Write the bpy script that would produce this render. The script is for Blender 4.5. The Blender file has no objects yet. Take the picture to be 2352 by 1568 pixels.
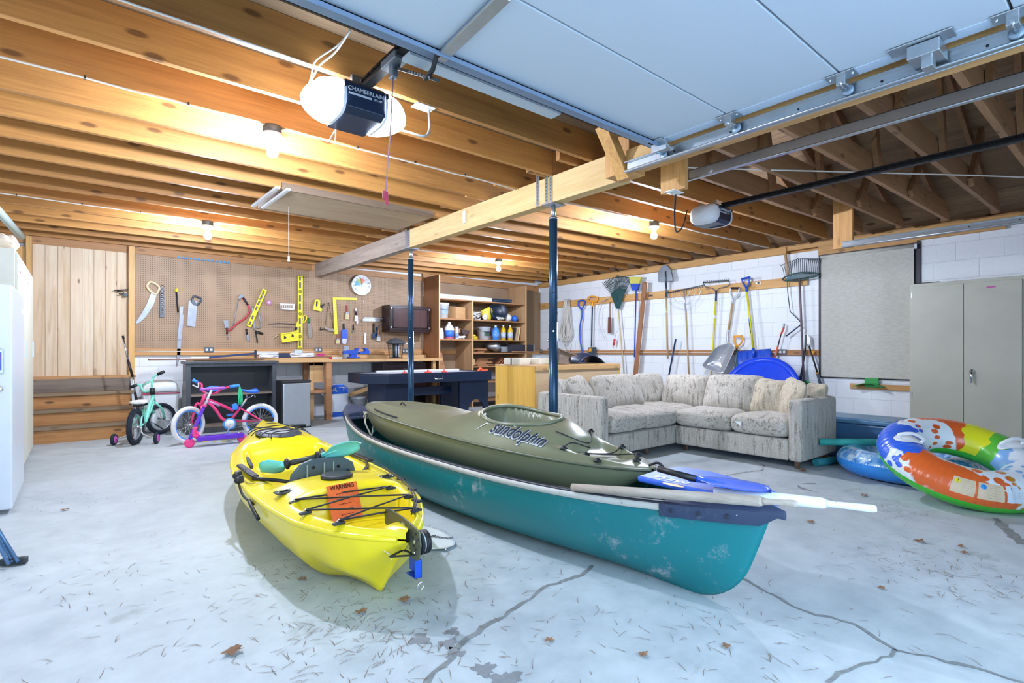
import bpy, math, random
import numpy as np
from mathutils import Vector, Matrix
R = math.radians
PI = math.pi
SC = bpy.context.scene
COL = SC.collection

# ---------------------------------------------------------------- camera
YAW = 39.4
cam_d = bpy.data.cameras.new('camera')
cam_d.sensor_width = 36.0
cam_d.lens = 1212.0 / 2352.0 * 36.0
cam_d.shift_y = 24.0 / 2352.0
cam_d.clip_start = 0.02
cam = bpy.data.objects.new('camera', cam_d)
cam.location = (0, 0, 1.0)
cam.rotation_euler = (R(90), 0, R(-YAW))
COL.objects.link(cam)
SC.camera = cam

# ---------------------------------------------------------------- exposure / world
SC.view_settings.view_transform = 'Standard'
SC.view_settings.look = 'None'
SC.view_settings.gamma = 1.0
SC.view_settings.use_curve_mapping = False
SC.view_settings.exposure = -0.42
world = bpy.data.worlds.new('dusk_sky')
SC.world = world
world.use_nodes = True
wn = world.node_tree.nodes
wn['Background'].inputs['Color'].default_value = (0.56, 0.77, 1.0, 1)
wn['Background'].inputs['Strength'].default_value = 10.5
try:
    SC.cycles.use_denoising = True
    SC.cycles.use_adaptive_sampling = True
    SC.cycles.adaptive_threshold = 0.035
    SC.cycles.max_bounces = 6
    SC.cycles.diffuse_bounces = 4
    SC.cycles.sample_clamp_indirect = 6.0
    SC.cycles.caustics_reflective = False
    SC.cycles.caustics_refractive = False
except Exception:
    pass
BULB_STRENGTH = 4600.0
LENS_STRENGTH = 32.0

# ---------------------------------------------------------------- picture -> place helpers (surveying the photo)
_s, _c = math.sin(R(YAW)), math.cos(R(YAW))
def _ray(px, py):
    u = (px - 1176) / 1212.0
    return (_s + _c * u, _c - _s * u, (808 - py) / 1212.0)
def oz(px, py, z=0.0):
    r = _ray(px, py); t = (z - 1) / r[2]
    return Vector((r[0] * t, r[1] * t, z))
def oy(px, py, y):
    r = _ray(px, py); t = y / r[1]
    return Vector((r[0] * t, y, 1 + r[2] * t))
def ox(px, py, x):
    r = _ray(px, py); t = x / r[0]
    return Vector((x, r[1] * t, 1 + r[2] * t))

# ---------------------------------------------------------------- mesh builder
def V(*a): return Vector(a)
class MB:
    def __init__(self):
        self.v = []; self.f = []; self.mi = []; self.m = 0; self.sm = []; self.smooth = False
    def add(self, vs, fs, smooth=None):
        o = len(self.v)
        self.v += [Vector(p) for p in vs]
        s = self.smooth if smooth is None else smooth
        for f in fs:
            self.f.append([i + o for i in f]); self.mi.append(self.m); self.sm.append(s)
        return self
    def box(self, x0, x1, y0, y1, z0, z1):
        vs = [(x, y, z) for x in (x0, x1) for y in (y0, y1) for z in (z0, z1)]
        return self.add(vs, [(0,1,3,2),(4,6,7,5),(0,4,5,1),(2,3,7,6),(0,2,6,4),(1,5,7,3)], False)
    def obox(self, c, dx, dy, dz, ax=(1,0,0), ay=(0,1,0)):
        """oriented box centred at c with sizes along ax, ay, ax x ay"""
        ax = Vector(ax).normalized(); ay = Vector(ay); ay = (ay - ax * ay.dot(ax)).normalized(); az = ax.cross(ay)
        c = Vector(c)
        vs = [c + ax*sx*dx/2 + ay*sy*dy/2 + az*sz*dz/2 for sx in (-1,1) for sy in (-1,1) for sz in (-1,1)]
        return self.add(vs, [(0,1,3,2),(4,6,7,5),(0,4,5,1),(2,3,7,6),(0,2,6,4),(1,5,7,3)], False)
    def bar(self, a, b, w, h, up=(0,0,1)):
        """board from a to b, w wide sideways, h along up"""
        a = Vector(a); b = Vector(b); d = b - a
        up = Vector(up)
        return self.obox((a+b)/2, d.length, h, w, d, up)
    def ring_frames(self, pts, closed=False):
        n = len(pts); T = []
        for i in range(n):
            if closed: t = pts[(i+1) % n] - pts[i-1]
            else: t = pts[min(i+1, n-1)] - pts[max(i-1, 0)]
            T.append(t.normalized() if t.length > 1e-9 else Vector((0,0,1)))
        ref = Vector((0,0,1)) if abs(T[0].z) < .9 else Vector((1,0,0))
        N = (ref - T[0]*ref.dot(T[0])).normalized(); F = []
        for t in T:
            N = (N - t*N.dot(t))
            N = N.normalized() if N.length > 1e-6 else t.orthogonal().normalized()
            F.append((N, t.cross(N)))
        return F
    def tube(self, pts, r, n=8, closed=False, caps=True):
        pts = [Vector(p) for p in pts]
        rs = r if isinstance(r, (list, tuple)) else [r]*len(pts)
        F = self.ring_frames(pts, closed)
        vs = []
        for p, (N, B), q in zip(pts, F, rs):
            for k in range(n):
                a = 2*PI*k/n; vs.append(p + (N*math.cos(a) + B*math.sin(a))*q)
        fs = []; m = len(pts)
        for i in range(m if closed else m-1):
            j = (i+1) % m
            for k in range(n):
                l = (k+1) % n
                fs.append((i*n+k, i*n+l, j*n+l, j*n+k))
        self.add(vs, fs, True)
        if caps and not closed:
            o = len(self.v) - len(vs)
            self.f.append([o+k for k in range(n)][::-1]); self.mi.append(self.m); self.sm.append(False)
            self.f.append([o+(m-1)*n+k for k in range(n)]); self.mi.append(self.m); self.sm.append(False)
        return self
    def cyl(self, a, b, r, r2=None, n=16):
        return self.tube([a, b], [r, r if r2 is None else r2], n)
    def lathe(self, prof, o=(0,0,0), ax=(0,0,1), n=24, ref=None):
        """prof: list of (radius, height along ax)"""
        o = Vector(o); ax = Vector(ax).normalized()
        e1 = Vector(ref) if ref else (Vector((1,0,0)) if abs(ax.x) < .9 else Vector((0,1,0)))
        e1 = (e1 - ax*e1.dot(ax)).normalized(); e2 = ax.cross(e1)
        vs = []
        for (r, h) in prof:
            for k in range(n):
                a = 2*PI*k/n; vs.append(o + ax*h + (e1*math.cos(a)+e2*math.sin(a))*r)
        fs = []
        for i in range(len(prof)-1):
            for k in range(n):
                l = (k+1) % n; fs.append((i*n+k, i*n+l, (i+1)*n+l, (i+1)*n+k))
        self.add(vs, fs, True)
        o0 = len(self.v) - len(vs)
        if prof[0][0] > 1e-5: self.f.append([o0+k for k in range(n)][::-1]); self.mi.append(self.m); self.sm.append(False)
        if prof[-1][0] > 1e-5: self.f.append([o0+(len(prof)-1)*n+k for k in range(n)]); self.mi.append(self.m); self.sm.append(False)
        return self
    def ball(self, c, r, n=12, m=8):
        c = Vector(c); r = Vector(r) if isinstance(r, (tuple, list, Vector)) else Vector((r,r,r))
        vs = [c + Vector((0,0,-r.z))]
        for i in range(1, m):
            t = -PI/2 + PI*i/m
            for k in range(n):
                a = 2*PI*k/n; vs.append(c + Vector((math.cos(t)*math.cos(a)*r.x, math.cos(t)*math.sin(a)*r.y, math.sin(t)*r.z)))
        vs.append(c + Vector((0,0,r.z)))
        fs = [(0, 1+(k+1) % n, 1+k) for k in range(n)]
        for i in range(m-2):
            for k in range(n):
                l = (k+1) % n; fs.append((1+i*n+k, 1+i*n+l, 1+(i+1)*n+l, 1+(i+1)*n+k))
        t = len(vs)-1; b = 1+(m-2)*n
        fs += [(b+k, b+(k+1) % n, t) for k in range(n)]
        return self.add(vs, fs, True)
    def prism(self, pts, off, smooth=False):
        """closed polygon (list of 3D points) extruded by the vector off"""
        pts = [Vector(p) for p in pts]; off = Vector(off); n = len(pts)
        vs = pts + [p + off for p in pts]
        self.add(vs, [tuple(range(n))[::-1], tuple(range(n, 2*n))], False)
        o = len(self.v) - 2*n
        for i in range(n):
            j = (i+1) % n
            self.f.append([o+i, o+j, o+n+j, o+n+i]); self.mi.append(self.m); self.sm.append(smooth)
        return self
    def grid(self, fn, nu, nv, closed_u=False, closed_v=False, smooth=True):
        vs = [fn(i/(nu if closed_u else nu-1), j/(nv if closed_v else nv-1)) for i in range(nu) for j in range(nv)]
        fs = []
        for i in range(nu if closed_u else nu-1):
            for j in range(nv if closed_v else nv-1):
                a = i; b = (i+1) % nu; c = j; d = (j+1) % nv
                fs.append((a*nv+c, b*nv+c, b*nv+d, a*nv+d))
        return self.add(vs, fs, smooth)
    def loft(self, rings, closed=True, caps=True, smooth=True):
        n = len(rings[0]); vs = [p for r in rings for p in r]; fs = []
        for i in range(len(rings)-1):
            for k in range(n if closed else n-1):
                l = (k+1) % n; fs.append((i*n+k, i*n+l, (i+1)*n+l, (i+1)*n+k))
        self.add(vs, fs, smooth)
        if caps and closed:
            o = len(self.v)-len(vs)
            self.f.append([o+k for k in range(n)][::-1]); self.mi.append(self.m); self.sm.append(False)
            self.f.append([o+(len(rings)-1)*n+k for k in range(n)]); self.mi.append(self.m); self.sm.append(False)
        return self
    def build(self, name, mats, parent=None, bevel=0.0, subsurf=0, solid=0.0, org=None, seg=2, rec=True):
        me = bpy.data.meshes.new(name)
        vs = [Vector(p) for p in self.v]
        if parent is None:
            if org is None:
                xs = [p.x for p in vs]; ys = [p.y for p in vs]; zs = [p.z for p in vs]
                org = Vector(((min(xs)+max(xs))/2, (min(ys)+max(ys))/2, min(zs)))
            org = Vector(org); vs = [p - org for p in vs]
        else:
            M = world_of(parent).inverted(); vs = [M @ p for p in vs]
        me.from_pydata([tuple(p) for p in vs], [], self.f)
        if not isinstance(mats, (list, tuple)): mats = [mats]
        for m in mats: me.materials.append(m)
        me.polygons.foreach_set('material_index', self.mi)
        me.polygons.foreach_set('use_smooth', self.sm)
        me.update()
        if rec:
            import bmesh
            bm = bmesh.new(); bm.from_mesh(me); bmesh.ops.recalc_face_normals(bm, faces=bm.faces); bm.to_mesh(me); bm.free()
        o = bpy.data.objects.new(name, me); COL.objects.link(o)
        if parent is None: o.location = org
        else: o.parent = parent
        if bevel:
            b = o.modifiers.new('b', 'BEVEL'); b.width = bevel; b.segments = seg; b.limit_method = 'ANGLE'; b.angle_limit = R(40)
            b.harden_normals = False
        if subsurf:
            s = o.modifiers.new('s', 'SUBSURF'); s.levels = subsurf; s.render_levels = subsurf
        if solid:
            s = o.modifiers.new('t', 'SOLIDIFY'); s.thickness = solid; s.offset = 0
        return o
def world_of(o):
    M = Matrix.LocRotScale(o.location, o.rotation_euler, o.scale)
    return world_of(o.parent) @ M if o.parent else M
def empty(name, loc, rz=0.0):
    o = bpy.data.objects.new(name, None); o.location = loc; o.rotation_euler = (0, 0, rz)
    o.empty_display_size = .1; COL.objects.link(o); return o
def tag(o, label, cat, group=None, kind=None):
    o['label'] = label; o['category'] = cat
    if group: o['group'] = group
    if kind: o['kind'] = kind
    return o
def struct(o, label=None):
    o['kind'] = 'structure'
    if label: o['label'] = label
    return o
def copy_tree(o, parent=None):
    c = o.copy(); COL.objects.link(c)
    if parent is not None: c.parent = parent
    for ch in list(o.children): copy_tree(ch, c)
    return c
def text_verts(s, size=1.0, ext=0.0, align='CENTER', shear=0.0, bold=0.0, dense=False):
    """mesh of a string as (verts2d/3d, faces) in its own plane"""
    cu = bpy.data.curves.new('t', 'FONT'); cu.body = s; cu.size = size; cu.align_x = align; cu.align_y = 'CENTER'
    cu.extrude = ext; cu.shear = shear; cu.offset = bold; cu.resolution_u = 3
    ob = bpy.data.objects.new('t', cu); COL.objects.link(ob)
    dg = bpy.context.evaluated_depsgraph_get(); dg.update()
    me = ob.evaluated_get(dg).to_mesh()
    import bmesh
    if dense:
        bm = bmesh.new(); bm.from_mesh(me); bmesh.ops.triangulate(bm, faces=bm.faces)
        bmesh.ops.subdivide_edges(bm, edges=[e for e in bm.edges if e.calc_length() > size*.12], cuts=2, use_grid_fill=True)
        bmesh.ops.triangulate(bm, faces=bm.faces); bm.verts.index_update()
        vs = [v.co.copy() for v in bm.verts]; fs = [tuple(v.index for v in f.verts) for f in bm.faces]; bm.free()
    else: vs = [v.co.copy() for v in me.vertices]; fs = [tuple(p.vertices) for p in me.polygons]
    ob.evaluated_get(dg).to_mesh_clear()
    bpy.data.objects.remove(ob); bpy.data.curves.remove(cu)
    return vs, fs
def put_text(name, s, size, o, ax, ay, mat, parent, ext=0.0008, lift=0.001, shear=0.0, bold=0.0, align='CENTER', fn=None):
    """lettering standing on the plane at o spanned by ax (reading direction) and ay (up)"""
    vs, fs = text_verts(s, size, ext, align, shear, bold, bool(fn))
    ax = Vector(ax).normalized(); ay = Vector(ay); ay = (ay - ax*ay.dot(ax)).normalized(); az = ax.cross(ay); o = Vector(o)
    mb = MB()
    if fn: mb.add([fn(p.x, p.y, p.z) for p in vs], fs, False)
    else: mb.add([o + ax*p.x + ay*p.y + az*(p.z + lift) for p in vs], fs, False)
    return mb.build(name, mat, parent, rec=False)

# ---------------------------------------------------------------- materials
def srgb(h):
    if isinstance(h, str):
        h = h.lstrip('#'); c = [int(h[i:i+2], 16)/255 for i in (0, 2, 4)]
    else: c = h
    return tuple(((x/12.92) if x <= .04045 else ((x+.055)/1.055)**2.4) for x in c) + (1,)
_M = {}
class NT:
    def __init__(self, name):
        self.mat = bpy.data.materials.new(name); self.mat.use_nodes = True
        self.t = self.mat.node_tree; self.n = self.t.nodes; self.l = self.t.links
        self.b = self.n['Principled BSDF']
    def node(self, typ, **kw):
        n = self.n.new(typ)
        for k, v in kw.items():
            if k.startswith('_'): setattr(n, k[1:], v)
            else: n.inputs[k.replace('~', ' ')].default_value = v
        return n
    def link(self, a, b): self.l.new(a, b)
    def coord(self, scale=(1,1,1), rot=(0,0,0), rnd=False, kind='Object'):
        tc = self.node('ShaderNodeTexCoord'); mp = self.node('ShaderNodeMapping')
        mp.inputs['Scale'].default_value = scale; mp.inputs['Rotation'].default_value = rot
        src = tc.outputs[kind]
        if rnd:
            oi = self.node('ShaderNodeObjectInfo'); mu = self.node('ShaderNodeMath', _operation='MULTIPLY'); mu.inputs[1].default_value = 37.0
            self.link(oi.outputs['Random'], mu.inputs[0])
            va = self.node('ShaderNodeVectorMath', _operation='ADD')
            self.link(src, va.inputs[0]); self.link(mu.outputs[0], va.inputs[1]); src = va.outputs[0]
        self.link(src, mp.inputs['Vector']); return mp.outputs['Vector']
    def noise(self, vec, scale=5, detail=3, rough=.5, dist=0.0):
        n = self.node('ShaderNodeTexNoise', Scale=scale, Detail=detail, Roughness=rough, Distortion=dist)
        self.link(vec, n.inputs['Vector']); return n.outputs['Fac']
    def ramp(self, fac, stops, interp='LINEAR'):
        r = self.node('ShaderNodeValToRGB'); cr = r.color_ramp; cr.interpolation = interp
        while len(cr.elements) < len(stops): cr.elements.new(.5)
        for e, (p, c) in zip(cr.elements, stops): e.position = p; e.color = c if len(c) == 4 else tuple(c)+(1,)
        self.link(fac, r.inputs['Fac']); return r.outputs['Color']
    def mix(self, fac, a, b, mode='MIX'):
        m = self.node('ShaderNodeMix', _data_type='RGBA', _blend_type=mode)
        for i, x in ((0, fac), (6, a), (7, b)):
            if hasattr(x, 'links'): self.link(x, m.inputs[i])
            else: m.inputs[i].default_value = x
        return m.outputs[2]
    def math(self, op, a, b=None, clamp=False):
        m = self.node('ShaderNodeMath', _operation=op); m.use_clamp = clamp
        for i, x in ((0, a), (1, b)):
            if x is None: continue
            if hasattr(x, 'links'): self.link(x, m.inputs[i])
            else: m.inputs[i].default_value = x
        return m.outputs[0]
    def bump(self, h, strength=.3, dist=.01):
        b = self.node('ShaderNodeBump', Strength=strength, Distance=dist); self.link(h, b.inputs['Height'])
        self.link(b.outputs['Normal'], self.b.inputs['Normal'])
    def out(self, color=None, rough=None, metal=None, **kw):
        if color is not None:
            if hasattr(color, 'links'): self.link(color, self.b.inputs['Base Color'])
            else: self.b.inputs['Base Color'].default_value = color
        if rough is not None:
            if hasattr(rough, 'links'): self.link(rough, self.b.inputs['Roughness'])
            else: self.b.inputs['Roughness'].default_value = rough
        if metal is not None: self.b.inputs['Metallic'].default_value = metal
        for k, v in kw.items(): self.b.inputs[k.replace('_', ' ')].default_value = v
        return self.mat
def plain(hexc, rough=.5, metal=0.0, var=.08, scale=14, name=None, **kw):
    """painted / moulded surface: one colour with faint mottling"""
    key = ('plain', hexc, rough, metal, var, scale, tuple(sorted(kw.items())))
    if key in _M: return _M[key]
    n = NT(name or 'paint_'+str(len(_M))); c = srgb(hexc)
    f = n.noise(n.coord(rnd=True), scale, 4)
    lo = tuple(x*(1-var) for x in c[:3]); hi = tuple(min(1, x*(1+var)) for x in c[:3])
    n.out(n.ramp(f, [(.3, lo), (.7, hi)]), rough, metal, **kw)
    _M[key] = n.mat; return n.mat
def wood(c1, c2, axis='X', knots=.5, rough=.6, scale=1.0, tone=.25, key=None, dark=None):
    """sawn timber: streaks along axis, growth bands, dark knots"""
    k_ = ('wood', c1, c2, axis, knots, rough, scale, tone, dark)
    if k_ in _M: return _M[k_]
    n = NT('timber_'+str(len(_M)))
    st = {'X': (.45, 9, 9), 'Y': (9, .45, 9), 'Z': (9, 9, .45)}[axis]
    v = n.coord(tuple(q*scale for q in st), rnd=True)
    f1 = n.noise(v, 1.6, 5, .62, .6); f2 = n.noise(v, 9, 3, .6)
    a, b = srgb(c1), srgb(c2)
    col = n.ramp(f1, [(.28, b), (.5, tuple((a[i]*.7+b[i]*.3) for i in range(3))), (.72, a)])
    col = n.mix(.35, col, n.ramp(f2, [(.35, b), (.65, a)]))
    if knots:
        ks = {'X': (3.2, 9, 9), 'Y': (9, 3.2, 9), 'Z': (9, 9, 3.2)}[axis]
        kv = n.coord(tuple(q*scale for q in ks), rnd=True)
        sx = n.node('ShaderNodeSeparateXYZ'); n.link(kv, sx.inputs[0]); cx_ = n.node('ShaderNodeCombineXYZ')
        al = 'XYZ'.index(axis); ot = [i for i in (0, 1, 2) if i != al]
        n.link(sx.outputs[al], cx_.inputs[0]); n.link(n.math('ADD', sx.outputs[ot[0]], sx.outputs[ot[1]]), cx_.inputs[1]); kv = cx_.outputs[0]
        vo = n.node('ShaderNodeTexVoronoi', Scale=1.0, Randomness=1.0, _voronoi_dimensions='2D'); n.link(kv, vo.inputs['Vector'])
        d = n.math('SUBTRACT', vo.outputs['Distance'], n.math('MULTIPLY', n.noise(kv, 3, 2), .06))
        m = n.ramp(d, [(.06, (1,1,1)), (.14, (0,0,0))])
        sc_ = n.node('ShaderNodeSeparateColor'); n.link(vo.outputs['Color'], sc_.inputs[0])
        m = n.math('MULTIPLY', m, n.math('LESS_THAN', sc_.outputs[0], .30))
        dk = srgb(dark) if dark else tuple(x*.22 for x in b[:3])+(1,)
        col = n.mix(n.math('MULTIPLY', m, knots), col, dk)
    oi = n.node('ShaderNodeObjectInfo')
    t = n.ramp(oi.outputs['Random'], [(0, (1-tone,)*3), (1, (1,)*3)])
    col = n.mix(1.0, col, t, 'MULTIPLY')
    n.out(col, rough); n.bump(f2, .12, .004)
    _M[k_] = n.mat; return n.mat
def emis(hexc, strength):
    n = NT('glow_'+str(len(_M))); _M[('e', len(_M))] = n.mat
    n.b.inputs['Base Color'].default_value = srgb(hexc)
    n.b.inputs['Emission Color'].default_value = srgb(hexc); n.b.inputs['Emission Strength'].default_value = strength
    return n.mat
# ---------------------------------------------------------------- shell
YB, XR, XL, YF = 8.36, 7.64, -0.85, -0.78
ZJ, ZJT = 2.353, 2.543

def m_concrete():
    n = NT('concrete')
    v = n.coord(kind='Object')
    a = n.noise(v, .9, 6, .6, .4); b = n.noise(v, 7, 6, .65); c = n.noise(v, 60, 3, .6)
    col = n.ramp(a, [(.32, srgb('#a3aeb4')), (.5, srgb('#b7c0c4')), (.7, srgb('#c9cfd2'))])
    col = n.mix(.35, col, n.ramp(b, [(.35, srgb('#97a1a6')), (.62, srgb('#c4cbcd'))]))
    sp = n.ramp(c, [(.66, (0,0,0)), (.74, (1,1,1))])
    col = n.mix(n.math('MULTIPLY', sp, .35), col, srgb('#8d9190'))
    # oil stains of irregular outline
    vo = n.noise(v, 1.7, 5, .7, 1.2)
    st = n.ramp(vo, [(.62, (0,0,0)), (.72, (1,1,1))])
    col = n.mix(n.math('MULTIPLY', st, .45), col, srgb('#74766f'))
    n.out(col, n.ramp(b, [(.3, (.5,)*3), (.7, (.72,)*3)])); n.bump(b, .12, .01)
    return n.mat
def m_block(name='white_block'):
    n = NT(name)
    tc = n.node('ShaderNodeTexCoord'); sp = n.node('ShaderNodeSeparateXYZ'); n.link(tc.outputs['Object'], sp.inputs[0])
    cb = n.node('ShaderNodeCombineXYZ')
    n.link(n.math('ADD', sp.outputs[0], sp.outputs[1]), cb.inputs[0]); n.link(sp.outputs[2], cb.inputs[1])
    br = n.node('ShaderNodeTexBrick'); n.link(cb.outputs[0], br.inputs['Vector'])
    br.inputs['Scale'].default_value = 1.0; br.inputs['Brick Width'].default_value = .406; br.inputs['Row Height'].default_value = .203
    br.inputs['Mortar Size'].default_value = .006; br.inputs['Mortar Smooth'].default_value = .6
    br.inputs['Color1'].default_value = srgb('#eceff2'); br.inputs['Color2'].default_value = srgb('#e6eaed'); br.inputs['Mortar'].default_value = srgb('#d6dbe0')
    f = n.noise(n.coord(), 40, 4, .7)
    col = n.mix(.2, br.outputs['Color'], n.ramp(f, [(.3, srgb('#c9ced3')), (.6, srgb('#eef0f2'))]))
    n.out(col, .62)
    h = n.math('ADD', n.math('MULTIPLY', br.outputs['Fac'], -1.0), n.math('MULTIPLY', f, .25)); n.bump(h, .5, .004)
    return n.mat
def m_peg():
    n = NT('pegboard')
    tc = n.node('ShaderNodeTexCoord'); sp = n.node('ShaderNodeSeparateXYZ'); n.link(tc.outputs['Object'], sp.inputs[0])
    def cell(s):
        q = n.math('FRACT', n.math('MULTIPLY', s, 1/.0254)); return n.math('POWER', n.math('SUBTRACT', q, .5), 2)
    d = n.math('SQRT', n.math('ADD', cell(sp.outputs[0]), cell(sp.outputs[2])))
    hole = n.math('LESS_THAN', d, .17)
    f = n.noise(n.coord(), 3, 4)
    col = n.ramp(f, [(.3, srgb('#9c7f63')), (.7, srgb('#af9274'))])
    n.out(n.mix(hole, col, srgb('#3c2c20')), .6); return n.mat
M_CON = m_concrete(); M_BLK = m_block(); M_PEG = m_peg()
W_JOIST = wood('#d0954f', '#a26b37', 'X', .75, .55, tone=.3, dark='#5a3418')
W_ROOF = wood('#b98b61', '#8d6440', 'X', .6, .65, tone=.25)
W_BEAM = wood('#e2c38c', '#c39c5f', 'Y', .25, .6, tone=.02)
W_BEAM_OLD = wood('#a8998a', '#7d6f66', 'Y', .3, .7, tone=.02)
W_PLATE = wood('#d2a263', '#a87840', 'Y', .7, .6, tone=.05)
W_SHEATH = wood('#a98a68', '#6d5340', 'Y', .8, .75, scale=.8, tone=.05)
W_DECK = wood('#9c8468', '#6b5846', 'X', .2, .75, tone=.05)
W_PINE = wood('#e0b06a', '#c08e4d', 'Z', .6, .5, tone=.05)
W_BENCH = wood('#d9ae77', '#b98d58', 'X', .2, .55, tone=.08)
W_BROWN = wood('#a5744c', '#7f5434', 'Z', .1, .6, tone=.05)
W_GREY = wood('#8f7f70', '#62564c', 'X', .3, .7, tone=.1)
M_STEEL = plain('#b9c0c6', .32, .9, .06, name='galvanised_steel')
M_CHROME = plain('#d8dce0', .15, 1.0, .02, name='chrome')
M_BLACK = plain('#17191c', .5, 0, .1, name='black_plastic')
M_WHITE = plain('#e9ebec', .4, 0, .03, name='white_plastic')
M_CORD = plain('#e2e0d8', .5, 0, .03, name='white_cord')
M_IRON = plain('#3a4046', .45, .6, .1, name='dark_iron')

floor = MB().box(XL-.2, XR+.2, YF-6, YB+.3, -.1, 0).build('floor', M_CON, org=(0,0,0)); struct(floor)
struct(MB().box(XL-.2, XR+.2, YB, YB+.2, 0, 2.6).build('wall_back', M_BLK, org=(0, YB, 0)))
struct(MB().box(XR, XR+.2, YF-.2, YB, 0, 2.36).build('wall_right', M_BLK, org=(XR, 0, 0)))
struct(MB().box(XL-.2, XL, YF-.2, YB, 0, 2.6).build('wall_left', M_BLK, org=(XL, 0, 0)))
w = MB()
w.box(XL, -.42, YF-.2, YF, 0, 2.6); w.box(2.55, 3.05, YF-.2, YF, 0, 2.6); w.box(6.15, XR, YF-.2, YF, 0, 2.6)
w.box(-.42, 2.55, YF-.2, YF, 2.15, 2.6); w.box(3.05, 6.15, YF-.2, YF, 2.15, 2.6)
struct(w.build('wall_front', M_BLK, org=(0, YF, 0)))
M_DOORP = plain('#c3cedb', .45, 0, .03, 60, name='door_panel_paint')
struct(MB().box(3.05, 6.15, YF-.12, YF-.06, 0, 2.15).build('door_2', M_DOORP))
# ceiling deck over the joists, roof slopes
struct(MB().box(XL, 2.86, 2.44, YB, ZJT, ZJT+.015).box(2.86, 6.9, 3.25, YB, 2.66, 2.675).build('ceiling', W_DECK))
r = MB(); RS = .40
def roofz(x): return 2.52 + RS*min(XR-x, x-XL)
XM = (XR+XL)/2
for (xa, xb) in ((XR+.2, XM), (XL-.2, XM)):
    r.add([(xa, YF-.2, roofz(xa)), (xb, YF-.2, roofz(xb)), (xb, YB+.2, roofz(xb)), (xa, YB+.2, roofz(xa)),
           (xa, YF-.2, roofz(xa)+.03), (xb, YF-.2, roofz(xb)+.03), (xb, YB+.2, roofz(xb)+.03), (xa, YB+.2, roofz(xa)+.03)],
          [(0,1,2,3),(4,7,6,5),(0,3,7,4),(0,4,5,1),(1,5,6,2),(3,2,6,7)])
struct(r.build('roof', W_SHEATH))
struct(MB().box(XL-.2, XR+.2, YF-.3, YF-.2, 2.3, 4.4).box(XL-.2, XR+.2, YB+.2, YB+.3, 2.3, 4.4).build('wall_gable', W_SHEATH))
# joists: left lengths run flat, right lengths climb a little towards the plate and are cut to the roof
def joist_l(y, x1=3.02):
    return MB().box(XL+.002, x1, y, y+.038, ZJ, ZJT-.001)
def joist_r(y, x0=2.62, h=.19):
    def zb(x): return ZJ + .004 + .098*(x-2.7)/4.7
    pts = [(x0, y, zb(x0)), (7.45, y, zb(7.45)), (7.45, y, zb(7.45)+.05), (7.28, y, zb(7.28)+h-.02), (7.2, y, zb(7.2)+h), (x0, y, zb(x0)+h)]
    return MB().prism(pts, (0, .038, 0))
JY = [2.52+.41*k for k in range(15)]
for k, y in enumerate(JY):
    struct(joist_l(y).build('ceiling_beam', W_JOIST, bevel=.002, seg=1))
    if y+.05+.038 < YB:
        struct(joist_r(y+.055 if k else 2.66).build('ceiling_beam', W_JOIST, bevel=.002, seg=1))
for y in (2.27, 1.86, 1.44, 1.02, .60, .18, -.24):
    struct(joist_r(y, 2.80).build('ceiling_beam', W_ROOF, bevel=.002, seg=1))
# rafters and webs over the open right bay
for y in (2.66, 2.27, 1.86, 1.44, 1.02, .60, .18, -.24):
    a = V(7.5, y+.06, roofz(7.5)-.07); b = V(3.4, y+.06, roofz(3.4)-.07)
    struct(MB().bar(a, b, .036, .10).build('roof_beam', W_ROOF))
for y in (2.27, 1.86, 1.44, 1.02, .60, .18):
    for (x0, x1) in ((5.9, 6.35), (5.0, 4.7), (3.9, 4.3)):
        struct(MB().bar((x0, y-.022, 2.45), (x1, y-.022, roofz(x1)-.03), .036, .085, (1, 0, 0)).build('roof_beam', W_ROOF))
# top plates of the right wall, then eave boards added against stray sky light
struct(MB().box(7.58, 7.70, 3.24, YB, 2.361, 2.455).build('trim_1', W_PLATE, bevel=.002))
struct(MB().box(7.60, 7.70, YF, 3.24, 2.40, 2.455).build('trim_2', W_PLATE, bevel=.002))
struct(MB().box(7.598, 7.638, 1.0, 1.93, 2.31, 2.40).build('trim_3', W_PLATE, bevel=.002))
struct(MB().box(7.60, 7.638, 1.77, 2.84, 2.285, 2.40).build('trim_4', W_PLATE, bevel=.002))
struct(MB().box(XR+.07, XR+.22, YF-.2, YB, 2.36, 2.62).build('trim_leak_stop_right', W_PLATE))  # eave board added to stop outside light leaking in over the wall
struct(MB().box(XL-.2, XL-.02, YF-.2, YB, 2.6, 2.7).build('trim_leak_stop_left', W_PLATE))  # same added light stop above the left wall
# back wall dressing: pegboard, rails
struct(MB().box(.55, 4.76, YB-.028, YB-.012, 1.045, 2.29).build('trim_5', M_PEG, org=(0,YB,0)))
struct(MB().box(4.80, 7.40, YB-.028, YB-.012, .6, 2.27).build('trim_6', M_PEG, org=(0,YB,0)))
struct(MB().box(6.78, 7.62, YB-.034, YB-.028, 1.03, 2.27).build('trim_7', wood('#8d7458', '#7b644a', 'Z', 0, .7, tone=0)))
struct(MB().box(XL+.01, -.55, YB-.028, YB-.012, 1.0, 2.22).build('trim_8', M_PEG, org=(0,YB,0)))
struct(MB().box(.55, 4.76, YB-.05, YB-.012, .955, 1.045).build('trim_9', wood('#cf9e66', '#a97743', 'X', .5, .6, tone=0), bevel=.002))
struct(MB().box(4.80, 7.63, YB-.05, YB-.034, .955, 1.03).build('trim_10', wood('#cf9e66', '#a97743', 'X', .5, .6, tone=0), bevel=.002))
struct(MB().box(XL+.01, 4.76, YB-.06, YB-.03, 2.262, 2.352).box(4.76, 7.55, YB-.06, YB-.012, 2.275, 2.40).build('trim_11', wood('#b98859', '#8f643c', 'X', .5, .6, tone=0)))
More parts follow.
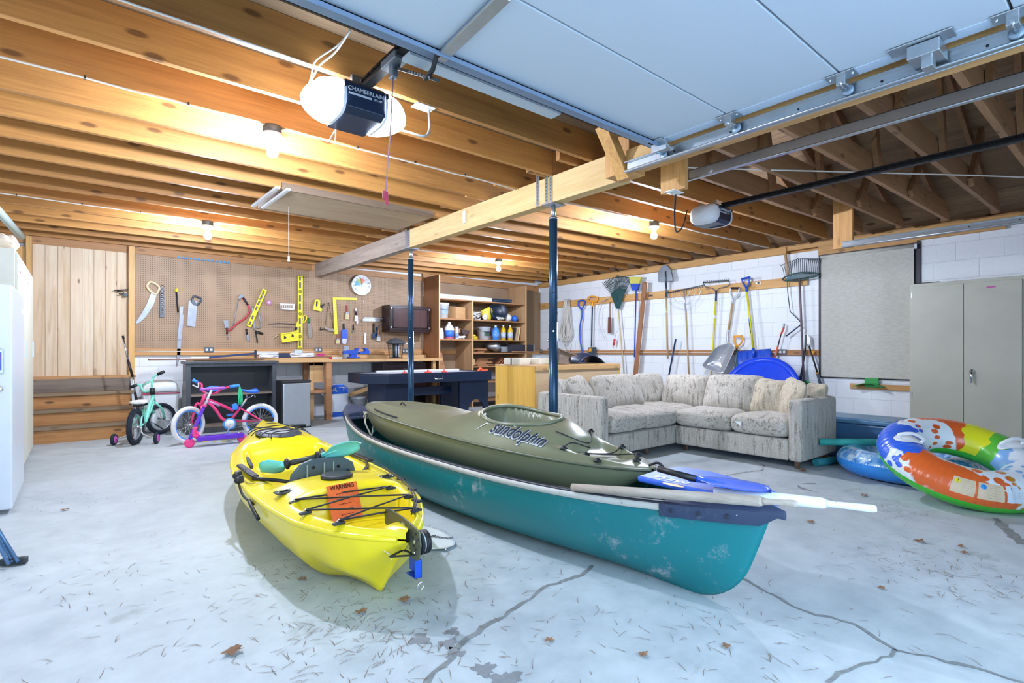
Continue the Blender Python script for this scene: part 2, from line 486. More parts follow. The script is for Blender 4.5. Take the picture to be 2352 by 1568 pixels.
struct(MB().box(-.56, -.48, YB-.06, YB-.012, .75, 2.22).build('trim_12', W_PINE))
# landing and tongue-and-groove planks behind the steps
def m_planks():
    n = NT('tongue_and_groove'); tc = n.node('ShaderNodeTexCoord'); sp = n.node('ShaderNodeSeparateXYZ'); n.link(tc.outputs['Object'], sp.inputs[0])
    q = n.math('MULTIPLY', sp.outputs[0], 1/.113); fr = n.math('FRACT', q); fl = n.math('FLOOR', q)
    gap = n.math('LESS_THAN', fr, .035)
    cb = n.node('ShaderNodeCombineXYZ'); n.link(n.math('MULTIPLY', fl, 3.7), cb.inputs[1]); n.link(sp.outputs[0], cb.inputs[0]); n.link(sp.outputs[2], cb.inputs[2])
    mp = n.node('ShaderNodeMapping'); mp.inputs['Scale'].default_value = (12, 1, .8); n.link(cb.outputs[0], mp.inputs['Vector'])
    f = n.noise(mp.outputs[0], 1.4, 5, .6, .5)
    wn_ = n.node('ShaderNodeTexWhiteNoise', _noise_dimensions='1D'); n.link(fl, wn_.inputs['W'])
    col = n.ramp(f, [(.3, srgb('#c4a27c')), (.48, srgb('#dcc6a8')), (.7, srgb('#e9d9c0'))])
    col = n.mix(n.math('MULTIPLY', wn_.outputs['Value'], .35), col, srgb('#d0ae84'))
    mp2 = n.node('ShaderNodeMapping'); mp2.inputs['Scale'].default_value = (7, 1, 2.6); n.link(cb.outputs[0], mp2.inputs['Vector'])
    vo = n.node('ShaderNodeTexVoronoi', Scale=1.0); n.link(mp2.outputs[0], vo.inputs['Vector'])
    kn = n.ramp(vo.outputs['Distance'], [(.06, (1,1,1)), (.12, (0,0,0))])
    col = n.mix(n.math('MULTIPLY', kn, .75), col, srgb('#6b4426'))
    n.out(n.mix(gap, col, srgb('#7a5836')), .6); return n.mat
struct(MB().box(-.42, .50, YB-.05, YB-.012, .71, 2.34).build('wall_planks', m_planks(), org=(-.42, YB, 0)))
struct(MB().box(-.47, -.42, YB-.10, YB-.012, .71, 2.34).build('trim_13', W_PINE))
struct(MB().box(.49, .55, YB-.13, YB-.012, .55, 2.34).build('trim_14', W_PINE))
struct(MB().box(-.50, .56, YB-.16, YB-.012, .68, .71).build('trim_15', wood('#c99660', '#a06f3e', 'X', .5, .6, tone=0)))
# ---------------------------------------------------------------- beam, posts
bm_ = empty('support_beam', (2.86, 5.3, 2.149))
tag(bm_, 'long pale timber beam carrying the joists on two steel posts', 'beam')
MB().box(2.81, 2.905, 2.27, 5.22, 2.149, 2.352).build('timber', W_BEAM, bm_, bevel=.003)
MB().box(2.81, 2.905, 5.225, 8.20, 2.149, 2.352).build('weathered_timber', W_BEAM_OLD, bm_, bevel=.003)
M_POST = plain('#22435f', .28, .35, .06, name='blue_black_enamel')
def post(x, y, rad, label):
    t = tag(empty('support_post', (x, y, 0)), label, 'post', 'adjustable steel posts under the beam')
    MB().cyl((x,y,.012), (x,y,1.23), rad, n=20).build('lower_tube', M_POST, t)
    mb = MB().cyl((x,y,1.0), (x,y,2.03), rad*.88, n=20).build('upper_tube', M_POST, t)
    MB().cyl((x,y,2.03), (x,y,2.045), rad*.95, n=20).cyl((x,y,2.04), (x,y,2.14), .020, n=14).build('screw_jack', M_STEEL, t)
    MB().box(x-.075, x+.075, y-.06, y+.06, 2.138, 2.148).build('top_plate', M_STEEL, t, bevel=.001)
    MB().box(x-.09, x+.09, y-.09, y+.09, 0, .012).build('base_plate', M_POST, t, bevel=.001)
    for z, a in ((1.16, .9), (1.09, 2.6), (1.16, 4.0), (1.09, 5.7)):
        d = V(math.cos(a), math.sin(a), 0)
        p = V(x, y, z) + d*rad
        MB().cyl(p - d*.004, p + d*.014, .009, .006, 10).build('bolt', M_CHROME, t)
    for z in (1.36, 1.46, 1.56, 1.30, 1.42, 1.52):
        a = -2.2 if z in (1.36, 1.46, 1.56) else -1.2
        d = V(math.cos(a), math.sin(a), 0); p = V(x, y, z) + d*(rad*.88 - .002)
        MB().cyl(p, p + d*.003, .008, n=10).build('pin_hole', M_BLACK, t)
post(2.855, 2.97, .037, 'thick dark blue steel post standing in front of the sofa')
post(2.855, 5.25, .034, 'thinner looking dark blue steel post in front of the games table')
def strap(y0, w, z0, z1, x=2.806):
    m = MB().box(x, x+.0035, y0, y0+w, z0, z1)
    return m
M_SLOT = plain('#5b6269', .5, .6, name='slot_dark')
for k, (y, z0, z1, w) in enumerate(((2.93, 2.15, 2.56, .035), (2.98, 2.15, 2.56, .035), (3.08, 2.15, 2.42, .035), (5.19, 2.15, 2.36, .05), (5.25, 2.15, 2.36, .04))):
    o = strap(y, w, z0, z1).build('metal_strap', M_STEEL, bm_)
    h = MB(); z = z0+.02
    while z < z1-.01: h.box(2.8045, 2.806, y+w*.35, y+w*.65, z, z+.012); z += .026
    h.build('slots', M_SLOT, o)
MB().box(2.795, 2.809, 4.10, 4.13, 2.21, 2.325).box(2.785, 2.797, 4.105, 4.125, 2.235, 2.31).build('cable_clip', M_WHITE, bm_, bevel=.002)
# ---------------------------------------------------------------- bulbs in porcelain holders
M_GLOW = emis('#dde9ff', BULB_STRENGTH)
M_PORC = plain('#eceeee', .3, 0, .02, name='porcelain')
def bulb(x, y, z, label):
    t = tag(empty('ceiling_bulb', (x, y, z)), label, 'light bulb', 'bare ceiling bulbs')
    MB().lathe([(.052, 0), (.054, -.012), (.054, -.04), (.05, -.044)], (x,y,z), n=8).build('junction_box', plain('#565a5c', .5, .5, name='box_metal'), t)
    MB().lathe([(.055, -.044), (.057, -.052), (.05, -.066), (.03, -.074), (.024, -.095), (.02, -.1)], (x,y,z), n=24).build('lamp_holder', M_PORC, t)
    MB().lathe([(.014, -.098), (.016, -.112), (.026, -.128), (.0335, -.150), (.031, -.168), (.019, -.182), (0.0001, -.187)], (x,y,z), n=14).build('bulb', M_GLOW, t)
bulb(oz(632,283,ZJ).x, 3.36, ZJ, 'glowing bare bulb hanging near the lit garage door opener')
bulb(oz(480,505,ZJ).x, 6.23, ZJ, 'glowing bare bulb above the saws on the pegboard')
bulb(4.90, 6.285, ZJ+.05, 'glowing bare bulb in front of the open wooden shelving')
bulb(4.78, 3.415, ZJ+.045, 'glowing bare bulb above the corner sofa')
# cables stapled under the joists
def cable(pts, label, mat=M_CORD, r=.0055, name='cable', staples=True):
    o = MB().tube(pts, r, 6).build(name, mat); tag(o, label, 'cable')
    return o
def staple_run(a, b, step, r=.006):
    a = Vector(a); b = Vector(b); n = int((b-a).length/step); m = MB()
    for i in range(1, n):
        p = a.lerp(b, i/n); m.box(p.x-.004, p.x+.004, p.y-.01, p.y+.01, p.z-.008, p.z+.006)
    return m
random.seed(4)
def sagline(a, b, n, jit, lift=0):
    a = Vector(a); b = Vector(b)
    return [a.lerp(b, i/n) + V(0, random.uniform(-jit, jit), random.uniform(-jit, 0)*.6) for i in range(n+1)]
bx = oz(632,283,ZJ).x
c1 = cable(sagline((XL+.02, 3.335, ZJ-.006), (bx-.05, 3.335, ZJ-.008), 14, .006) , 'white cable stapled along a joist left of the bulb near the door opener')
staple_run((XL, 3.335, ZJ-.004), (bx, 3.335, ZJ-.004), .35).build('staple', M_BLACK, c1)
c2 = cable(sagline((bx+.05, 3.335, ZJ-.008), (2.79, 3.335, ZJ-.012), 12, .007), 'white cable stapled along a joist from the bulb near the door opener to the beam')
staple_run((bx+.1, 3.335, ZJ-.004), (2.7, 3.335, ZJ-.004), .4).build('staple', M_BLACK, c2)
c3 = cable(sagline((XL+.02, 2.512, ZJ-.004), (.85, 2.512, ZJ-.006), 10, .004), 'white twin cable along the joist beside the open garage door', r=.005)
c4 = cable(sagline((XL+.02, 6.205, ZJ-.006), (oz(480,505,ZJ).x-.05, 6.205, ZJ-.008), 12, .006), 'thin white cable along a far joist to the bulb over the pegboard')
staple_run((XL, 6.205, ZJ-.004), (.9, 6.205, ZJ-.004), .4).build('staple', M_BLACK, c4)
c5 = cable(sagline((2.92, 3.42, ZJ-.012), (4.72, 3.39, ZJ+.045), 10, .012), 'white cable drooping from the beam to the bulb above the sofa')
c6 = cable(sagline((4.84, 3.39, ZJ+.045), (7.4, 3.40, ZJ+.095), 16, .012), 'white cables running from the bulb above the sofa to the right wall', r=.008)
c7 = cable(sagline((2.92, 6.25, ZJ+.0), (4.84, 6.26, ZJ+.045), 10, .008), 'thin cable along a joist to the bulb by the wooden shelving')
# ---------------------------------------------------------------- open garage door
DZ = 2.17
gd = tag(empty('garage_door', (1.05, .8, DZ)), 'pale blue-grey sectional garage door rolled open overhead', 'garage door')
M_GD = plain('#c3ceda', .42, 0, .02, 180, name='door_skin')
M_GD2 = plain('#c4d3e6', .42, 0, .02, 180, name='door_stile')
M_STRUT = plain('#7f93ad', .4, .3, .04, name='door_strut')
edges = [1.80, 1.34, .84, .31, -.20]
for i in range(4):
    pa = MB().box(-.42, 2.54, edges[i+1]+.004, edges[i]-.004, DZ, DZ+.045).build('door_panel', M_GD, gd, bevel=.003)
    MB().box(2.475, 2.542, edges[i+1]+.004, edges[i]-.004, DZ-.0025, DZ+.001).box(-.42, -.355, edges[i+1]+.004, edges[i]-.004, DZ-.0025, DZ+.001).build('end_stile', M_GD2, pa)
MB().box(-.42, 2.54, 1.745, 1.82, DZ-.012, DZ-.008).box(-.42, 2.54, 1.816, 1.82, DZ-.012, DZ+.05).box(-.42, 2.54, 1.745, 1.749, DZ-.03, DZ-.008).build('strut', M_STRUT, gd)
MB().box(1.02, 1.86, 1.88, 1.95, 2.185, 2.20).build('top_seal', plain('#b9c6d0', .4, 0, .02), gd)
# bracket plate where the opener arm is bolted
pl = MB().bar((1.10, 1.79, DZ-.016), (1.07, 1.34, DZ-.016), .05, .012).bar((1.07, 1.34, DZ-.010), (1.065, 1.16, DZ-.010), .028, .008)
pl.build('arm_bracket', M_STEEL, gd, bevel=.002)
# hinges and rollers down the right side
def hinge(y, x=2.50):
    h = MB().box(x-.045, x+.03, y-.055, y+.055, DZ-.008, DZ-.003)
    h.box(x-.02, x+.03, y-.018, y+.018, DZ-.045, DZ-.004)
    o = h.build('hinge', M_STEEL, gd, bevel=.004)
    MB().cyl((x-.03, y, DZ-.04), (x+.075, y, DZ-.04), .006, n=10).build('roller_stem', M_CHROME, o)
    MB().lathe([(.008, 0), (.022, .001), (.024, .006), (.022, .012), (.008, .013)], (x+.062, y, DZ-.04), (1,0,0), 16).build('roller', plain('#8fa3b5', .4, .3), o)
    for dy in (-.042, .042): MB().ball((x-.01, y+dy, DZ-.009), .006, 8, 5).build('bolt', M_CHROME, o)
for y in (1.34, .84, .31): hinge(y)
t = MB().box(2.44, 2.50, 1.70, 1.79, DZ-.012, DZ-.004).obox((2.515, 1.745, DZ-.035), .05, .10, .012, (1,0,-.5)).obox((2.49, 1.745, DZ-.03), .012, .1, .05, (1,0,0))
o = t.build('top_bracket', M_STEEL, gd, bevel=.003)
MB().lathe([(.008, 0), (.022, .001), (.024, .006), (.022, .012), (.008, .013)], (2.562, 1.77, DZ-.05), (1,0,0), 16).cyl((2.50,1.77,DZ-.05),(2.575,1.77,DZ-.05),.006).build('roller', plain('#8fa3b5', .4, .3), o)
t = MB().box(2.44, 2.56, .50, .60, DZ-.06, DZ-.01).box(2.46, 2.51, .525, .56, DZ-.10, DZ-.05).box(2.42, 2.50, .46, .66, DZ-.008, DZ-.003)
t.build('lock_bracket', M_STEEL, gd, bevel=.004)
MB().tube([(1.88, -.2, DZ-.003), (2.47, 1.62, DZ-.003)], .0022, 5).build('lift_cable', plain('#cfd6dc', .4, .4), gd) if False else None
# tracks
def track(x, y0, y1, z, label, s=-1, thick=.0035, grp='galvanised door tracks'):
    """C-shaped rail, open towards s"""
    m = MB()
    m.box(min(x, x+.004), max(x, x+.004), y0, y1, z-.028, z+.028)
    m.box(min(x, x+s*.028), max(x, x+s*.028), y0, y1, z+.025, z+.0285)
    m.tube([(x, y0, z-.03), (x, y1, z-.03)], .0055, 8)
    m.tube([(x+s*.026, y0, z-.026), (x+s*.026, y1, z-.026)], .005, 8)
    m.box(min(x, x+s*.028), max(x, x+s*.028), y0, y1, z-.032, z-.029)
    t = tag(empty('door_track', (x, (y0+y1)/2, z-.036)), label, 'track', grp)
    m.build('rail', M_STEEL, t)
    h = MB(); y = y0+.15
    while y < y1-.05:
        h.cyl((x+s*.001, y, z+.004), (x+s*.0035, y, z+.004), .005, n=8); y += .33
    h.build('bolt_holes', M_BLACK, t)
    return t
track(2.585, -.75, 2.04, 2.122, 'galvanised rail along the right edge of the open overhead door')
track(2.998, -.75, 1.90, 2.125, 'galvanised rail starting at the wooden hanger block beside the second opener', s=1)
track(6.14, -.75, 2.06, 2.115, 'galvanised rail below the joists in front of the window blind', s=-1)
# timber the tracks hang from
W_HANG = wood('#dca968', '#b67d42', 'Z', .3, .6, tone=.05)
hp = tag(empty('hanger_plank', (2.68, .7, 2.12)), 'pine plank running beside the open garage door above its track', 'plank')
MB().box(2.61, 2.76, -.76, 2.06, 2.135, 2.172).build('plank', wood('#d8a76c', '#b98650', 'Y', .5, .6, tone=0), hp, bevel=.002)
MB().box(2.60, 2.64, -.76, 2.06, 2.172, 2.24).build('upright_board', wood('#e2b87a', '#c6965a', 'Y', .4, .6, tone=0), hp, bevel=.002)
hb = tag(empty('hanger_block', (2.72, 2.18, 2.12)), 'boxed pine block and slanting brace at the near end of the long beam', 'wooden bracket')
MB().box(2.64, 2.80, 2.07, 2.262, 2.125, 2.36).build('block', W_HANG, hb, bevel=.003)
MB().bar((2.43, 2.10, 2.36), (2.64, 2.10, 2.09), .06, .085, (0,1,0)).build('brace', wood('#d9a763', '#a9763f', 'X', .3, .6, tone=0), hb, bevel=.003)
hb2 = tag(empty('hanger_block', (2.97, 1.97, 2.03)), 'short pine board hanging down with an outlet screwed under it', 'wooden bracket')
MB().box(2.955, 2.995, 1.88, 2.06, 2.035, 2.358).build('board', W_HANG, hb2, bevel=.002)
hb3 = tag(empty('hanger_block', (6.2, 2.07, 2.08)), 'pine board hanging from the joists above the window blind', 'wooden bracket')
MB().box(6.145, 6.185, 1.97, 2.15, 2.08, 2.60).build('board', W_HANG, hb3, bevel=.002)
# ---------------------------------------------------------------- openers
M_LENS_ON = emis('#f2f7ff', LENS_STRENGTH)
M_LENS_OFF = plain('#dfe4ea', .35, 0, .02, name='lens_off')
M_OPB = plain('#1d2b44', .35, .1, .05, name='opener_black')
M_SILVER = plain('#c9d3df', .35, .1, .02, name='silver_print')
def opener(cx, y0, y1, z0, z1, wc, wl, lens, label, yend, lens_in=None):
    """power head with two lamp lobes; rail runs towards the door wall (-y)"""
    t = tag(empty('garage_door_opener', (cx, (y0+y1)/2, z0)), label, 'garage door opener', 'ceiling mounted garage door openers')
    zm = z0 + .02
    pts = [(cx-wc, y0, zm), (cx-wc, y0+.04, z0), (cx-wc, y1, z0), (cx-wc, y1, z1), (cx-wc, y0+.02, z1), (cx-wc, y0, z1-.02)]
    MB().prism(pts, (2*wc, 0, 0)).build('housing', M_OPB, t, bevel=.004)
    for s in (-1, 1):
        def fn(u, v, s=s):
            a = 2*PI*v
            ym = (y0+y1)/2; zc = (z0+z1)/2
            k = math.cos(u*PI/2)**.55 if u < 1 else 0.0
            ca, sa = math.cos(a), math.sin(a)
            sy = abs(ca)**.6*(1 if ca > 0 else -1); sz = abs(sa)**.6*(1 if sa > 0 else -1)
            return V(cx + s*(wc + .012 + wl*u), ym + sy*(y1-y0)/2*1.04*k, zc + .0*u + sz*(z1-z0)/2*1.12*k - .012*(1-k))
        m = MB().grid(fn, 8, 20, closed_v=True)
        m.build('lamp_lens', lens, t)
        # pale end ring between lens and housing
        ring = MB()
        ring.grid(lambda u, v: fn(0, v) + V(s*(-.014 + .014*u), 0, 0), 2, 28, closed_v=True)
        rb = ring.build('lens_ring', plain('#e4eaf2', .35, 0, .02), t)
        MB().box(cx+s*(wc+.006)-.006, cx+s*(wc+.006)+.006, y0-.013, y0-.008, z1-.05, z1-.025).build('latch', M_OPB, rb)
    # name on the face towards the doors
    zt = (z0+z1)/2
    put_text('lettering', 'CHAMBERLAIN', wc*.27, (cx, y0-.0005, zt+.030), (1,0,0), (0,0,1), M_SILVER, t, lift=.0012, bold=.0004)
    MB().box(cx-wc*.86, cx+wc*.28, y0-.0016, y0-.0004, zt+.002, zt+.012).build('label_bar', M_SILVER, t)
    put_text('lettering', '3/4 HP', wc*.15, (cx+wc*.60, y0-.0005, zt+.007), (1,0,0), (0,0,1), M_SILVER, t, lift=.0012, bold=.0003)
    zr = z1 - .005
    rm = MB().box(cx-.006, cx+.006, yend, y0+.03, zr-.014, zr+.022).box(cx-.022, cx+.022, yend, y0+.03, zr-.018, zr-.012).box(cx-.014, cx+.014, yend, y0+.03, zr+.020, zr+.026)
    rm.build('rail', M_BLACK, t)
    ch = MB()
    for s in (-1, 1):
        y = yend
        while y < y0:
            ch.box(cx+s*.030-.003, cx+s*.030+.003, y, y+.010, zr-.002, zr+.010); y += .016
        ch.box(cx+s*.030-.0012, cx+s*.030+.0012, yend, y0, zr+.002, zr+.006)
    ch.build('chain', plain('#15181c', .4, .5), t)
    for ya in (y1-.06, y0+.05): MB().box(cx-.05, cx+.05, ya, ya+.03, z1, z1+.05).build('mount_strap', M_STEEL, t)
    return t
op1 = opener(1.076, 2.42, 2.68, 2.145, 2.30, .10, .16, M_LENS_ON, 'black garage door opener with both lamps lit brightly', -.7)
MB().box(1.045, 1.11, 2.06, 2.20, 2.262, 2.30).box(1.065, 1.09, 2.12, 2.16, 2.21, 2.265).build('trolley', plain('#6d7883', .4, .4), op1, bevel=.004)
ar = MB().bar((1.09, 2.14, 2.262), (1.09, 1.79, 2.068), .026, .012, (0,1,1)).tube([(1.076,1.755,DZ-.02),(1.076,1.775,2.15),(1.076,1.80,2.11),(1.076,1.86,2.095)], .010, 8)
ao = ar.build('door_arm', M_BLACK, op1, bevel=.001)
hm = MB()
for i in range(8):
    p = V(1.074, 2.14, 2.262).lerp(V(1.074, 1.79, 2.068), .45+.065*i); hm.cyl(p, p+V(-.004,0,0), .005, n=8)
hm.build('arm_hole', plain('#8c97a3', .4, .3), ao)
rc = MB().tube([V(1.076, 2.14, 2.21), V(1.074, 2.16, 2.0), V(1.07, 2.20, 1.72)], .0035, 6)
o = rc.build('release_cord', plain('#b98b97', .6), op1)
MB().obox((1.07, 2.203, 1.705), .028, .012, .04, (1,.4,0)).obox((1.077, 2.203, 1.678), .012, .01, .03, (1,.4,.3)).build('release_handle', plain('#c2405f', .5), o, bevel=.003)
op2 = opener(4.47, 2.44, 2.70, 2.16, 2.315, .10, .10, M_LENS_OFF, 'garage door opener with unlit white lamp covers above the sofa', -.7)
# outlets and cords for the openers
def outlet(c, nrm, up, label, name='power_outlet', mat=M_WHITE):
    c = Vector(c); nrm = Vector(nrm).normalized(); up = Vector(up).normalized(); sd = up.cross(nrm)
    t = tag(empty(name, c), label, 'power outlet')
    MB().obox(c + nrm*.003, .115, .075, .006, sd, up).build('cover_plate', mat, t, bevel=.002)
    for s in (-1, 1):
        MB().obox(c + nrm*.0075 + sd*s*.027, .03, .032, .004, sd, up).build('socket', plain('#d9d6cc', .4), t, bevel=.003)
    return t
outlet((1.47, 2.56, ZJ-.002), (0,0,-1), (0,1,0), 'white outlet plate under a joist right of the lit opener')
def cord(pts, r, mat, label):
    o = MB().tube(bez(pts), r, 7).build('hanging_wire', mat); tag(o, label, 'wire'); return o
def bez(pts, n=6):
    """Catmull-Rom through the points"""
    P = [Vector(p) for p in pts]; P = [P[0]*2-P[1]] + P + [P[-1]*2-P[-2]]; out = []
    for i in range(1, len(P)-2):
        for k in range(n):
            t = k/n; a, b, c, d = P[i-1], P[i], P[i+1], P[i+2]
            out.append(.5*((2*b) + (-a+c)*t + (2*a-5*b+4*c-d)*t*t + (-a+3*b-3*c+d)*t**3))
    out.append(P[-2]); return out
cord([(1.50,2.555,ZJ-.012),(1.50,2.55,ZJ-.05),(1.49,2.53,ZJ-.13),(1.44,2.5,ZJ-.19),(1.36,2.55,ZJ-.17),(1.29,2.68,ZJ-.12)], .006, plain('#9aa3a8', .5), 'grey power cord looping from the ceiling outlet to the lit opener')
cord([oz(805,70,2.32),oz(770,120,2.32),oz(735,150,2.32),oz(712,190,2.31),oz(708,205,2.3),oz(730,180,2.33),oz(757,178,2.32)], .0045, M_CORD, 'loose white wire loop left of the lit opener')
cord([oz(803,74,2.33),oz(775,105,2.33),oz(725,140,2.33),oz(715,175,2.31),oz(705,208,2.3)], .004, M_CORD, 'second white wire hanging left of the lit opener')
cord([V(1.02,2.66,2.17), V(1.05,2.75,2.12), oz(770,300,2.12), oz(757,322,2.1)], .0035, M_CORD, 'short white antenna wire dangling under the lit opener')
outlet((2.975, 1.97, 2.034), (0,0,-1), (0,1,0), 'white outlet plate under the hanging pine board by the second opener')
cord([(2.99,1.97,2.02),(3.0,1.98,1.98),(3.1,2.05,1.9),(3.35,2.2,1.87),(3.9,2.5,2.05),(4.25,2.68,2.28)], .006, M_BLACK, 'black power cord drooping from the board outlet to the second opener')
c8 = cable([V(3.0, 2.45, 2.36), V(3.6,2.2,2.39), V(5.5, .9, 2.40), V(7.0,-.1,2.40)], 'long white cable strung above the second opener rail', r=.006)
# ---------------------------------------------------------------- attic hatch and folding arms
ah = tag(empty('attic_hatch', (2.0, 4.9, 2.33)), 'flat plywood attic hatch panel set in the joists left of the beam', 'hatch')
MB().box(1.31, 2.70, 4.56, 5.28, ZJ-.018, ZJ-.004).build('panel', wood('#b9a184', '#98805f', 'X', .1, .7, tone=0), ah, bevel=.002)
MB().box(1.29, 2.72, 4.54, 4.56, ZJ-.02, ZJ+.04).box(1.29, 2.72, 5.28, 5.30, ZJ-.02, ZJ+.04).box(2.70, 2.72, 4.56, 5.28, ZJ-.02, ZJ+.04).box(1.29, 1.31, 4.56, 5.28, ZJ-.02, ZJ+.04).build('frame', wood('#8c7560', '#6d5847', 'X', .1, .7, tone=0), ah)
for x in (1.22, 1.30):
    MB().bar((x, 4.40, ZJ-.05), (x-.015, 5.12, ZJ-.05), .03, .02).build('folding_arm', plain('#dfe3e8', .35, .2), ah, bevel=.002)
MB().tube([(1.49,5.04,ZJ-.02),(1.49,5.04,1.88)], .003, 6).build('pull_cord', M_CORD, ah)
MB().cyl((1.49,5.04,1.88),(1.49,5.04,1.84), .008, .010, 10).cyl((1.49,5.04,1.84),(1.49,5.04,1.825), .013, .006, 10).build('cord_pull', M_CORD, ah)
# ================================================================ boats
def lerp(a, b, t): return a + (b-a)*t
def interp(x, tab):
    """piecewise smooth lookup in [(x, y), ...]"""
    if x <= tab[0][0]: return tab[0][1]
    for (x0, y0), (x1, y1) in zip(tab, tab[1:]):
        if x <= x1:
            t = (x-x0)/(x1-x0); return y0 + (y1-y0)*t
    return tab[-1][1]
def sstep(x, a, b):
    t = max(0, min(1, (x-a)/(b-a))); return t*t*(3-2*t)
def m_scuffed(name, base, scuff, amount=.5, rough=.4, sc=9, coat=0.0):
    n = NT(name); v = n.coord()
    a = n.noise(v, sc, 8, .75, .3); b = n.noise(v, 2.2, 3, .5)
    m = n.math('MULTIPLY', n.ramp(a, [(.56, (0,0,0)), (.66, (1,1,1))]), n.ramp(b, [(.42, (0,0,0)), (.62, (1,1,1))]))
    st = n.noise(n.coord((1.5, 22, 30), (0, .2, .1)), 3, 3, .6)
    sc_ = n.ramp(st, [(.70, (0,0,0)), (.76, (1,1,1))])
    m = n.math('MAXIMUM', m, n.math('MULTIPLY', sc_, .35))
    c = srgb(base); lo = tuple(x*.86 for x in c[:3])
    col = n.mix(n.math('MULTIPLY', m, amount), n.ramp(b, [(.3, lo), (.7, c)]), srgb(scuff))
    n.out(col, rough, Coat_Weight=coat); return n.mat

# ---------------------------------------------------------------- canoe
cano = tag(empty('canoe', (2.02, 2.9, 0)), 'long scuffed green canoe lying on the concrete floor with a small kayak inside', 'canoe')
CXC = 1.985
STEMS = {True: [(4.42, .012), (4.62, .028), (4.75, .07), (4.815, .15), (4.845, .27), (4.86, .475)],
         False: [(1.36, .0), (1.20, .004), (1.09, .045), (1.01, .13), (.955, .26), (.905, .40)]}
def stem_at(far, t):
    P = STEMS[far]; n = len(P)-1; f = min(t*n, n-1e-6); i = int(f); q = f-i
    g = lambda k: P[max(0, min(n, k))]
    r = []
    for c in (0, 1):
        a, b, d, e = g(i-1)[c], g(i)[c], g(i+1)[c], g(i+2)[c]
        r.append(.5*(2*b + (-a+d)*q + (2*a-5*b+4*d-e)*q*q + (-a+3*b-3*d+e)*q**3))
    return r
def canoe_pt(s, t, side, off=0.0):
    """s -1 (near end) .. 1 (far end), t 0 keel .. 1 gunwale"""
    far = s > 0; q = abs(s)
    stem = ((0, 0, .012),) if far else ((0, 0, 0.0),)
    Y0 = 2.9
    ye, ze = stem_at(far, t)
    y = Y0 + (ye - Y0)*q
    B = .405 + off
    bow = 1 - q**2.3
    b = B*max(0, bow)**.78
    m = lerp(3.0, 1.25, q**1.5)
    th = t*PI/2
    sx = math.sin(th)**(2/m) if t > 0 else 0
    zz = 1 - math.cos(th)**(2/m) if t < 1 else 1
    g = .345 + (ze if t == 1 else (.475 if far else .40))*0
    gend = .475 if far else .40
    g = .352 + (gend-.352)*q**3
    k = .002 + (stem[0][2])*q**4
    zmid = k + (g-k)*zz
    qq = q**6
    z = lerp(zmid, ze, qq)
    x = CXC + .05*(1-q*q) + side*(b*sx*(1.0 - .04*t*t))
    return V(x, y, z)
hull = MB(); NT_ = 22
rings = []
SS = [math.sin(PI/2*(i/34)*1.0) if False else i/34 for i in range(-34, 35)]
for s in SS:
    s = math.copysign(1-(1-abs(s))**1.35, s)
    r = [canoe_pt(s, 1 - i/NT_, -1) for i in range(NT_)] + [canoe_pt(s, i/NT_, 1) for i in range(NT_+1)]
    rings.append(r)
hull.loft(rings, closed=False, caps=False)
M_CANOE = m_scuffed('canoe_green', '#0a787e', '#b9b1b4', .75, .38, 9)
hull.build('hull', M_CANOE, cano, solid=.012)
M_ALU = m_scuffed('gunwale_trim', '#c6c3bb', '#6f6559', .8, .45, 30)
M_DKPL = m_scuffed('canoe_end_cap', '#2d3a55', '#8b8f9a', .5, .6, 25)
SG = [math.copysign(1-(1-abs(i/30))**1.35, i) for i in range(-29, 30)]
for side, nm in ((-1, 'near'), (1, 'far')):
    o_ = MB(); r1 = []; r2 = []
    for s in SG:
        p = canoe_pt(s, 1, side)
        r1.append([p + V(side*.016, 0, .004), p + V(side*.017, 0, -.022), p + V(side*.006, 0, -.024), p + V(side*.004, 0, .006)])
        r2.append([p + V(side*.010, 0, .012), p + V(side*.012, 0, .003), p + V(-side*.014, 0, .003), p + V(-side*.012, 0, .014)])
    o_.loft(r1, closed=True); g = o_.build('gunwale', M_ALU, cano)
    MB().loft(r2, closed=True).build('gunwale_cap', plain('#2a2f3a', .45, .1, .2, 30), g)
    rv = MB()
    for s in SG[2::4]:
        p = canoe_pt(s, 1, side); rv.ball(p + V(side*.018, 0, -.010), .0045, 8, 5)
    rv.build('rivets', M_CHROME, g)
def end_cap(sgn):
    s0, s1 = .82, .99; m = MB(); rr = []
    for i in range(8):
        s = sgn*lerp(s0, s1, i/7); a = canoe_pt(s, 1, -1); b = canoe_pt(s, 1, 1); c = (a+b)/2
        wv = max(.012, (b-a).length/2 + .020)
        h = .020 + .012*i/7
        rr.append([c + V(-wv, 0, -.045), c + V(-wv-.004, 0, .008), c + V(-wv*.7, 0, h), c + V(0, 0, h+.010), c + V(wv*.7, 0, h), c + V(wv+.004, 0, .008), c + V(wv, 0, -.045), c + V(0,0,-.02)])
    c = canoe_pt(sgn, 1, 1)
    for dy, w, h in ((.03, .016, .028), (.055, .008, .022)):
        cc = c + V(0, sgn*dy, 0)
        rr.append([cc+V(-w,0,-.008), cc+V(-w,0,.006), cc+V(-w*.7,0,h-.006), cc+V(0,0,h), cc+V(w*.7,0,h-.006), cc+V(w,0,.006), cc+V(w,0,-.008), cc+V(0,0,-.012)])
    o = m.loft(rr).build('end_cap', M_DKPL, cano, bevel=.002)
    rv = MB()
    for i in (1, 3, 5):
        s = sgn*lerp(s0, s1, i/7); p = canoe_pt(s, 1, -1); rv.cyl(p + V(-.0, 0, -.018) + V(-.020,0,0), p + V(-.028, 0, -.018), .009, n=12)
    rv.build('bolt_head', plain('#3b4354', .4, .5), o)
end_cap(-1); end_cap(1)
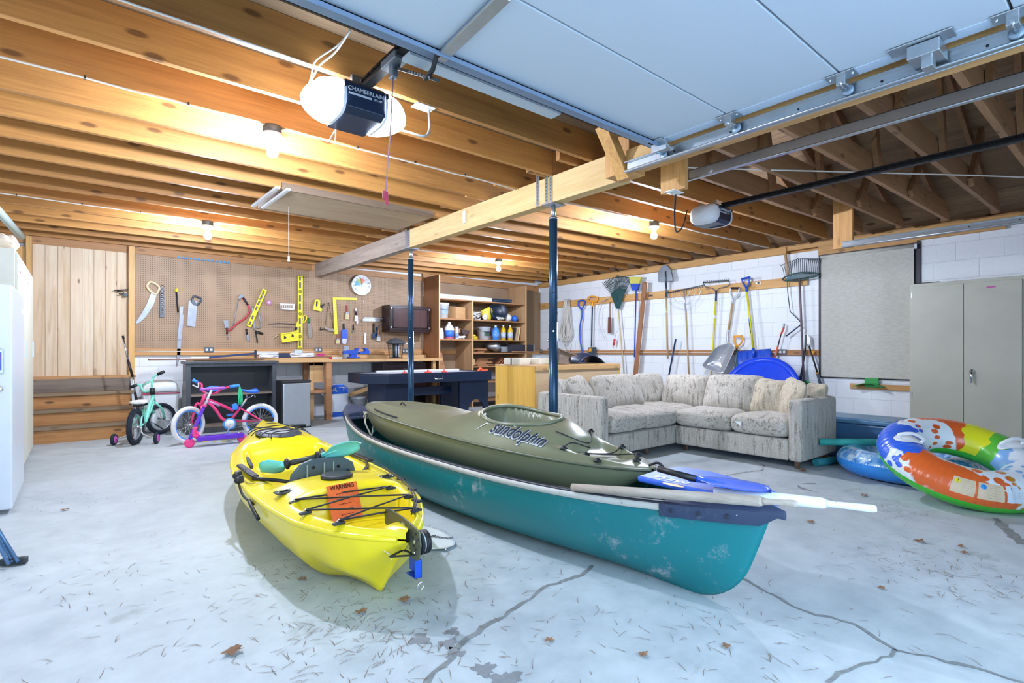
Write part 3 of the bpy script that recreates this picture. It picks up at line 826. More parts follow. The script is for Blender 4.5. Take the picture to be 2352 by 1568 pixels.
for s in (.56, -.50):
    a = canoe_pt(s, .93, -1); b = canoe_pt(s, .93, 1); z = min(a.z, b.z)
    MB().bar(V(a.x+.06, a.y, z-.10), V(b.x-.06, b.y, z-.10), .05, .02).build('thwart', wood('#a98c66', '#7c6244', 'X', 0, .6, tone=0), cano, bevel=.003)
a = canoe_pt(.80, .94, -1); b = canoe_pt(.80, .94, 1)
MB().bar(V(a.x, a.y, .42), V(b.x, b.y, .42), .035, .02).build('carry_bar', M_DKPL, cano, bevel=.003)
rp = MB(); pts = [V(1.97, 4.44, .44), V(1.94, 4.42, .47), V(1.97, 4.36, .46), V(2.0, 4.40, .44), V(1.95, 4.42, .41), V(1.93, 4.38, .45), V(1.98, 4.40, .47), V(1.99, 4.34, .40), V(1.97, 4.30, .32), V(1.94, 4.28, .24)]
rp.tube(bez(pts), .007, 7).tube(bez([V(1.96,4.42,.44),V(1.93,4.36,.38),V(1.95,4.30,.28),V(1.92,4.25,.22)]), .007, 7)
tag(rp.build('painter_rope', plain('#c9c2b0', .9)), 'knotted pale rope tied at the far end of the green canoe', 'rope')

# ---------------------------------------------------------------- olive kayak in the canoe
ok = tag(empty('kayak', (2.09, 3.0, .3)), 'olive green recreational kayak lying inside the canoe', 'kayak')
OK_Y0, OK_Y1 = 1.50, 4.50
def ok_axis(u): return lerp(2.10, 2.07, u)
def ok_sheer(u): return .45 + .05*math.sin(PI*u)**1.0*.3 + .10*u**1.3
def ok_half(u):
    e = abs(2*u-1); return .365*max(0.0, 1-e**2.6)**.72
def ok_deck(u, v):
    """height of the deck above the sheer; v -1..1 across"""
    cr = .055*math.sin(PI*min(1, max(0, u)))**.6
    z = cr*(1-v*v)
    y = lerp(OK_Y0, OK_Y1, u); x = v*ok_half(u)
    # cockpit coaming
    e = math.sqrt(((y-2.46)/.29)**2 + (x/.205)**2)
    lift = .075 + .03*sstep(x, -.1, .2)
    z += lift*(1 - sstep(e, 1.0, 2.2))*(1-v*v*v*v)
    if e < 1.0: z -= .26*sstep(1-e, 0.0, .28)
    # ridges on the foredeck and a stowage well behind
    z += .014*math.exp(-((abs(v)-.55)/.16)**2)*sstep(u, .60, .68)*(1-sstep(u, .88, .95))
    z -= .020*math.exp(-(v/.35)**4)*sstep(u, .60, .66)*(1-sstep(u, .82, .9))
    w = sstep(u, .04, .08)*(1-sstep(u, .135, .16))
    z -= .030*math.exp(-(v/.55)**6)*w
    z += .012*math.exp(-((abs(v)-.72)/.12)**2)*sstep(u, .02, .1)*(1-sstep(u, .18, .24))
    return z
def ok_surf(u, v, lift=0.0):
    e = abs(2*u-1)
    return V(ok_axis(u)+v*ok_half(u), lerp(OK_Y0, OK_Y1, u), ok_sheer(u) + ok_deck(u, v) + lift)
def ok_hull(u, v):
    """v: -1 left sheer, 0 keel, 1 right sheer"""
    h = ok_half(u); e = abs(2*u-1); t = 1-abs(v)   # t 0 at the sheer, 1 at the keel
    dep = .235*(1-e**3.5)**.6 + .02
    dep = max(dep, .09*(1-e**30)) if u > .5 else max(dep, .11*(1-e**30))
    th = t*PI/2
    sx = math.cos(th)**.62; sz = math.sin(th)**.95
    ins = .035*sstep(e, .85, 1.0)*t
    y = lerp(OK_Y0, OK_Y1, u) + (ins if u < .5 else -ins)*3*t
    return V(ok_axis(u) + math.copysign(1, v)*h*sx*(1-.05*t), y, ok_sheer(u) - .012 - dep*sz)
us = [(1-math.cos(PI*i/130))/2*.8 + i/130*.2 for i in range(131)]
vs_ = [j/32-1 for j in range(65)]
M_OLIVE = m_scuffed('olive_plastic', '#767a60', '#a9ab98', .25, .32, 16)
d = MB().loft([[ok_surf(max(.0005, min(.9995, u)), v) for v in vs_] for u in us], closed=False, caps=False)
d.build('deck', M_OLIVE, ok)
vh = [j/14-1 for j in range(29)]
MB().loft([[ok_hull(max(.0005, min(.9995, u)), v) for v in vh] for u in us], closed=False, caps=False).build('hull', M_OLIVE, ok)
for side in (-1, 1):
    MB().tube([V(ok_axis(u)+side*(ok_half(u)+.004), lerp(OK_Y0, OK_Y1, u), ok_sheer(u)-.007) for u in us[1:-1]], .008, 8).build('seam_rim', plain('#5b604c', .4), ok)
cm = [];
for i in range(40):
    a = 2*PI*i/40; y = 2.46 + .29*math.cos(a); x = .205*math.sin(a); u = (y-OK_Y0)/(OK_Y1-OK_Y0)
    cm.append(V(ok_axis(u)+x, y, ok_sheer(u)+ok_deck(u, x/ok_half(u))+.004))
MB().tube(cm, .012, 8, closed=True).build('coaming', M_OLIVE, ok)
def ok_at(x, y, lift=.004):
    u = (y-OK_Y0)/(OK_Y1-OK_Y0); v = (x-ok_axis(u))/ok_half(u); return ok_surf(u, max(-.98, min(.98, v)), lift)
# logo on the left side deck
def ok_text(px, py, pz):
    y = 2.225 - px; u = (y-OK_Y0)/(OK_Y1-OK_Y0)
    v = -.70 + py/.26; return ok_surf(u, max(-.99, v), .006+pz*1.5)
M_LOGOW = plain('#eceff3', .4, 0, .01, name='decal_white'); M_LOGOB = plain('#22344f', .4, 0, .01, name='decal_navy')
put_text('logo_outline', 'sundolphin', .088, (0,0,0), (1,0,0), (0,0,1), M_LOGOW, ok, ext=.0004, shear=.12, bold=.0048, fn=lambda x, y, z: ok_text(x, y, 0))
put_text('logo_lettering', 'sundolphin', .088, (0,0,0), (1,0,0), (0,0,1), M_LOGOB, ok, ext=.0004, shear=.12, bold=.0010, fn=lambda x, y, z: ok_text(x, y, .0022))
lg = MB()
def swoosh(pts, w): 
    n_ = len(pts); L = [V(*p, 0) for p in pts]; out = []
    for i, p in enumerate(L):
        t_ = (L[min(i+1, n_-1)] - L[max(i-1, 0)]).normalized(); nn = V(-t_.y, t_.x, 0); k = w*math.sin(PI*(i+.15)/(n_-.7))
        out.append((p+nn*k, p-nn*k))
    return out
sw = swoosh([(-.31,-.030),(-.275,.012),(-.22,.040),(-.165,.050),(-.11,.046),(-.05,.030)], .007)
vsx = [ok_text(a.x, a.y, .001) for p in sw for a in p]
lg.add(vsx, [(2*i, 2*i+1, 2*i+3, 2*i+2) for i in range(5)])
lg.build('logo_swoosh', M_LOGOW, ok)
MB().add([ok_text(-.245, .055, .0035), ok_text(-.185, .052, .0035), ok_text(-.235, .030, .0035)], [(0,1,2)]).build('logo_accent', plain('#d8424c', .4), ok)
def ok_text2(px, py, pz):
    y = 4.22 - px; u = (y-OK_Y0)/(OK_Y1-OK_Y0); v = -.55 + py/ok_half(u); return ok_surf(u, v, .003+pz)
put_text('model_lettering', 'Journey 10 SS', .052, (0,0,0), (1,0,0), (0,0,1), M_LOGOW, ok, ext=.0004, shear=.2, bold=.0008, fn=lambda x, y, z: ok_text2(x, y, 0))
# handles, straps, bungees
for (ya, yb) in ((3.92, 3.42),):
    MB().tube([ok_at(ok_axis(.7)-ok_half((y-1.5)/3)*.93, y, .008) for y in (ya, 3.75, 3.6, yb)], .006, 6).build('paddle_keeper', M_BLACK, ok)
for (x, y) in ((1.93, 1.93), (2.02, 1.86), (2.27, 2.05), (2.24, 1.80), (1.95, 1.72), (2.10, 1.60), (2.19, 1.66)):
    p = ok_at(x, y, .004); MB().lathe([(.020, 0), (.021, .006), (.012, .010), (.009, .018), (.0001, .020)], p, n=12).build('cord_button', M_BLACK, ok)
bg = MB()
for pts in ([(1.93,1.93),(2.02,1.95),(2.10,1.90)], [(2.0,2.06),(2.12,1.93),(2.27,2.05)], [(2.02,1.86),(2.15,1.80),(2.24,1.80)], [(2.02,1.86),(2.12,1.78),(2.19,1.66)]):
    bg.tube(bez([ok_at(x, y, .016) for x, y in pts], 4), .0035, 6)
bg.build('bungee_cord', M_BLACK, ok)
MB().tube([ok_at(2.07, 3.98, .01), ok_at(2.07, 3.95, .03), ok_at(2.07, 3.90, .01)], .006, 6).build('bow_loop', M_BLACK, ok)
MB().tube(bez([V(2.10,1.53,.46),V(2.12,1.49,.475),V(2.14,1.47,.44),V(2.13,1.48,.38)]), .006, 6).build('stern_toggle', M_BLACK, ok)

# ---------------------------------------------------------------- things lying over the canoe's near end
bb = tag(empty('bodyboard', (2.0, 1.2, .435)), 'blue foam board with white script lying across the near end of the canoe', 'bodyboard')
pts = [(2.04,1.47),(2.24,1.46),(2.26,1.30),(2.20,1.08),(2.12,.93),(2.04,.87),(1.99,.90),(1.95,1.02),(1.92,1.2),(1.92,1.46)]
MB().prism([(x, y, .424) for x, y in pts], (0,0,.026)).build('board', plain('#3f6fe0', .4, 0, .04), bb, bevel=.008)
put_text('lettering', 'Wave', .075, oz(1540,1101,.4505), oz(1560,1106,.45)-oz(1510,1096,.45), oz(1530,1085,.45)-oz(1530,1105,.45), M_LOGOW, bb, shear=.2, bold=.001)
o = MB()
o.add([oz(1546,1113,.4515)+V(.018*math.cos(a), .05*math.sin(a), 0) for a in [2*PI*i/18 for i in range(18)]], [tuple(range(18))])
o.build('sun_emblem', plain('#e8a63a', .4), bb, rec=False)
pd = tag(empty('kayak_paddle', (2.1, 1.2, .47)), 'black shafted paddle with a blue blade lying by the olive kayak tip', 'paddle')
MB().tube([oz(1512,1076,.505), oz(1600,1100,.485)], .014, 10).build('shaft', M_BLACK, pd)
def blade_pts(a, b, w, z, n=14, tip=.4, side=None):
    """outline of a paddle blade from the throat a to the tip b"""
    a = Vector(a); b = Vector(b); d = (b-a); s = d.cross(V(0,0,1)).normalized() if side is None else (Vector(side) - d*(Vector(side).dot(d)/d.length_squared)).normalized(); L = []
    for i in range(n+1):
        t = i/n; k = w*(sstep(t, -.05, .45)*.85+.15)*math.sqrt(max(0, 1-max(0, (t-(1-tip))/tip)**2.2)) ; L.append((a + d*t, s*k))
    return L
def blade(a, b, w, thick, mat, parent, cup=.0, name='blade', side=None):
    L = blade_pts(a, b, w, 0, side=side); m = MB(); rings = []
    UP = V(0,0,1) if side is None else (Vector(b)-Vector(a)).cross(Vector(side)).normalized()
    for i, (c, k) in enumerate(L):
        k = k if k.length > .004 else k.normalized()*.004 if k.length > 0 else V(.004,0,0)
        t = i/(len(L)-1); up = UP
        row = []
        for j in range(7):
            q = j/3-1; row.append(c + k*q + up*(thick/2*(1-q*q) + cup*q*q + cup*t*t*.6))
        for j in range(6, -1, -1):
            q = j/3-1; row.append(c + k*q + up*(-thick/2*(1-q*q)-.001 + cup*q*q + cup*t*t*.6))
        rings.append(row)
    m.loft(rings); m.tube([L[0][0] - (L[1][0]-L[0][0])*.6, L[3][0], L[8][0]], [.016, .010, .002], 8)
    return m.build(name, mat, parent)
blade(oz(1590,1098,.485), oz(1772,1132,.475), .085, .006, plain('#3566dd', .3, 0, .05), pd, cup=.008)
def oar(pa, pb, r, grip_l, mat, label, gm=None):
    pa = Vector(pa); pb = Vector(pb); d = (pb-pa).normalized()
    t = tag(empty('wooden_oar', (pa+pb)/2), label, 'oar', None)
    MB().tube([pa, pa.lerp(pb, .5), pb - d*.012, pb], [r*.9, r*1.05, r, r*.8], 14).build('loom', mat, t)
    MB().tube([pb - d*.002, pb + d*.012, pb + d*.03, pb + d*(grip_l-.01), pb + d*grip_l], [r*.8, r*.62, r*.58, r*.68, r*.5], 12).build('grip', gm or mat, t)
M_OAR = wood('#b9ada0', '#95887b', 'Y', 0, .75, scale=1.5, tone=0)
M_OARW = m_scuffed('worn_white_paint', '#dfe3ee', '#9b9a9c', .7, .6, 26)
oar(V(1.715,1.66,.392), oz(1752,1151,.470), .019, .11, M_OAR, 'bare weathered wooden oar lying along the canoe gunwale')
oar(oz(1640,1128,.452), oz(1897,1156,.458), .020, .15, plain('#e3e7f2', .45, 0, .03), 'white painted oar poking out past the tip of the canoe', M_OARW)

# ---------------------------------------------------------------- yellow sit-on-top kayak
yk = tag(empty('kayak', (1.12, 3.6, 0)), 'bright yellow sit-on-top kayak with rudder lying on the floor', 'kayak')
YS, YE = 1.83, 5.50
def yk_c(y): return interp(y, [(1.83,.985),(2.1,.975),(2.9,1.06),(3.5,1.10),(4.0,1.145),(4.8,1.285),(5.5,1.40)])
def yk_h(y):
    return interp(y, [(1.83,.012),(1.90,.085),(1.97,.15),(2.10,.225),(2.30,.30),(2.55,.345),(2.9,.385),(3.3,.395),(3.7,.375),(4.1,.325),(4.5,.25),(4.9,.165),(5.2,.10),(5.4,.045),(5.5,.012)])
def yk_z(y): return interp(y, [(1.83,.275),(2.1,.285),(2.6,.275),(3.2,.265),(4.0,.285),(4.8,.30),(5.5,.315)])
def yk_deck(y, v):
    z = .040*(1-v*v)*1.0
    rail = math.exp(-((abs(v)-.80)/.16)**2)*.018
    z += rail
    def well(y0, y1, vw, dep, e=.07, vc=0.0, ve=.12):
        return dep*sstep(y, y0, y0+e)*(1-sstep(y, y1-e, y1))*(1-sstep(abs(v-vc), vw-ve, vw))
    z -= well(1.93, 2.50, .80, .125, .06)                      # rear tank well
    z += .04*sstep(y, 2.42, 2.55)*(1-sstep(y, 2.80, 2.86))*(1-sstep(abs(v), .5, .9))   # raised bench behind the seat
    z -= well(2.82, 3.42, .72, .135, .06)                      # seat
    z -= well(3.40, 4.02, .78, .15, .10) - well(3.40, 3.95, .16, .10, .12, 0, .14)*1.0   # foot wells with a ridge between
    z += .055*sstep(y, 4.02, 4.12)*(1-sstep(y, 4.6, 5.3))*(1-v*v)
    z -= .016*(1-sstep(math.sqrt(((y-4.32)/.24)**2+((v*yk_h(y))/.165)**2), .85, 1.0))
    return z
def yk_pt(y, v, lift=0.0): return V(yk_c(y)+v*yk_h(y), y, yk_z(y)+yk_deck(y, v)+lift)
def yk_hull(y, v):
    t = 1-abs(v); th = t*PI/2
    e = max(0, (y-4.4)/1.1)
    keel = .0 + .16*e**2.2
    if y < 2.05: keel = .275*(1-((y-1.83)/.22))**.9*.95 if y < 2.05 else 0
    keel = max(0, keel)
    h = yk_h(y); z0 = yk_z(y)-.004
    m = .55 if 2.3 < y < 4.6 else .85
    sx = math.cos(th)**m*(1 - .10*sstep(t, .2, .9)); sz = math.sin(th)**1.15
    if y < 2.35:   # skeg: the sides pinch in above the keel line
        k = sstep(2.35-y, 0, .3); sx = lerp(sx, math.cos(th)**(1.0)*(1-.72*sstep(t, .35, .75)) if t < 1 else 0, k)
    return V(yk_c(y)+math.copysign(1, v)*(h*sx), y, lerp(z0, keel, sz))
M_YEL = m_scuffed('yellow_plastic', '#f2da1c', '#cfc66a', .35, .33, 14, .2)
ys = [YS + (YE-YS)*i/150 for i in range(151)]
vv = [j/24-1 for j in range(49)]
MB().loft([[yk_pt(y, v) for v in vv] for y in ys], closed=False, caps=False).build('deck', M_YEL, yk)
vh = [j/15-1 for j in range(31)]
ys2 = [YS + .22*i/14 for i in range(14)] + [2.05 + (YE-2.05)*i/80 for i in range(81)]
MB().loft([[yk_hull(y, v) for v in vh] for y in ys2], closed=False, caps=False).build('hull', M_YEL, yk)
for side in (-1, 1):
    MB().tube([V(yk_c(y)+side*(yk_h(y)-.004), y, yk_z(y)) for y in ys[1:-1:3]], .012, 8).build('sheer_rim', M_YEL, yk)
def yk_xy(x, y, lift=.004): return yk_pt(y, (x-yk_c(y))/yk_h(y), lift)
# round and oval hatches
M_RUB = plain('#22262c', .55, 0, .15, 30, name='rubber_black')
p = yk_xy(1.03, 2.68, .006)
MB().lathe([(.078, -.004), (.080, .008), (.070, .014), (.05, .011), (.0001, .012)], p, n=28).build('round_hatch', M_RUB, yk)
hx, hy = yk_c(4.32), 4.32
hz = yk_pt(4.32, 0).z
m = MB(); m.grid(lambda u, v: V(hx + .16*u*math.cos(2*PI*v), hy + .235*u*math.sin(2*PI*v), hz + .016*math.sqrt(max(0,1-u**6)) + .006*math.exp(-((u-.86)/.06)**2)), 10, 40, closed_v=True)
oh = m.build('oval_hatch', plain('#3b4450', .5, 0, .1), yk)
m = MB(); m.grid(lambda u, v: V(hx - .02 + .105*u*math.cos(2*PI*v), hy + .145*u*math.sin(2*PI*v), hz + .019 + .004*(1-u*u)), 6, 32, closed_v=True)
m.build('hatch_lid', plain('#a9adb0', .5, 0, .08), oh)
bg = MB()
for (xa, ya, xb, yb) in ((-.19,-.20,.19,.19), (.17,-.22,-.17,.22), (-.2,-.02,.2,.03), (-.12,-.25,.2,-.05), (-.2,.08,.15,.24)):
    bg.tube(bez([V(hx+xa, hy+ya, hz+.0), V(hx+xa*.75, hy+ya*.75, hz+.034), V(hx+(xa+xb)/2, hy+(ya+yb)/2, hz+.036), V(hx+xb*.75, hy+yb*.75, hz+.034), V(hx+xb, hy+yb, hz+.0)], 4), .004, 6)
bg.build('bungee_cord', M_BLACK, yk)
# seat back
sb = MB(); prof = [(.84,.285),(.852,.36),(.90,.410),(.96,.430),(1.13,.422),(1.185,.385),(1.205,.32),(1.20,.272),(1.06,.262),(.95,.262)]
sb.prism([(x, 2.84+.0*z, z) for x, z in prof], (0, .020, 0))
so = sb.build('seat_back', plain('#3f4f56', .45, 0, .1), yk, bevel=.006)
for x in (.93, 1.02, 1.07):
    MB().box(x-.003, x+.003, 2.826, 2.842, .268, .405).build('rib', plain('#8c9c9c', .4), so)
for x, z in ((.965,.385), (1.10,.375), (1.155,.345), (.89,.33)):
    MB().lathe([(.009, 0), (.009, .006), (.0001, .009)], (x, 2.842, z), (0,-1,0), 10).build('rivet', M_BLACK, so)
MB().box(.83, 1.21, 2.86, 3.30, .185, .195).build('seat_pad', M_RUB, yk, bevel=.004)
for side in (-1, 1):
    st = MB(); st.tube(bez([V(1.06+side*.14, 2.845, .30), V(1.07+side*.24, 2.95, .315), yk_xy(yk_c(3.1)+side*.33, 3.15, .012)], 5), .010, 6)
    st.build('seat_strap', M_BLACK, yk)
    MB().obox(yk_xy(yk_c(3.85)+side*.25, 3.85, .035), .03, .14, .07, (1,0,0), (0,1,.3)).build('foot_peg', plain('#39424e', .5), yk, bevel=.012)
    MB().obox(yk_xy(yk_c(3.3)+side*.335, 3.32, .020), .035, .38, .018, (1,0,0), (0,1,0)).build('side_handle', M_BLACK, yk, bevel=.006)
# accessory tracks, eyelets, tank well bungee
for (x, y) in ((.765, 2.66), (1.265, 2.60)):
    q = yk_xy(x, y, .006)
    o = MB().obox(q, .085, .055, .008, (1,.1,0)).build('mount_plate', M_IRON, yk, bevel=.003)
    for a in (-1,1):
        for b in (-1,1): MB().ball(q + V(a*.032, b*.018, .005), .004, 6, 4).build('screw', M_CHROME, o)
    MB().obox(q + V(0,0,.006), .045, .012, .006, (1,.6,0)).build('socket', M_BLACK, o)
LE = [(.765,2.50),(.745,2.29),(.80,2.06)]; RE = [(1.215,2.44),(1.20,2.225),(1.125,2.02)]
def yk_edge(x, y): return V(x, y, yk_z(y)+yk_deck(y, .88)+.012)
eye = [yk_edge(*p) for p in LE+RE]
for q in eye:
    o = MB().obox(q, .05, .022, .010, (1,.15,0)).build('eyelet', M_IRON, yk, bevel=.003)
    MB().tube([q+V(-.012,0,.004), q+V(0,0,.016), q+V(.012,0,.004)], .003, 6).build('loop', M_CHROME, o)
bg = MB()
for a, b in ((0,3),(0,4),(1,3),(1,5),(2,4),(2,5)):
    A = eye[a]+V(0,0,.012); B = eye[b]+V(0,0,.012); bg.tube([A, (A+B)/2+V(0,0,.002), B], .0042, 6)
bg.build('bungee_cord', M_BLACK, yk)
# rigging line along the right edge
rl = MB(); E_ = [(1.43,2.95),(1.36,2.60),(1.29,2.36),(1.20,2.15),(1.09,1.98)]
for dx in (0, .012): rl.tube([V(min(x, yk_c(y)+yk_h(y)*.93)+dx-.01, y, yk_z(y)+yk_deck(y,.9)+.018) for x, y in E_], .0035, 6)
rl.build('deck_line', M_BLACK, yk)
for x, y in E_[1:4]:
    q = V(min(x, yk_c(y)+yk_h(y)*.93), y, yk_z(y)+yk_deck(y,.9)+.014)
    MB().obox(q, .022, .05, .012, (1,.2,0)).build('pad_eye', M_IRON, yk, bevel=.003)
# warning sticker on the front wall of the tank well
st = MB(); X0, X1 = .905, 1.055
def stk(u, v, l=.004):
    x = lerp(X0, X1, u); return yk_xy(x, 2.505, .006).lerp(yk_xy(x, 2.425, .010), v) + V(0, -.012 - l, .010 + l)
st.grid(lambda u, v: stk(u, v), 8, 10)
so = st.build('warning_sticker', plain('#ea6a22', .35, 0, .1, 60), yk)
M_INK = plain('#5a2a14', .6, name='ink_brown')
def stk_t(s, size, v0, bold=.0003):
    put_text('sticker_lettering', s, size, (0,0,0), (1,0,0), (0,0,1), M_INK, so, ext=.0002, bold=bold, fn=lambda x, y, z: stk(.5 + x/(X1-X0), v0 - y/.135, .0065))
stk_t('WARNING', .024, .10, .0006)
for i, s in enumerate(('- - - -- --- -- - ---', '--- -- ---- - -- ----', '-- --- - --- -- -', '---- -- -- --- - ---', '-- - --- --- - --')):
    stk_t(s, .011, .28+.15*i, .0008)
# left side hardware
for (px, py) in ((548, 1090), (552, 1100)):
    q = ox(px, py, .672); MB().obox(q, .03, .035, .04, (1,0,.2)).ball(q+V(-.018,-.02,.0), .018, 8, 6).build('rod_mount', M_BLACK, yk, bevel=.005)
MB().tube(bez([V(.69,3.25,.30), V(.66,3.10,.30), V(.655,2.98,.26), V(.675,2.85,.24)]), .006, 6).build('carry_handle', M_BLACK, yk)
MB().tube(bez([V(.665,2.90,.25), V(.655,2.80,.24), V(.665,2.72,.20)]), .009, 6).build('carry_grip', M_BLACK, yk)
MB().tube(bez([V(.76,3.35,.31),V(.72,3.25,.335),V(.73,3.10,.325),V(.78,3.0,.315)]), .005, 6).build('lashing', M_BLACK, yk)
MB().obox(yk_xy(1.39, 5.32, .02), .07, .10, .03, (1,0,0)).tube([yk_xy(1.37,5.38,.03), V(1.38,5.42,.40), yk_xy(1.41,5.45,.03)], .008, 6).build('bow_handle', M_BLACK, yk, bevel=.006)
em = MB(); q0 = yk_xy(1.36, 5.0, .004)
em.add([yk_xy(1.33+.05*math.cos(a), 4.98+.09*math.sin(a)*(1 if math.sin(a) > 0 else .5), .005) for a in [2*PI*i/16 for i in range(16)]], [tuple(range(16))])
em.build('emblem', plain('#b9bdc0', .3, .5), yk, rec=False)
# rudder: flipped-up blade, sheaves, foot cable and bracket
rd = MB().prism([(.992, y, z) for y, z in ((2.053,.323),(2.040,.345),(2.002,.352),(1.88,.345),(1.761,.323),(1.748,.27),(1.766,.209),(1.82,.205),(1.837,.26),(1.90,.262),(2.046,.281))], (.006, 0, 0))
ro = rd.build('rudder_blade', plain('#5c5f4e', .4, .4, .1), yk, bevel=.001)
MB().lathe([(.004,0),(.045,.001),(.045,.004),(.038,.006),(.038,.012),(.045,.014),(.045,.018),(.038,.020),(.038,.026),(.045,.028),(.045,.031),(.004,.032)], (1.000, 1.775, .275), (1,0,0), 28).build('sheave', M_BLACK, ro)
MB().lathe([(.0385,0),(.0400,.002),(.0385,.006)], (1.0065, 1.775, .275), (1,0,0), 24).build('cable_wrap', plain('#cfd4d6', .4, .3), ro)
sh = MB()
for dy, dz in ((0,.03),(.0,-.03),(-.02,.012),(.02,.012),(0,0),(.015,-.02)): sh.cyl((.9925,1.785+dy,.278+dz),(.9905,1.785+dy,.278+dz), .0055, n=8)
sh.build('slot', M_BLACK, ro)
MB().cyl((.992,1.785,.278),(.984,1.785,.278), .006, n=8).cyl((.992,1.79,.235),(.984,1.79,.235), .006, n=8).build('nut', M_CHROME, ro)
put_text('blade_logo', 'C', .055, (.9915, 1.90, .303), (0,-1,0), (0,0,1), plain('#b9b48a', .5), ro, ext=.0004, lift=.0006, shear=.3, bold=.0015)
for s in (-1, 1):
    a = V(1.0+s*.004, 1.79, .225); b = V(1.0+s*.085, 1.845, .222); c = V(1.0+s*.015, 1.87, .224)
    fr = MB()
    for p, q in ((a,b),(b,c),(c,a)): fr.bar(p, q, .010, .004)
    fr.build('rudder_arm', M_BLACK, ro)
MB().box(.978, 1.008, 1.765, 1.768, .145, .212).box(.978, 1.008, 1.765, 1.84, .145, .148).box(1.005, 1.008, 1.765, 1.86, .148, .212).build('rudder_bracket', plain('#2456c8', .3, .5), yk, bevel=.001)
MB().tube([V(.995, 1.752, .120)+V(math.cos(a)*.013, 0, math.sin(a)*.013) for a in [2*PI*i/16 for i in range(16)]], .002, 6, closed=True).build('split_ring', M_CHROME, yk)
MB().tube([V(.905,1.93,.235), V(.925,1.875,.222), V(.93,1.86,.20)], .0018, 5).ball((.905,1.935,.236), .006, 8, 6).build('rudder_cable', plain('#d5d2c8', .5), yk)
MB().tube([V(1.01-.012*math.cos(i*1.1), 2.00-.004*i*3, yk_deck(1.98,.1)*0+.20+.012*math.sin(i*1.1)) for i in range(0, 40)][:1] + [V(.97+.0045*i, 1.985-.001*i, .195+.014*math.sin(i*1.4)) for i in range(24)], .004, 6).build('coil_spring', M_BLACK, yk)
# paddle lying over the seat
tp = tag(empty('kayak_paddle', (1.0, 2.92, .42)), 'black shafted paddle with teal blades resting on the yellow kayak', 'paddle')
A, B = oz(655,1066,.400), oz(738,1046,.432)
MB().tube([A, B], .0155, 12).build('shaft', plain('#3b3f36', .35), tp)
for q in (A.lerp(B, .05), A.lerp(B, .9)):
    dd = (B-A).normalized(); MB().lathe([(.016,-.015),(.028,-.006),(.030,0),(.028,.006),(.016,.015)], q, dd, 16).build('drip_ring', M_BLACK, tp)
M_TEAL = plain('#6fcfc6', .35, 0, .12, 8)
blade(A, oz(598,1085,.345), .060, .006, M_TEAL, tp, cup=.012, side=(0,-.7,.6))
blade(B, oz(828,1014,.505), .055, .006, M_TEAL, tp, cup=.012, side=(-.1,-.6,.8))
# white paddle on the floor beside the kayak
wp = tag(empty('kayak_paddle', (1.4, 2.38, 0)), 'white paddle blade with black script on the floor beside the yellow kayak stern', 'paddle')
b0 = oz(968,1215,.012); b1 = oz(1024,1262,.012); b0 = b1 + (b0-b1)*1.25
blade(b0, b1, .10, .006, plain('#e9ebea', .4, 0, .02), wp, cup=.003)
dd = (b1-b0).normalized()
MB().tube([b0 - dd*.05 + V(0,0,.004), b0 + dd*.02 + V(0,0,.004)], .014, 10).build('shaft', M_WHITE, wp)
put_text('lettering', 'Aqua-Bound', .046, (b0+b1)/2 + V(0,0,.0065) + dd*.015, V(.50,-.78,0)*1.0, V(.78,.50,0), plain('#3a3f44', .5), wp, shear=.3)
# ================================================================ sofa
def m_tweed(name, axis='Z', base=('#a8a196', '#c2bbb0'), dark='#5f574c'):
    n = NT(name)
    st = {'Z': (60, 60, 2.2), 'X': (2.2, 60, 60), 'Y': (60, 2.2, 60)}[axis]
    a = n.noise(n.coord(st, rnd=True), 1.0, 3, .6); b = n.noise(n.coord((70, 70, 70), rnd=True), 1, 2, .6); c = n.noise(n.coord(rnd=True), 3, 3)
    st2 = tuple(q*.45 if q > 10 else q*1.6 for q in st); d = n.noise(n.coord(st2, rnd=True), 1.3, 2, .5)
    col = n.ramp(n.math('ADD', n.math('MULTIPLY', a, .5), n.math('MULTIPLY', b, .5)), [(.36, srgb('#a89f90')), (.47, srgb(base[0])), (.62, srgb(base[1]))])
    m = n.ramp(d, [(.55, (0,0,0)), (.61, (1,1,1))]); m2 = n.ramp(b, [(.42, (0,0,0)), (.52, (1,1,1))])
    col = n.mix(n.math('MULTIPLY', n.math('MULTIPLY', m, m2), .85), col, srgb(dark))
    col = n.mix(.15, col, n.ramp(c, [(.3, srgb('#b5aa98')), (.7, srgb('#e2ddd2'))]))
    n.out(col, .92, Sheen_Weight=.25); n.bump(b, .5, .006); return n.mat
T_Z = m_tweed('tweed_upright'); T_X = m_tweed('tweed_seat_x', 'X'); T_Y = m_tweed('tweed_seat_y', 'Y')
T_TAN = m_tweed('tweed_tan', 'Z', ('#b3a58c', '#cbbf a6'.replace(' ', '')), '#786a52')
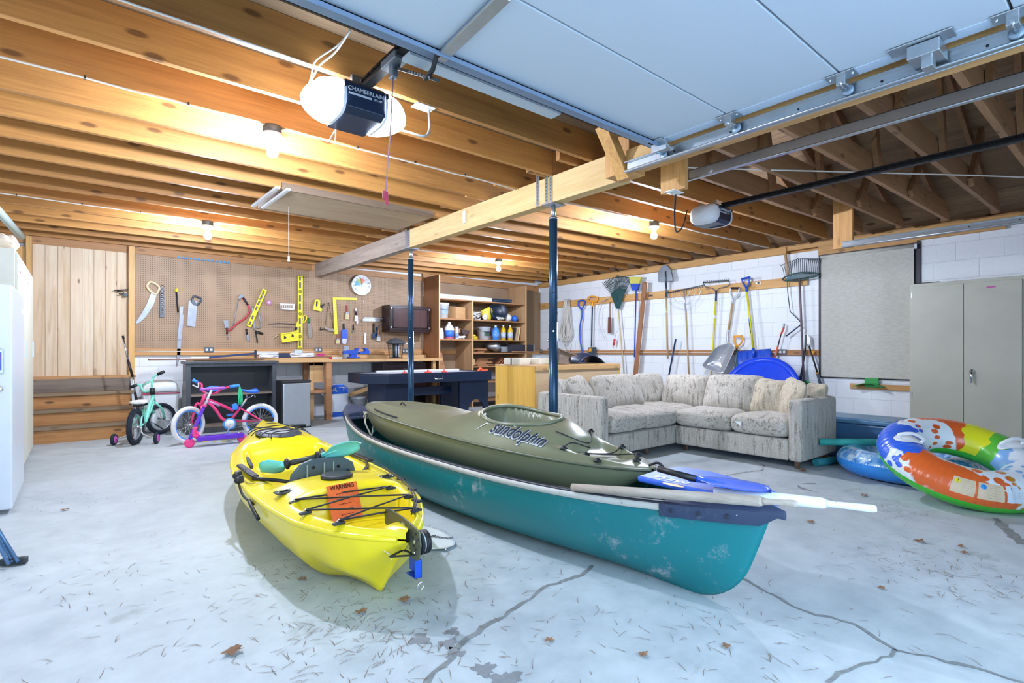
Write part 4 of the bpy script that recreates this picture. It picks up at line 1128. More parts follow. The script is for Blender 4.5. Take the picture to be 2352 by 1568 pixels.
def pillow(c, ax, ay, az, sx, sy, sz, e1=.35, e2=.35, n=36, m=18, lump=.008, seed=0, pinch=0.0):
    """soft cushion; az is the thin direction"""
    ax = Vector(ax).normalized(); az = Vector(az); az = (az-ax*az.dot(ax)).normalized(); ay = az.cross(ax); c = Vector(c)
    rn = random.Random(seed); ph = [rn.uniform(0, 6) for _ in range(6)]
    vs = []
    sg = lambda v, e: math.copysign(abs(v)**e, v)
    mb = MB()
    def fn(u, v):
        t = -PI/2 + PI*u; a = 2*PI*v
        ct, st = sg(math.cos(t), e1), sg(math.sin(t), e1*1.6)
        x = ct*sg(math.cos(a), e2); y = ct*sg(math.sin(a), e2)
        cr = max(abs(x), abs(y)); 
        k = 1 + pinch*(abs(x)*abs(y))
        zz = st*(1-.30*(abs(x)**4) - .30*(abs(y)**4)) if pinch else st*(1-.12*x**4-.12*y**4)
        w = lump*(math.sin(5*x+ph[0])*math.cos(4*y+ph[1]) + .6*math.sin(9*x+ph[2]+3*y))
        return c + ax*(x*k*sx/2) + ay*(y*k*sy/2) + az*(zz*sz/2 + w*(1 if st > 0 else .4))
    mb.grid(fn, m, n, closed_v=True)
    return mb
sf = tag(empty('corner_sofa', (4.6, 3.1, 0)), 'L-shaped cream tweed corner sofa standing by the white block wall', 'sofa')
SA = .60
MB().box(3.66, 5.42, 3.09, 3.92, .07, .25).box(4.68, 5.42, 1.985, 3.09, .07, .25).build('base', T_Z, sf, bevel=.02, seg=3)
MB().box(3.60, 5.42, 3.80, 3.94, .07, .60).box(5.30, 5.44, 1.90, 3.94, .07, .60).build('back_frame', T_Z, sf, bevel=.03, seg=3)
MB().box(3.55, 3.665, 3.085, 3.93, .07, SA).build('arm', T_Z, sf, bevel=.035, seg=4)
MB().box(4.66, 5.43, 1.865, 1.985, .07, .595).build('arm', T_Z, sf, bevel=.035, seg=4)
for (x, y) in ((4.78,1.95),(4.79,3.03),(5.33,1.93),(4.30,3.16),(3.65,3.16),(3.62,3.84),(5.35,3.84)):
    MB().cyl((x,y,.085), (x,y,0), .026, .020, 14).build('foot', plain('#6f5443', .5), sf)
def seat(x0, x1, y0, y1, mat, seed):
    pillow(((x0+x1)/2, (y0+y1)/2, .345), (1,0,0), (0,1,0), (0,0,1), x1-x0, y1-y0, .20, .30, .16, lump=.005, seed=seed).build('seat_cushion', mat, sf)
seat(3.67, 4.18, 3.055, 3.80, T_Y, 1); seat(4.18, 4.70, 3.055, 3.80, T_Y, 2)
seat(4.65, 5.30, 2.50, 3.09, T_X, 3); seat(4.65, 5.30, 1.985, 2.50, T_X, 4); seat(4.70, 5.30, 3.09, 3.80, T_X, 5)
def back(c, ax, az, w, h, t, seed, mat=T_Z, label=None, pinch=0.0, e2=.28):
    o = pillow(c, ax, None, az, w, h, t, .55, e2, lump=.008, seed=seed, pinch=pinch).build('back_cushion', mat, sf)
    return o
back((4.47,3.66,.565), (1,.02,0), (0,-1,.42), .74, .40, .24, 11)
back((5.08,3.69,.565), (1,0,0), (0,-1,.36), .48, .39, .20, 12)
back((5.17,3.28,.565), (0,1,0), (-1,0,.34), .54, .38, .22, 13)
back((5.15,2.71,.575), (0,1,.0), (-1,0,.40), .62, .40, .25, 14)
# loose pillows
def tpillow(c, ax, az, w, h, t, seed, label, mat=T_TAN):
    o = pillow(c, ax, None, az, w, h, t, .75, .55, lump=.010, seed=seed, pinch=.12).build('throw_pillow', mat)
    tag(o, label, 'pillow')
tpillow((3.98,3.72,.60), (.9,.25,.1), (-.3,-1,.5), .36, .34, .13, 21, 'striped cream pillow slumped between left arm and first back cushion of the sofa', T_Z)
tpillow((3.80,3.76,.58), (1,0,-.1), (0,-1,.4), .28, .30, .12, 22, 'cream pillow squeezed in the left rear corner of the sofa', T_Z)
tpillow((5.10,2.30,.56), (-.15,1,.1), (-1,-.1,.35), .38, .36, .16, 23, 'tan pillow standing beside the last back cushion of the sofa')
tpillow((5.06,2.13,.575), (.6,.7,.15), (-.8,.6,.3), .36, .36, .15, 24, 'tan pillow leaning on the right arm of the sofa')
tpillow((5.27,1.99,.60), (.3,1,0), (-1,.2,.3), .22, .22, .12, 25, 'small tan pillow behind the right arm of the sofa')
tg = MB(); q = V(4.635, 2.44, .37); tg.add([q, q+V(-.002,-.07,.0), q+V(-.002,-.065,-.045)], [(0,1,2)])
tg.build('paper_tag', M_WHITE, sf, rec=False)

# ---------------------------------------------------------------- pine desk behind the sofa
dk = tag(empty('pine_cabinet', (4.55, 4.6, 0)), 'honey pine cabinet with its plywood back turned to the sofa', 'cabinet')
MB().box(3.85, 3.875, 4.30, 5.00, 0, .835).build('side_panel', wood('#efc25f', '#d29a3e', 'Z', .45, .4, tone=0), dk, bevel=.002)
MB().box(5.28, 5.305, 4.30, 5.00, 0, .835).build('side_panel', wood('#efc25f', '#d29a3e', 'Z', .45, .4, tone=0), dk, bevel=.002)
MB().box(3.875, 5.28, 4.305, 4.315, .06, .815).box(3.875, 5.28, 4.315, 4.98, .06, .08).build('back_panel', wood('#dcc09a', '#c5a67d', 'X', .1, .55, tone=0), dk)
MB().box(3.86, 5.30, 4.285, 4.305, .795, .845).box(3.85, 5.305, 4.30, 5.01, .835, .853).build('top', wood('#d9b07a', '#bd925c', 'X', .4, .5, tone=0), dk, bevel=.002)
tr = MB().box(3.90, 5.0, 4.75, 4.78, .853, .93).box(3.90,3.95,4.60,4.90,.853,.93).box(4.2,4.25,4.60,4.90,.853,.92).box(4.55,4.6,4.60,4.90,.853,.92)
tag(tr.build('plastic_tray', plain('#ddd8c8', .5), bevel=.004), 'cream slotted plastic tray lying on the pine cabinet', 'tray')
bh = tag(empty('birdhouse', (4.45, 4.5, .853)), 'small grey weathered wooden birdhouse on the pine cabinet', 'birdhouse')
MB().prism([(4.34,4.42,.86),(4.52,4.42,.853),(4.56,4.42,.97),(4.36,4.42,1.02)], (0,.14,0)).build('box', W_GREY, bh, bevel=.002)
MB().bar((4.32,4.49,1.035),(4.62,4.49,.955), .2, .012, (0,0,1)).build('roof', W_GREY, bh)
MB().box(4.505,4.53,4.412,4.421,.885,.93).build('entrance', M_BLACK, bh)
sh_ = tag(empty('plastic_sled', (4.95,4.6,.853)), 'dark blue curved plastic shovel scoop lying on the pine cabinet', 'scoop')
MB().grid(lambda u, v: V(4.72+.5*u, 4.45+.32*v, .86+.13*math.sin(PI*min(1,u*1.1))**.7*(1-.3*(2*v-1)**2)), 16, 10).build('scoop', plain('#24304a', .4, .1), sh_, solid=.006)

# ---------------------------------------------------------------- air hockey table
ah_ = tag(empty('air_hockey_table', (4.1, 7.1, 0)), 'black air hockey table standing in front of the workbench', 'games table')
M_NVY = plain('#10233c', .35, .05, .08, name='navy_laminate')
P = [(3.05,7.05),(3.05,7.5),(3.15,7.6),(5.1,7.6),(5.1,6.72),(3.30,6.70)]
MB().prism([(x, y, .555) for x, y in P], (0,0,.125)).build('apron', M_NVY, ah_, bevel=.006)
tp_ = MB(); inn = [(3.13,7.09),(3.13,7.46),(3.19,7.53),(5.03,7.53),(5.03,6.79),(3.34,6.77)]
for (a, b), (c, d) in zip(zip(P, P[1:]+P[:1]), zip(inn, inn[1:]+inn[:1])):
    tp_.prism([(a[0],a[1],.68),(b[0],b[1],.68),(d[0],d[1],.68),(c[0],c[1],.68)], (0,0,.016))
tp_.build('top_rail', M_NVY, ah_, bevel=.002)
MB().prism([(x, y, .682) for x, y in inn], (0,0,.006)).build('playfield', plain('#dfe3f2', .25, 0, .02), ah_)
MB().box(3.5, 5.0, 7.50, 7.545, .69, .715).build('far_rail', plain('#d7dbe6', .3), ah_)
MB().box(3.32, 3.68, 6.86, 7.42, .02, .556).build('leg_panel', M_NVY, ah_, bevel=.004)
lp = [(4.54,0),(4.70,0)]+[(4.70+.16*(1-math.cos(a))/1.0, .24*math.sin(a)**.8) for a in [PI*i/14 for i in range(1,14)]]+[(5.02,0),(5.09,0),(5.09,.556),(4.54,.556)]
MB().prism([(x, 6.80, z+.015) for x, z in lp], (0,.05,0)).build('leg_panel', M_NVY, ah_, bevel=.003)
MB().box(4.56,5.05,7.38,7.43,.015,.556).build('leg_panel', M_NVY, ah_, bevel=.003)
MB().box(3.68, 4.56, 7.05, 7.09, .34, .47).build('stretcher', M_NVY, ah_, bevel=.003)
for x in (4.6, 5.06, 3.36, 3.64): MB().cyl((x,6.83 if x > 4 else 6.9,.02),(x,6.83 if x > 4 else 6.9,0), .016, n=12).build('leveller', M_CHROME, ah_)
MB().tube([(4.02,6.70,.635),(4.03,6.675,.605),(4.16,6.675,.605),(4.17,6.70,.635)], .007, 8).build('coin_handle', M_CHROME, ah_)
M_RED = plain('#e6483a', .4); M_ORG = plain('#ee6a44', .4)
def mallet(x, y, label, s=1, mat=None):
    o = MB().lathe([(.05*s,0),(.05*s,.014),(.038*s,.018),(.016*s,.022),(.016*s,.042),(.0001,.048)], (x,y,.689), n=20).build('hockey_mallet', mat or M_RED); tag(o, label, 'mallet')
mallet(3.62,6.84,'red mallet at the rounded left end of the hockey table', .8); mallet(4.02,6.86,'red mallet near the middle of the hockey table', 1.1); mallet(4.30,6.86,'smaller red puck handle right of the blue post on the hockey table', .8)
o = MB().tube(bez([V(4.92,6.84,.70),V(4.98,6.86,.735),V(5.05,6.9,.70)]), .018, 8).box(4.98,5.09,6.81,6.86,.698,.73).build('toy_scoop', M_ORG); tag(o, 'orange plastic toy at the right end of the hockey table', 'toy')

# ---------------------------------------------------------------- wooden shelving
W_SH = wood('#a9784f', '#87593a', 'Z', .05, .55, tone=.04); W_SHX = wood('#b98a60', '#94683f', 'X', .05, .55, tone=.04)
W_SHL = wood('#c9a277', '#a9815a', 'Z', .3, .55, tone=.04)
W_EDGE = wood('#dfb988', '#c89d68', 'Z', .0, .5, tone=0)
sv = tag(empty('wooden_shelving', (5.7, 8.05, 0)), 'tall open wooden shelving built between the workbench and the room corner', 'shelving')
YS0, YS1 = 7.79, 8.32
MB().box(4.775, 4.795, YS0, YS1, 0, 2.325).build('side_panel', W_SH, sv)
MB().box(4.772, 4.798, YS0-.006, YS0, 0, 2.325).build('edge_strip', W_EDGE, sv)
MB().box(5.47, 5.49, YS0, YS1, 0, 1.93).build('divider', W_SHL, sv)
MB().box(5.467, 5.493, YS0-.006, YS0, 0, 1.93).build('edge_strip', W_EDGE, sv)
MB().box(6.74, 6.76, YS0, YS1, 0, 2.29).build('side_panel', W_SHL, sv)
MB().box(6.737, 6.763, YS0-.006, YS0, 0, 2.29).build('edge_strip', W_EDGE, sv)
SHZ = {'top':1.93, 2:1.585, 3:1.225, 4:.985, 5:.74, 6:.46, 7:.12}
MB().box(4.795, 6.74, YS0, YS1, 1.91, 1.93).build('shelf', W_SHX, sv)
for k in (2, 3):
    MB().box(4.795, 5.47, YS0, YS1, SHZ[k]-.02, SHZ[k]).build('shelf', W_SHX, sv)
    MB().box(5.49, 6.74, YS0, YS1, SHZ[k]-.02, SHZ[k]).build('shelf', W_SHX, sv)
for k in (4, 5, 6, 7): MB().box(5.49, 6.74, YS0, YS1, SHZ[k]-.02, SHZ[k]).build('shelf', W_SHX, sv)
MB().box(4.795, 5.47, YS0, YS1, .10, .12).build('shelf', W_SHX, sv)
def bxo(name, x0, x1, y0, y1, z0, z1, mat, label, cat, bev=.004, rot=0.0):
    cx, cy = (x0+x1)/2, (y0+y1)/2
    m = MB().obox((cx, cy, (z0+z1)/2), x1-x0, y1-y0, z1-z0, (math.cos(rot), math.sin(rot), 0), (-math.sin(rot), math.cos(rot), 0))
    o = m.build(name, mat, bevel=bev); return tag(o, label, cat)
def jug(x, y, z, r, h, body, cap, label, name='jug', cat='jug', band=None, neck=.3, liquid=None):
    t = tag(empty(name, (x, y, z)), label, cat)
    MB().lathe([(r*.9, 0), (r, .01), (r, h*.62), (r*.93, h*.70), (r*neck*1.1, h*.90), (r*neck, h*.92)], (x,y,z), n=24).build('body', body, t)
    MB().lathe([(r*neck*1.15, h*.92), (r*neck*1.15, h), (.0001, h+.001)], (x,y,z), n=16).build('cap', cap, t)
    if band: MB().lathe([(r*1.012, h*.14), (r*1.012, h*.52)], (x,y,z), n=24).build('paper_band', band, t)
    if liquid: MB().lathe([(r*.93, .002), (r*1.008, .012), (r*1.008, h*.14)], (x,y,z), n=24).build('tinted_base', liquid, t)
    return t
def bucket(x, y, z, r, h, mat, label, lid=None, handle=True, band=None):
    t = tag(empty('bucket', (x, y, z)), label, 'bucket')
    MB().lathe([(r*.86, 0), (r, h*.96), (r*1.05, h*.96), (r*1.05, h), (r*.97, h), (r*.84, .01), (.0001, .01)], (x,y,z), n=32).build('body', mat, t)
    if lid: MB().lathe([(r*1.06, h-.02), (r*1.07, h+.004), (r*.98, h+.010), (.0001, h+.006)], (x,y,z), n=32).build('lid', lid, t)
    if handle: MB().tube([V(x+r*1.05*math.cos(a), y-r*1.05*abs(math.sin(a))**.8-.004, z+h*.86-h*.30*math.sin(a)) for a in [PI*i/14 for i in range(15)]], .003, 6).build('handle', M_IRON, t)
    if band: MB().grid(lambda u, v: V(x+r*1.0*math.sin(-.55+1.1*u), y-r*.985*math.cos(-.55+1.1*u), z+h*(.30+.35*v)), 12, 3).build('label_print', band, t)
    return t
M_CARD = plain('#c39a6b', .8, 0, .06, name='cardboard'); M_CARD2 = plain('#b2885c', .8, 0, .06)
T = SHZ['top']
bxo('light_box', 4.84, 5.98, 7.86, 7.98, T, T+.075, plain('#dfe5ee', .45, 0, .05), 'long white carton lying along the top of the wooden shelving', 'box')
bxo('light_box', 4.80, 5.95, 8.0, 8.12, T, T+.10, plain('#bccfe2', .45, 0, .05), 'long pale blue carton behind the white one on top of the shelving', 'box')
for i in range(3): bxo('pavement_liner', 6.02+.01*i, 6.46+.01*i, 7.88, 8.15, T+.028*i, T+.022+.028*i, plain(['#2c3c50','#3a4e64','#314458'][i], .5), ['bottom','middle','top'][i]+' dark flat tray of the stack at the right end of the top shelf', 'tray', .003).name = 'flat_tray'
Z2 = SHZ[2]
b = bucket(4.95, 7.98, Z2, .125, .265, plain('#e7ebef', .4), 'white lidded bucket on the second shelf from the top', lid=plain('#eef1f4', .4), band=plain('#8fa6c4', .5))
bxo('cardboard_box', 5.15, 5.40, 7.90, 8.12, Z2, Z2+.22, M_CARD, 'tilted cardboard box beside the white lidded bucket', 'box', rot=.25)
bxo('cardboard_box', 5.10, 5.44, 8.14, 8.30, Z2, Z2+.25, M_CARD2, 'darker cardboard box behind the tilted one on the second shelf', 'box')
def tangle(c, s, n, r, mat, name, label, cat, seed):
    rn = random.Random(seed); m = MB()
    for k in range(n):
        p = [V(c[0]+rn.uniform(-1,1)*s[0], c[1]+rn.uniform(-1,1)*s[1], c[2]+abs(rn.uniform(0,1))*s[2]) for _ in range(6)]
        m.tube(bez(p, 5), r, 5)
    o = m.build(name, mat); return tag(o, label, cat)
tangle((5.66,8.0,Z2+.01), (.13,.12,.15), 7, .009, plain('#d9dbd6', .6), 'coiled_cord', 'tangle of pale cord on the shelf right of the divider', 'cord', 5)
rl_ = MB().lathe([(.02,0),(.055,0),(.055,.03),(.02,.03)], (5.80,7.86,Z2+.06), (0,-1,0), 20).build('tape_roll', plain('#e2e0d8', .6)); tag(rl_, 'white tape roll in front of the tangled cord', 'tape')
dm = MB(); dm.grid(lambda u, v: V(5.95+.14*(u-.5)*2*(.6+.4*v), 8.0+.08*math.sin(PI*u)*-1, Z2+.02+.24*v*(1-.3*abs(2*u-1))), 10, 8)
tag(dm.build('snorkel_mask', plain('#d8c83a', .4), solid=.03), 'yellow rimmed mask leaning behind the pale cord', 'mask')
o = MB().lathe([(.15,0),(.17,.05),(.185,.16),(.175,.17),(.14,.06),(.0001,.04)], (6.16,8.02,Z2+.16), (-.15,-1,.25), 28).build('black_bucket', plain('#1e2c3d', .4)); tag(o, 'black bucket lying on its side on the second shelf', 'bucket')
tangle((6.15,7.85,Z2+.015), (.09,.04,.06), 3, .008, plain('#d5d2c6', .6), 'rope_bundle', 'short rope bundle in front of the black bucket', 'rope', 9)
o = MB().ball((6.43,7.95,Z2+.075), .075).build('foam_ball', plain('#e4e2da', .6)); tag(o, 'white ball on the second shelf beside the blue ball', 'ball')
o = MB().ball((6.58,7.93,Z2+.065), .066).build('ball', plain('#2f6bd0', .4)); tag(o, 'blue ball at the right end of the second shelf', 'ball')
Z3 = SHZ[3]
jug(4.87, 7.90, Z3, .06, .19, M_WHITE, plain('#e2d8c0', .5), 'short white tub at the left end of the third shelf', 'tub', 'tub', neck=.7)
jug(5.055, 7.90, Z3, .083, .30, plain('#e9ecf2', .35), M_WHITE, 'white jug with a blue paper band on the third shelf', band=plain('#3c6ed2', .5), liquid=plain('#b04a6a', .5))
jug(5.20, 7.88, Z3, .036, .22, plain('#cfd6dc', .3, .2), M_WHITE, 'slim pale spray can right of the white jug', 'spray_can', 'can', neck=.8, band=plain('#7fa0c8', .5))
bxo('cardboard_box', 5.25, 5.40, 8.02, 8.2, Z3, Z3+.20, M_CARD, 'open cardboard box on the third shelf left of the divider', 'box', rot=-.2)
tangle((5.28,7.86,Z3+.01), (.08,.04,.05), 5, .014, plain('#e6e0de', .8), 'rag', 'crumpled white rag in front of the open cardboard box', 'rag', 12)
o = MB().prism([(5.30,7.86,Z3+.18),(5.465,7.86,Z3+.16),(5.44,7.86,Z3+.10),(5.40,7.86,Z3+.09),(5.39,7.86,Z3+.0),(5.345,7.86,Z3),(5.34,7.86,Z3+.09),(5.31,7.86,Z3+.11)], (0,.06,0)).build('wood_bracket', plain('#4a3b36', .6)); tag(o, 'dark brown bracket block beside the shelf divider', 'bracket')
bucket(6.0-.13, 7.98, Z3, .125, .24, plain('#e4e9f0', .4), 'open white bucket with a printed panel on the third shelf', band=plain('#32503f', .5))
o = MB().obox((5.60,7.9,Z3+.03), .10,.08,.06,(1,.3,0)).obox((5.56,7.88,Z3+.075), .08,.06,.03,(1,-.3,0)).build('tape_measure', [plain('#e0c52e', .4)], bevel=.006); tag(o, 'yellow tape measure left of the open white bucket', 'tape measure')
M_BLUEL = plain('#3f86dc', .2, 0, .05); M_OIL = plain('#d8b01e', .15, 0, .05)
jug(6.09, 7.90, Z3, .068, .27, M_BLUEL, M_WHITE, 'blue washer fluid jug on the third shelf', band=plain('#5b98e4', .3))
jug(6.175, 8.03, Z3, .058, .26, M_BLUEL, M_WHITE, 'second blue jug half behind the first washer fluid jug', 'jug')
jug(6.29, 7.92, Z3, .050, .285, M_OIL, M_WHITE, 'yellow oil bottle next to the blue jugs', 'oil_bottle', 'bottle', band=plain('#b9c8e6', .5))
jug(6.445, 7.90, Z3, .052, .285, M_OIL, M_WHITE, 'yellow oil bottle nearest the leaning books', 'oil_bottle', 'bottle', band=plain('#b9c8e6', .5))
for i, (c, l) in enumerate((('#3a2d2c', 'dark brown book leaning on the third shelf'), ('#cdb489', 'tan board leaning beside the dark book'), ('#e0cfa6', 'cream clipboard leaning at the right end of the third shelf'))):
    x = 6.53+.055*i; o = MB().bar((x, 8.02, Z3), (x+.05, 8.02, Z3+.24+.01*i), .26, .022, (1,0,-.2)).build('leaning_board', plain(c, .7), bevel=.002); tag(o, l, 'board')
Z4 = SHZ[4]; Z5 = SHZ[5]
def scraps(z, x0, x1, n, seed, mat, where, h=.02):
    rn = random.Random(seed); zz = z
    for i in range(n):
        w = rn.uniform(.4, .95)*(x1-x0); cx = rn.uniform(x0+w/2, x1-w/2); a = rn.uniform(-.22, .22); hh = h*rn.uniform(.7, 1.4)
        o = MB().obox((cx, 8.0+rn.uniform(-.06,.03), zz+hh/2), w, rn.uniform(.06,.14), hh, (math.cos(a), math.sin(a), 0)).build('wood_offcut', mat, bevel=.001)
        tag(o, 'sawn wood offcut in the stack '+where, 'offcut', 'offcuts '+where); zz += hh+.001
W_SCR = wood('#c99468', '#a3714a', 'X', .1, .65, tone=.25); W_SCR2 = wood('#b57952', '#8f5a3c', 'X', .1, .65, tone=.3)
scraps(Z4, 5.52, 5.96, 4, 3, W_SCR, 'on the fourth shelf', .022)
scraps(Z5, 5.66, 6.10, 7, 4, W_SCR, 'on the fifth shelf', .017)
o = MB().prism([(5.52,7.9,Z5),(5.63,7.9,Z5+.02),(5.60,7.9,Z5+.14),(5.51,7.9,Z5+.12)], (0,.02,0)).build('picture_frame', plain('#cfae7c', .6)); tag(o, 'small pale frame leaning at the left of the fifth shelf', 'frame')
for i in range(6):
    x = 6.15+.07*i
    o = MB().bar((x, 7.98, Z5+.006), (x+.13, 7.96, Z5+.15+.004*i), .10, .014, (-1,0,1)).build('wood_offcut', W_SCR2, bevel=.001); tag(o, 'reddish slat fanned out at the right of the fifth shelf', 'offcut', 'fanned reddish slats on the fifth shelf')
dc = tag(empty('sheet_metal_duct', (6.15, 7.95, Z4)), 'galvanised round to square duct boot on the fourth shelf', 'duct')
MB().tube([(5.95,8.0,Z4+.13),(6.10,7.98,Z4+.13),(6.13,7.97,Z4+.12),(6.22,7.95,Z4+.08)], [.05,.085,.10,.07], 18).build('boot', M_STEEL, dc)
MB().obox((6.29,7.94,Z4+.065), .15,.14,.10,(1,-.1,0)).build('collar', M_STEEL, dc, bevel=.003)
bxo('black_case', 6.36, 6.98, 7.80, 7.98, Z4+.012, Z4+.155, plain('#2a2a33', .5), 'long black case sticking out past the right end of the fourth shelf', 'case')
o = bpy.data.objects['black_case']; MB().box(6.955,6.983,7.796,7.984,Z4+.01,Z4+.158).build('corner_guard', M_STEEL, o)
o = MB().cyl((6.38,7.77,Z4+.018),(7.0,7.74,Z4+.018), .011, n=10).build('wood_dowel', W_SCR); tag(o, 'thin wooden dowel lying in front of the black case', 'dowel')
for i, (xb, xt, zt, l) in enumerate(((5.02,4.84,.98,'pale tapered board leaning inside the left bay of the shelving'),(5.20,5.02,.70,'shorter board leaning behind the tapered one in the shelving bay'),(5.32,5.12,.52,'narrow dark batten leaning low in the shelving bay'),(5.40,5.22,.46,'short light batten leaning at the right of the shelving bay'))):
    o = MB().bar((xb, 7.86+.07*i, .125), (xt, 7.90+.08*i, zt), .018, .11-.02*i, (1,0,.3)).build('leaning_board', [W_SCR, W_SHX, W_GREY, W_SCR][i], bevel=.002); tag(o, l, 'board')
o = bxo('framed_print', 4.88, 5.10, 7.66, 7.69, .10, .34, plain('#cdbf9f', .5), 'small framed page of writing leaning under the hockey table', 'picture')
o2 = MB().box(4.90,5.08,7.655,7.66,.12,.32).build('page', plain('#ece9df', .6), o)
for i in range(6): MB().box(4.92, 5.06-.02*(i % 3), 7.6535, 7.6548, .298-.03*i, .304-.03*i).build('page_line', plain('#6e675c', .7), o2)
bpy.data.objects['framed_print'].location.z -= .10

# ---------------------------------------------------------------- workbench
wb = tag(empty('workbench', (3.3, 8.0, 0)), 'long pine workbench running along the pegboard wall', 'workbench')
BT = .895
MB().box(1.12, 4.774, 7.67, 8.30, BT-.045, BT).build('bench_top', W_BENCH, wb, bevel=.003)
MB().box(2.05, 4.774, 8.22, 8.31, BT, BT+.055).build('back_ledge', wood('#e0b987', '#c79c67', 'X', .2, .6, tone=0), wb, bevel=.002)
MB().box(2.80, 2.88, 7.69, 7.78, 0, BT-.045).build('leg', W_SCR, wb, bevel=.003)
MB().box(2.60, 2.66, 8.05, 8.12, 0, BT-.045).build('leg', W_SCR, wb, bevel=.003)
MB().box(2.66, 2.80, 7.80, 7.84, .55, .85).box(2.60,2.86,7.80,7.84,.80,.85).box(2.60,2.66,7.80,7.84,0,.85).build('leg_frame', W_BENCH, wb, bevel=.002)
MB().box(2.10, 2.84, 7.72, 8.20, .40, .44).build('lower_shelf', W_SCR, wb, bevel=.002)
MB().box(4.62, 4.67, 7.72, 7.78, 0, BT-.045).build('leg', W_BENCH, wb, bevel=.002)
# items on the bench, seen edge-on
def board(a, b, w, h, mat, label, name='loose_board'):
    o = MB().bar(a, b, w, h).build(name, mat, bevel=.002); return tag(o, label, 'board')
p0 = oy(340,826,7.72)
board((p0.x, 7.66, BT+.012), (1.95, 7.72, BT+.012), .12, .016, wood('#8b5f4a', '#6b4534', 'X', 0, .6, tone=0), 'long thin reddish board overhanging the left end of the workbench')
board((1.35, 7.95, BT+.03), (2.0, 8.0, BT+.03), .14, .045, W_BENCH, 'pale pine board behind the black bar on the workbench')
board((1.85, 7.80, BT+.012), (3.02, 7.78, BT+.012), .10, .022, W_BENCH, 'long pale board lying on the workbench left of the vise')
board((1.95, 7.87, BT+.032), (2.95, 7.90, BT+.032), .06, .018, wood('#9c6a4f', '#7a4d38', 'X', 0, .6, tone=0), 'thin brown strip lying on top of the pale board')
gt = tag(empty('bar_clamp', (1.6, 7.78, BT)), 'black and silver bar clamp lying on the left half of the workbench', 'clamp')
a = V(1.30,7.74,BT+.035); b = V(1.86,7.76,BT+.085)
MB().bar(a, b, .02, .026).build('bar', plain('#2b3d66', .4, .2), gt, bevel=.002)
MB().bar(a+V(-.2,0,0), a+V(0,0,0), .02, .012).build('steel_bar', M_CHROME, gt); MB().bar(b, b+V(.3,.02,.0), .02, .03).build('handle', plain('#cfd2d2', .5), gt, bevel=.004)
MB().box(b.x-.012, b.x+.012, 7.74, 7.78, BT+.0, BT+.13).build('jaw', M_IRON, gt, bevel=.003)
bxo('tape_case', 2.17, 2.33, 7.83, 7.93, BT+.025, BT+.09, plain('#24304c', .5), 'dark blue tool case on the workbench beside the crumpled plastic', 'case')
tangle((2.02,7.77,BT+.03), (.13,.05,.03), 6, .012, plain('#dcdce0', .8), 'crumpled_rag', 'white crumpled cloth on the workbench above the black bookcase', 'cloth', 31)
tangle((2.52,7.90,BT+.035), (.17,.06,.05), 7, .012, plain('#e4e6ea', .4), 'plastic_bag', 'crumpled clear plastic bag on the workbench left of the long yellow level', 'bag', 32)
bxo('small_carton', 2.46, 2.57, 8.02, 8.12, BT+.005, BT+.14, plain('#c9d6e8', .6), 'small pale carton on the workbench left of the long yellow level', 'box')
tangle((2.80,7.90,BT+.045), (.07,.03,.03), 4, .010, plain('#d43f94', .5), 'pink_toy', 'magenta plastic piece lying on the brown strip', 'toy', 33)
o = MB().cyl((2.90,7.73,BT+.014),(3.05,7.72,BT+.014),.013,n=10).build('caulk_tube', M_WHITE); tag(o, 'white tube with a red cap lying left of the vise', 'tube'); MB().cyl((2.86,7.735,BT+.014),(2.90,7.73,BT+.014),.014,n=10).build('cap', plain('#cf3a45', .5), o)
o = bxo('grey_block', 3.245, 3.325, 8.13, 8.20, BT+.001, BT+.20, plain('#9aa4b4', .6), 'grey upright block standing behind the blue vise', 'block')
vs_b = tag(empty('bench_vise', (3.28, 7.85, BT)), 'blue bench vise bolted to the workbench', 'vise')
M_VB = plain('#1f4fb8', .35, .1)
MB().obox((3.28,7.85,BT+.02), .17,.13,.025,(1,0,0)).obox((3.27,7.85,BT+.06), .10,.09,.07,(1,0,0)).build('base', M_VB, vs_b, bevel=.008)
MB().prism([(3.20,7.80,BT+.07),(3.33,7.80,BT+.07),(3.34,7.80,BT+.12),(3.365,7.80,BT+.165),(3.33,7.80,BT+.165),(3.29,7.80,BT+.14),(3.12,7.80,BT+.12),(3.11,7.80,BT+.07)], (0,.09,0)).build('fixed_jaw', M_VB, vs_b, bevel=.006)
MB().prism([(3.36,7.80,BT+.07),(3.52,7.80,BT+.07),(3.52,7.80,BT+.13),(3.49,7.80,BT+.165),(3.44,7.80,BT+.17),(3.46,7.80,BT+.12),(3.37,7.80,BT+.105)], (0,.09,0)).build('moving_jaw', M_VB, vs_b, bevel=.006)
MB().cyl((3.52,7.845,BT+.09),(3.56,7.845,BT+.09),.012,n=10).cyl((3.55,7.845,BT+.015),(3.55,7.845,BT+.135),.005,n=8).build('screw_handle', M_STEEL, vs_b)
bz = tag(empty('insect_lantern', (3.98, 7.92, BT)), 'dark grey caged insect lantern standing on the workbench', 'lantern')
LX, LY = 4.03, 7.92
MB().lathe([(.12,.0),(.12,.015),(.06,.02),(.0001,.02)], (LX,LY,BT), n=24).build('base', M_IRON, bz)
MB().lathe([(.125,.225),(.165,.25),(.165,.262),(.09,.315),(.04,.325),(.02,.335),(.0001,.34)], (LX,LY,BT), n=8).build('roof_cap', plain('#4a5158', .5), bz, bevel=.002)
cg = MB()
for i in range(18):
    a = 2*PI*i/18; cg.tube([(LX+.105*math.cos(a), LY+.105*math.sin(a), BT+.015), (LX+.13*math.cos(a), LY+.13*math.sin(a), BT+.24)], .0025, 5)
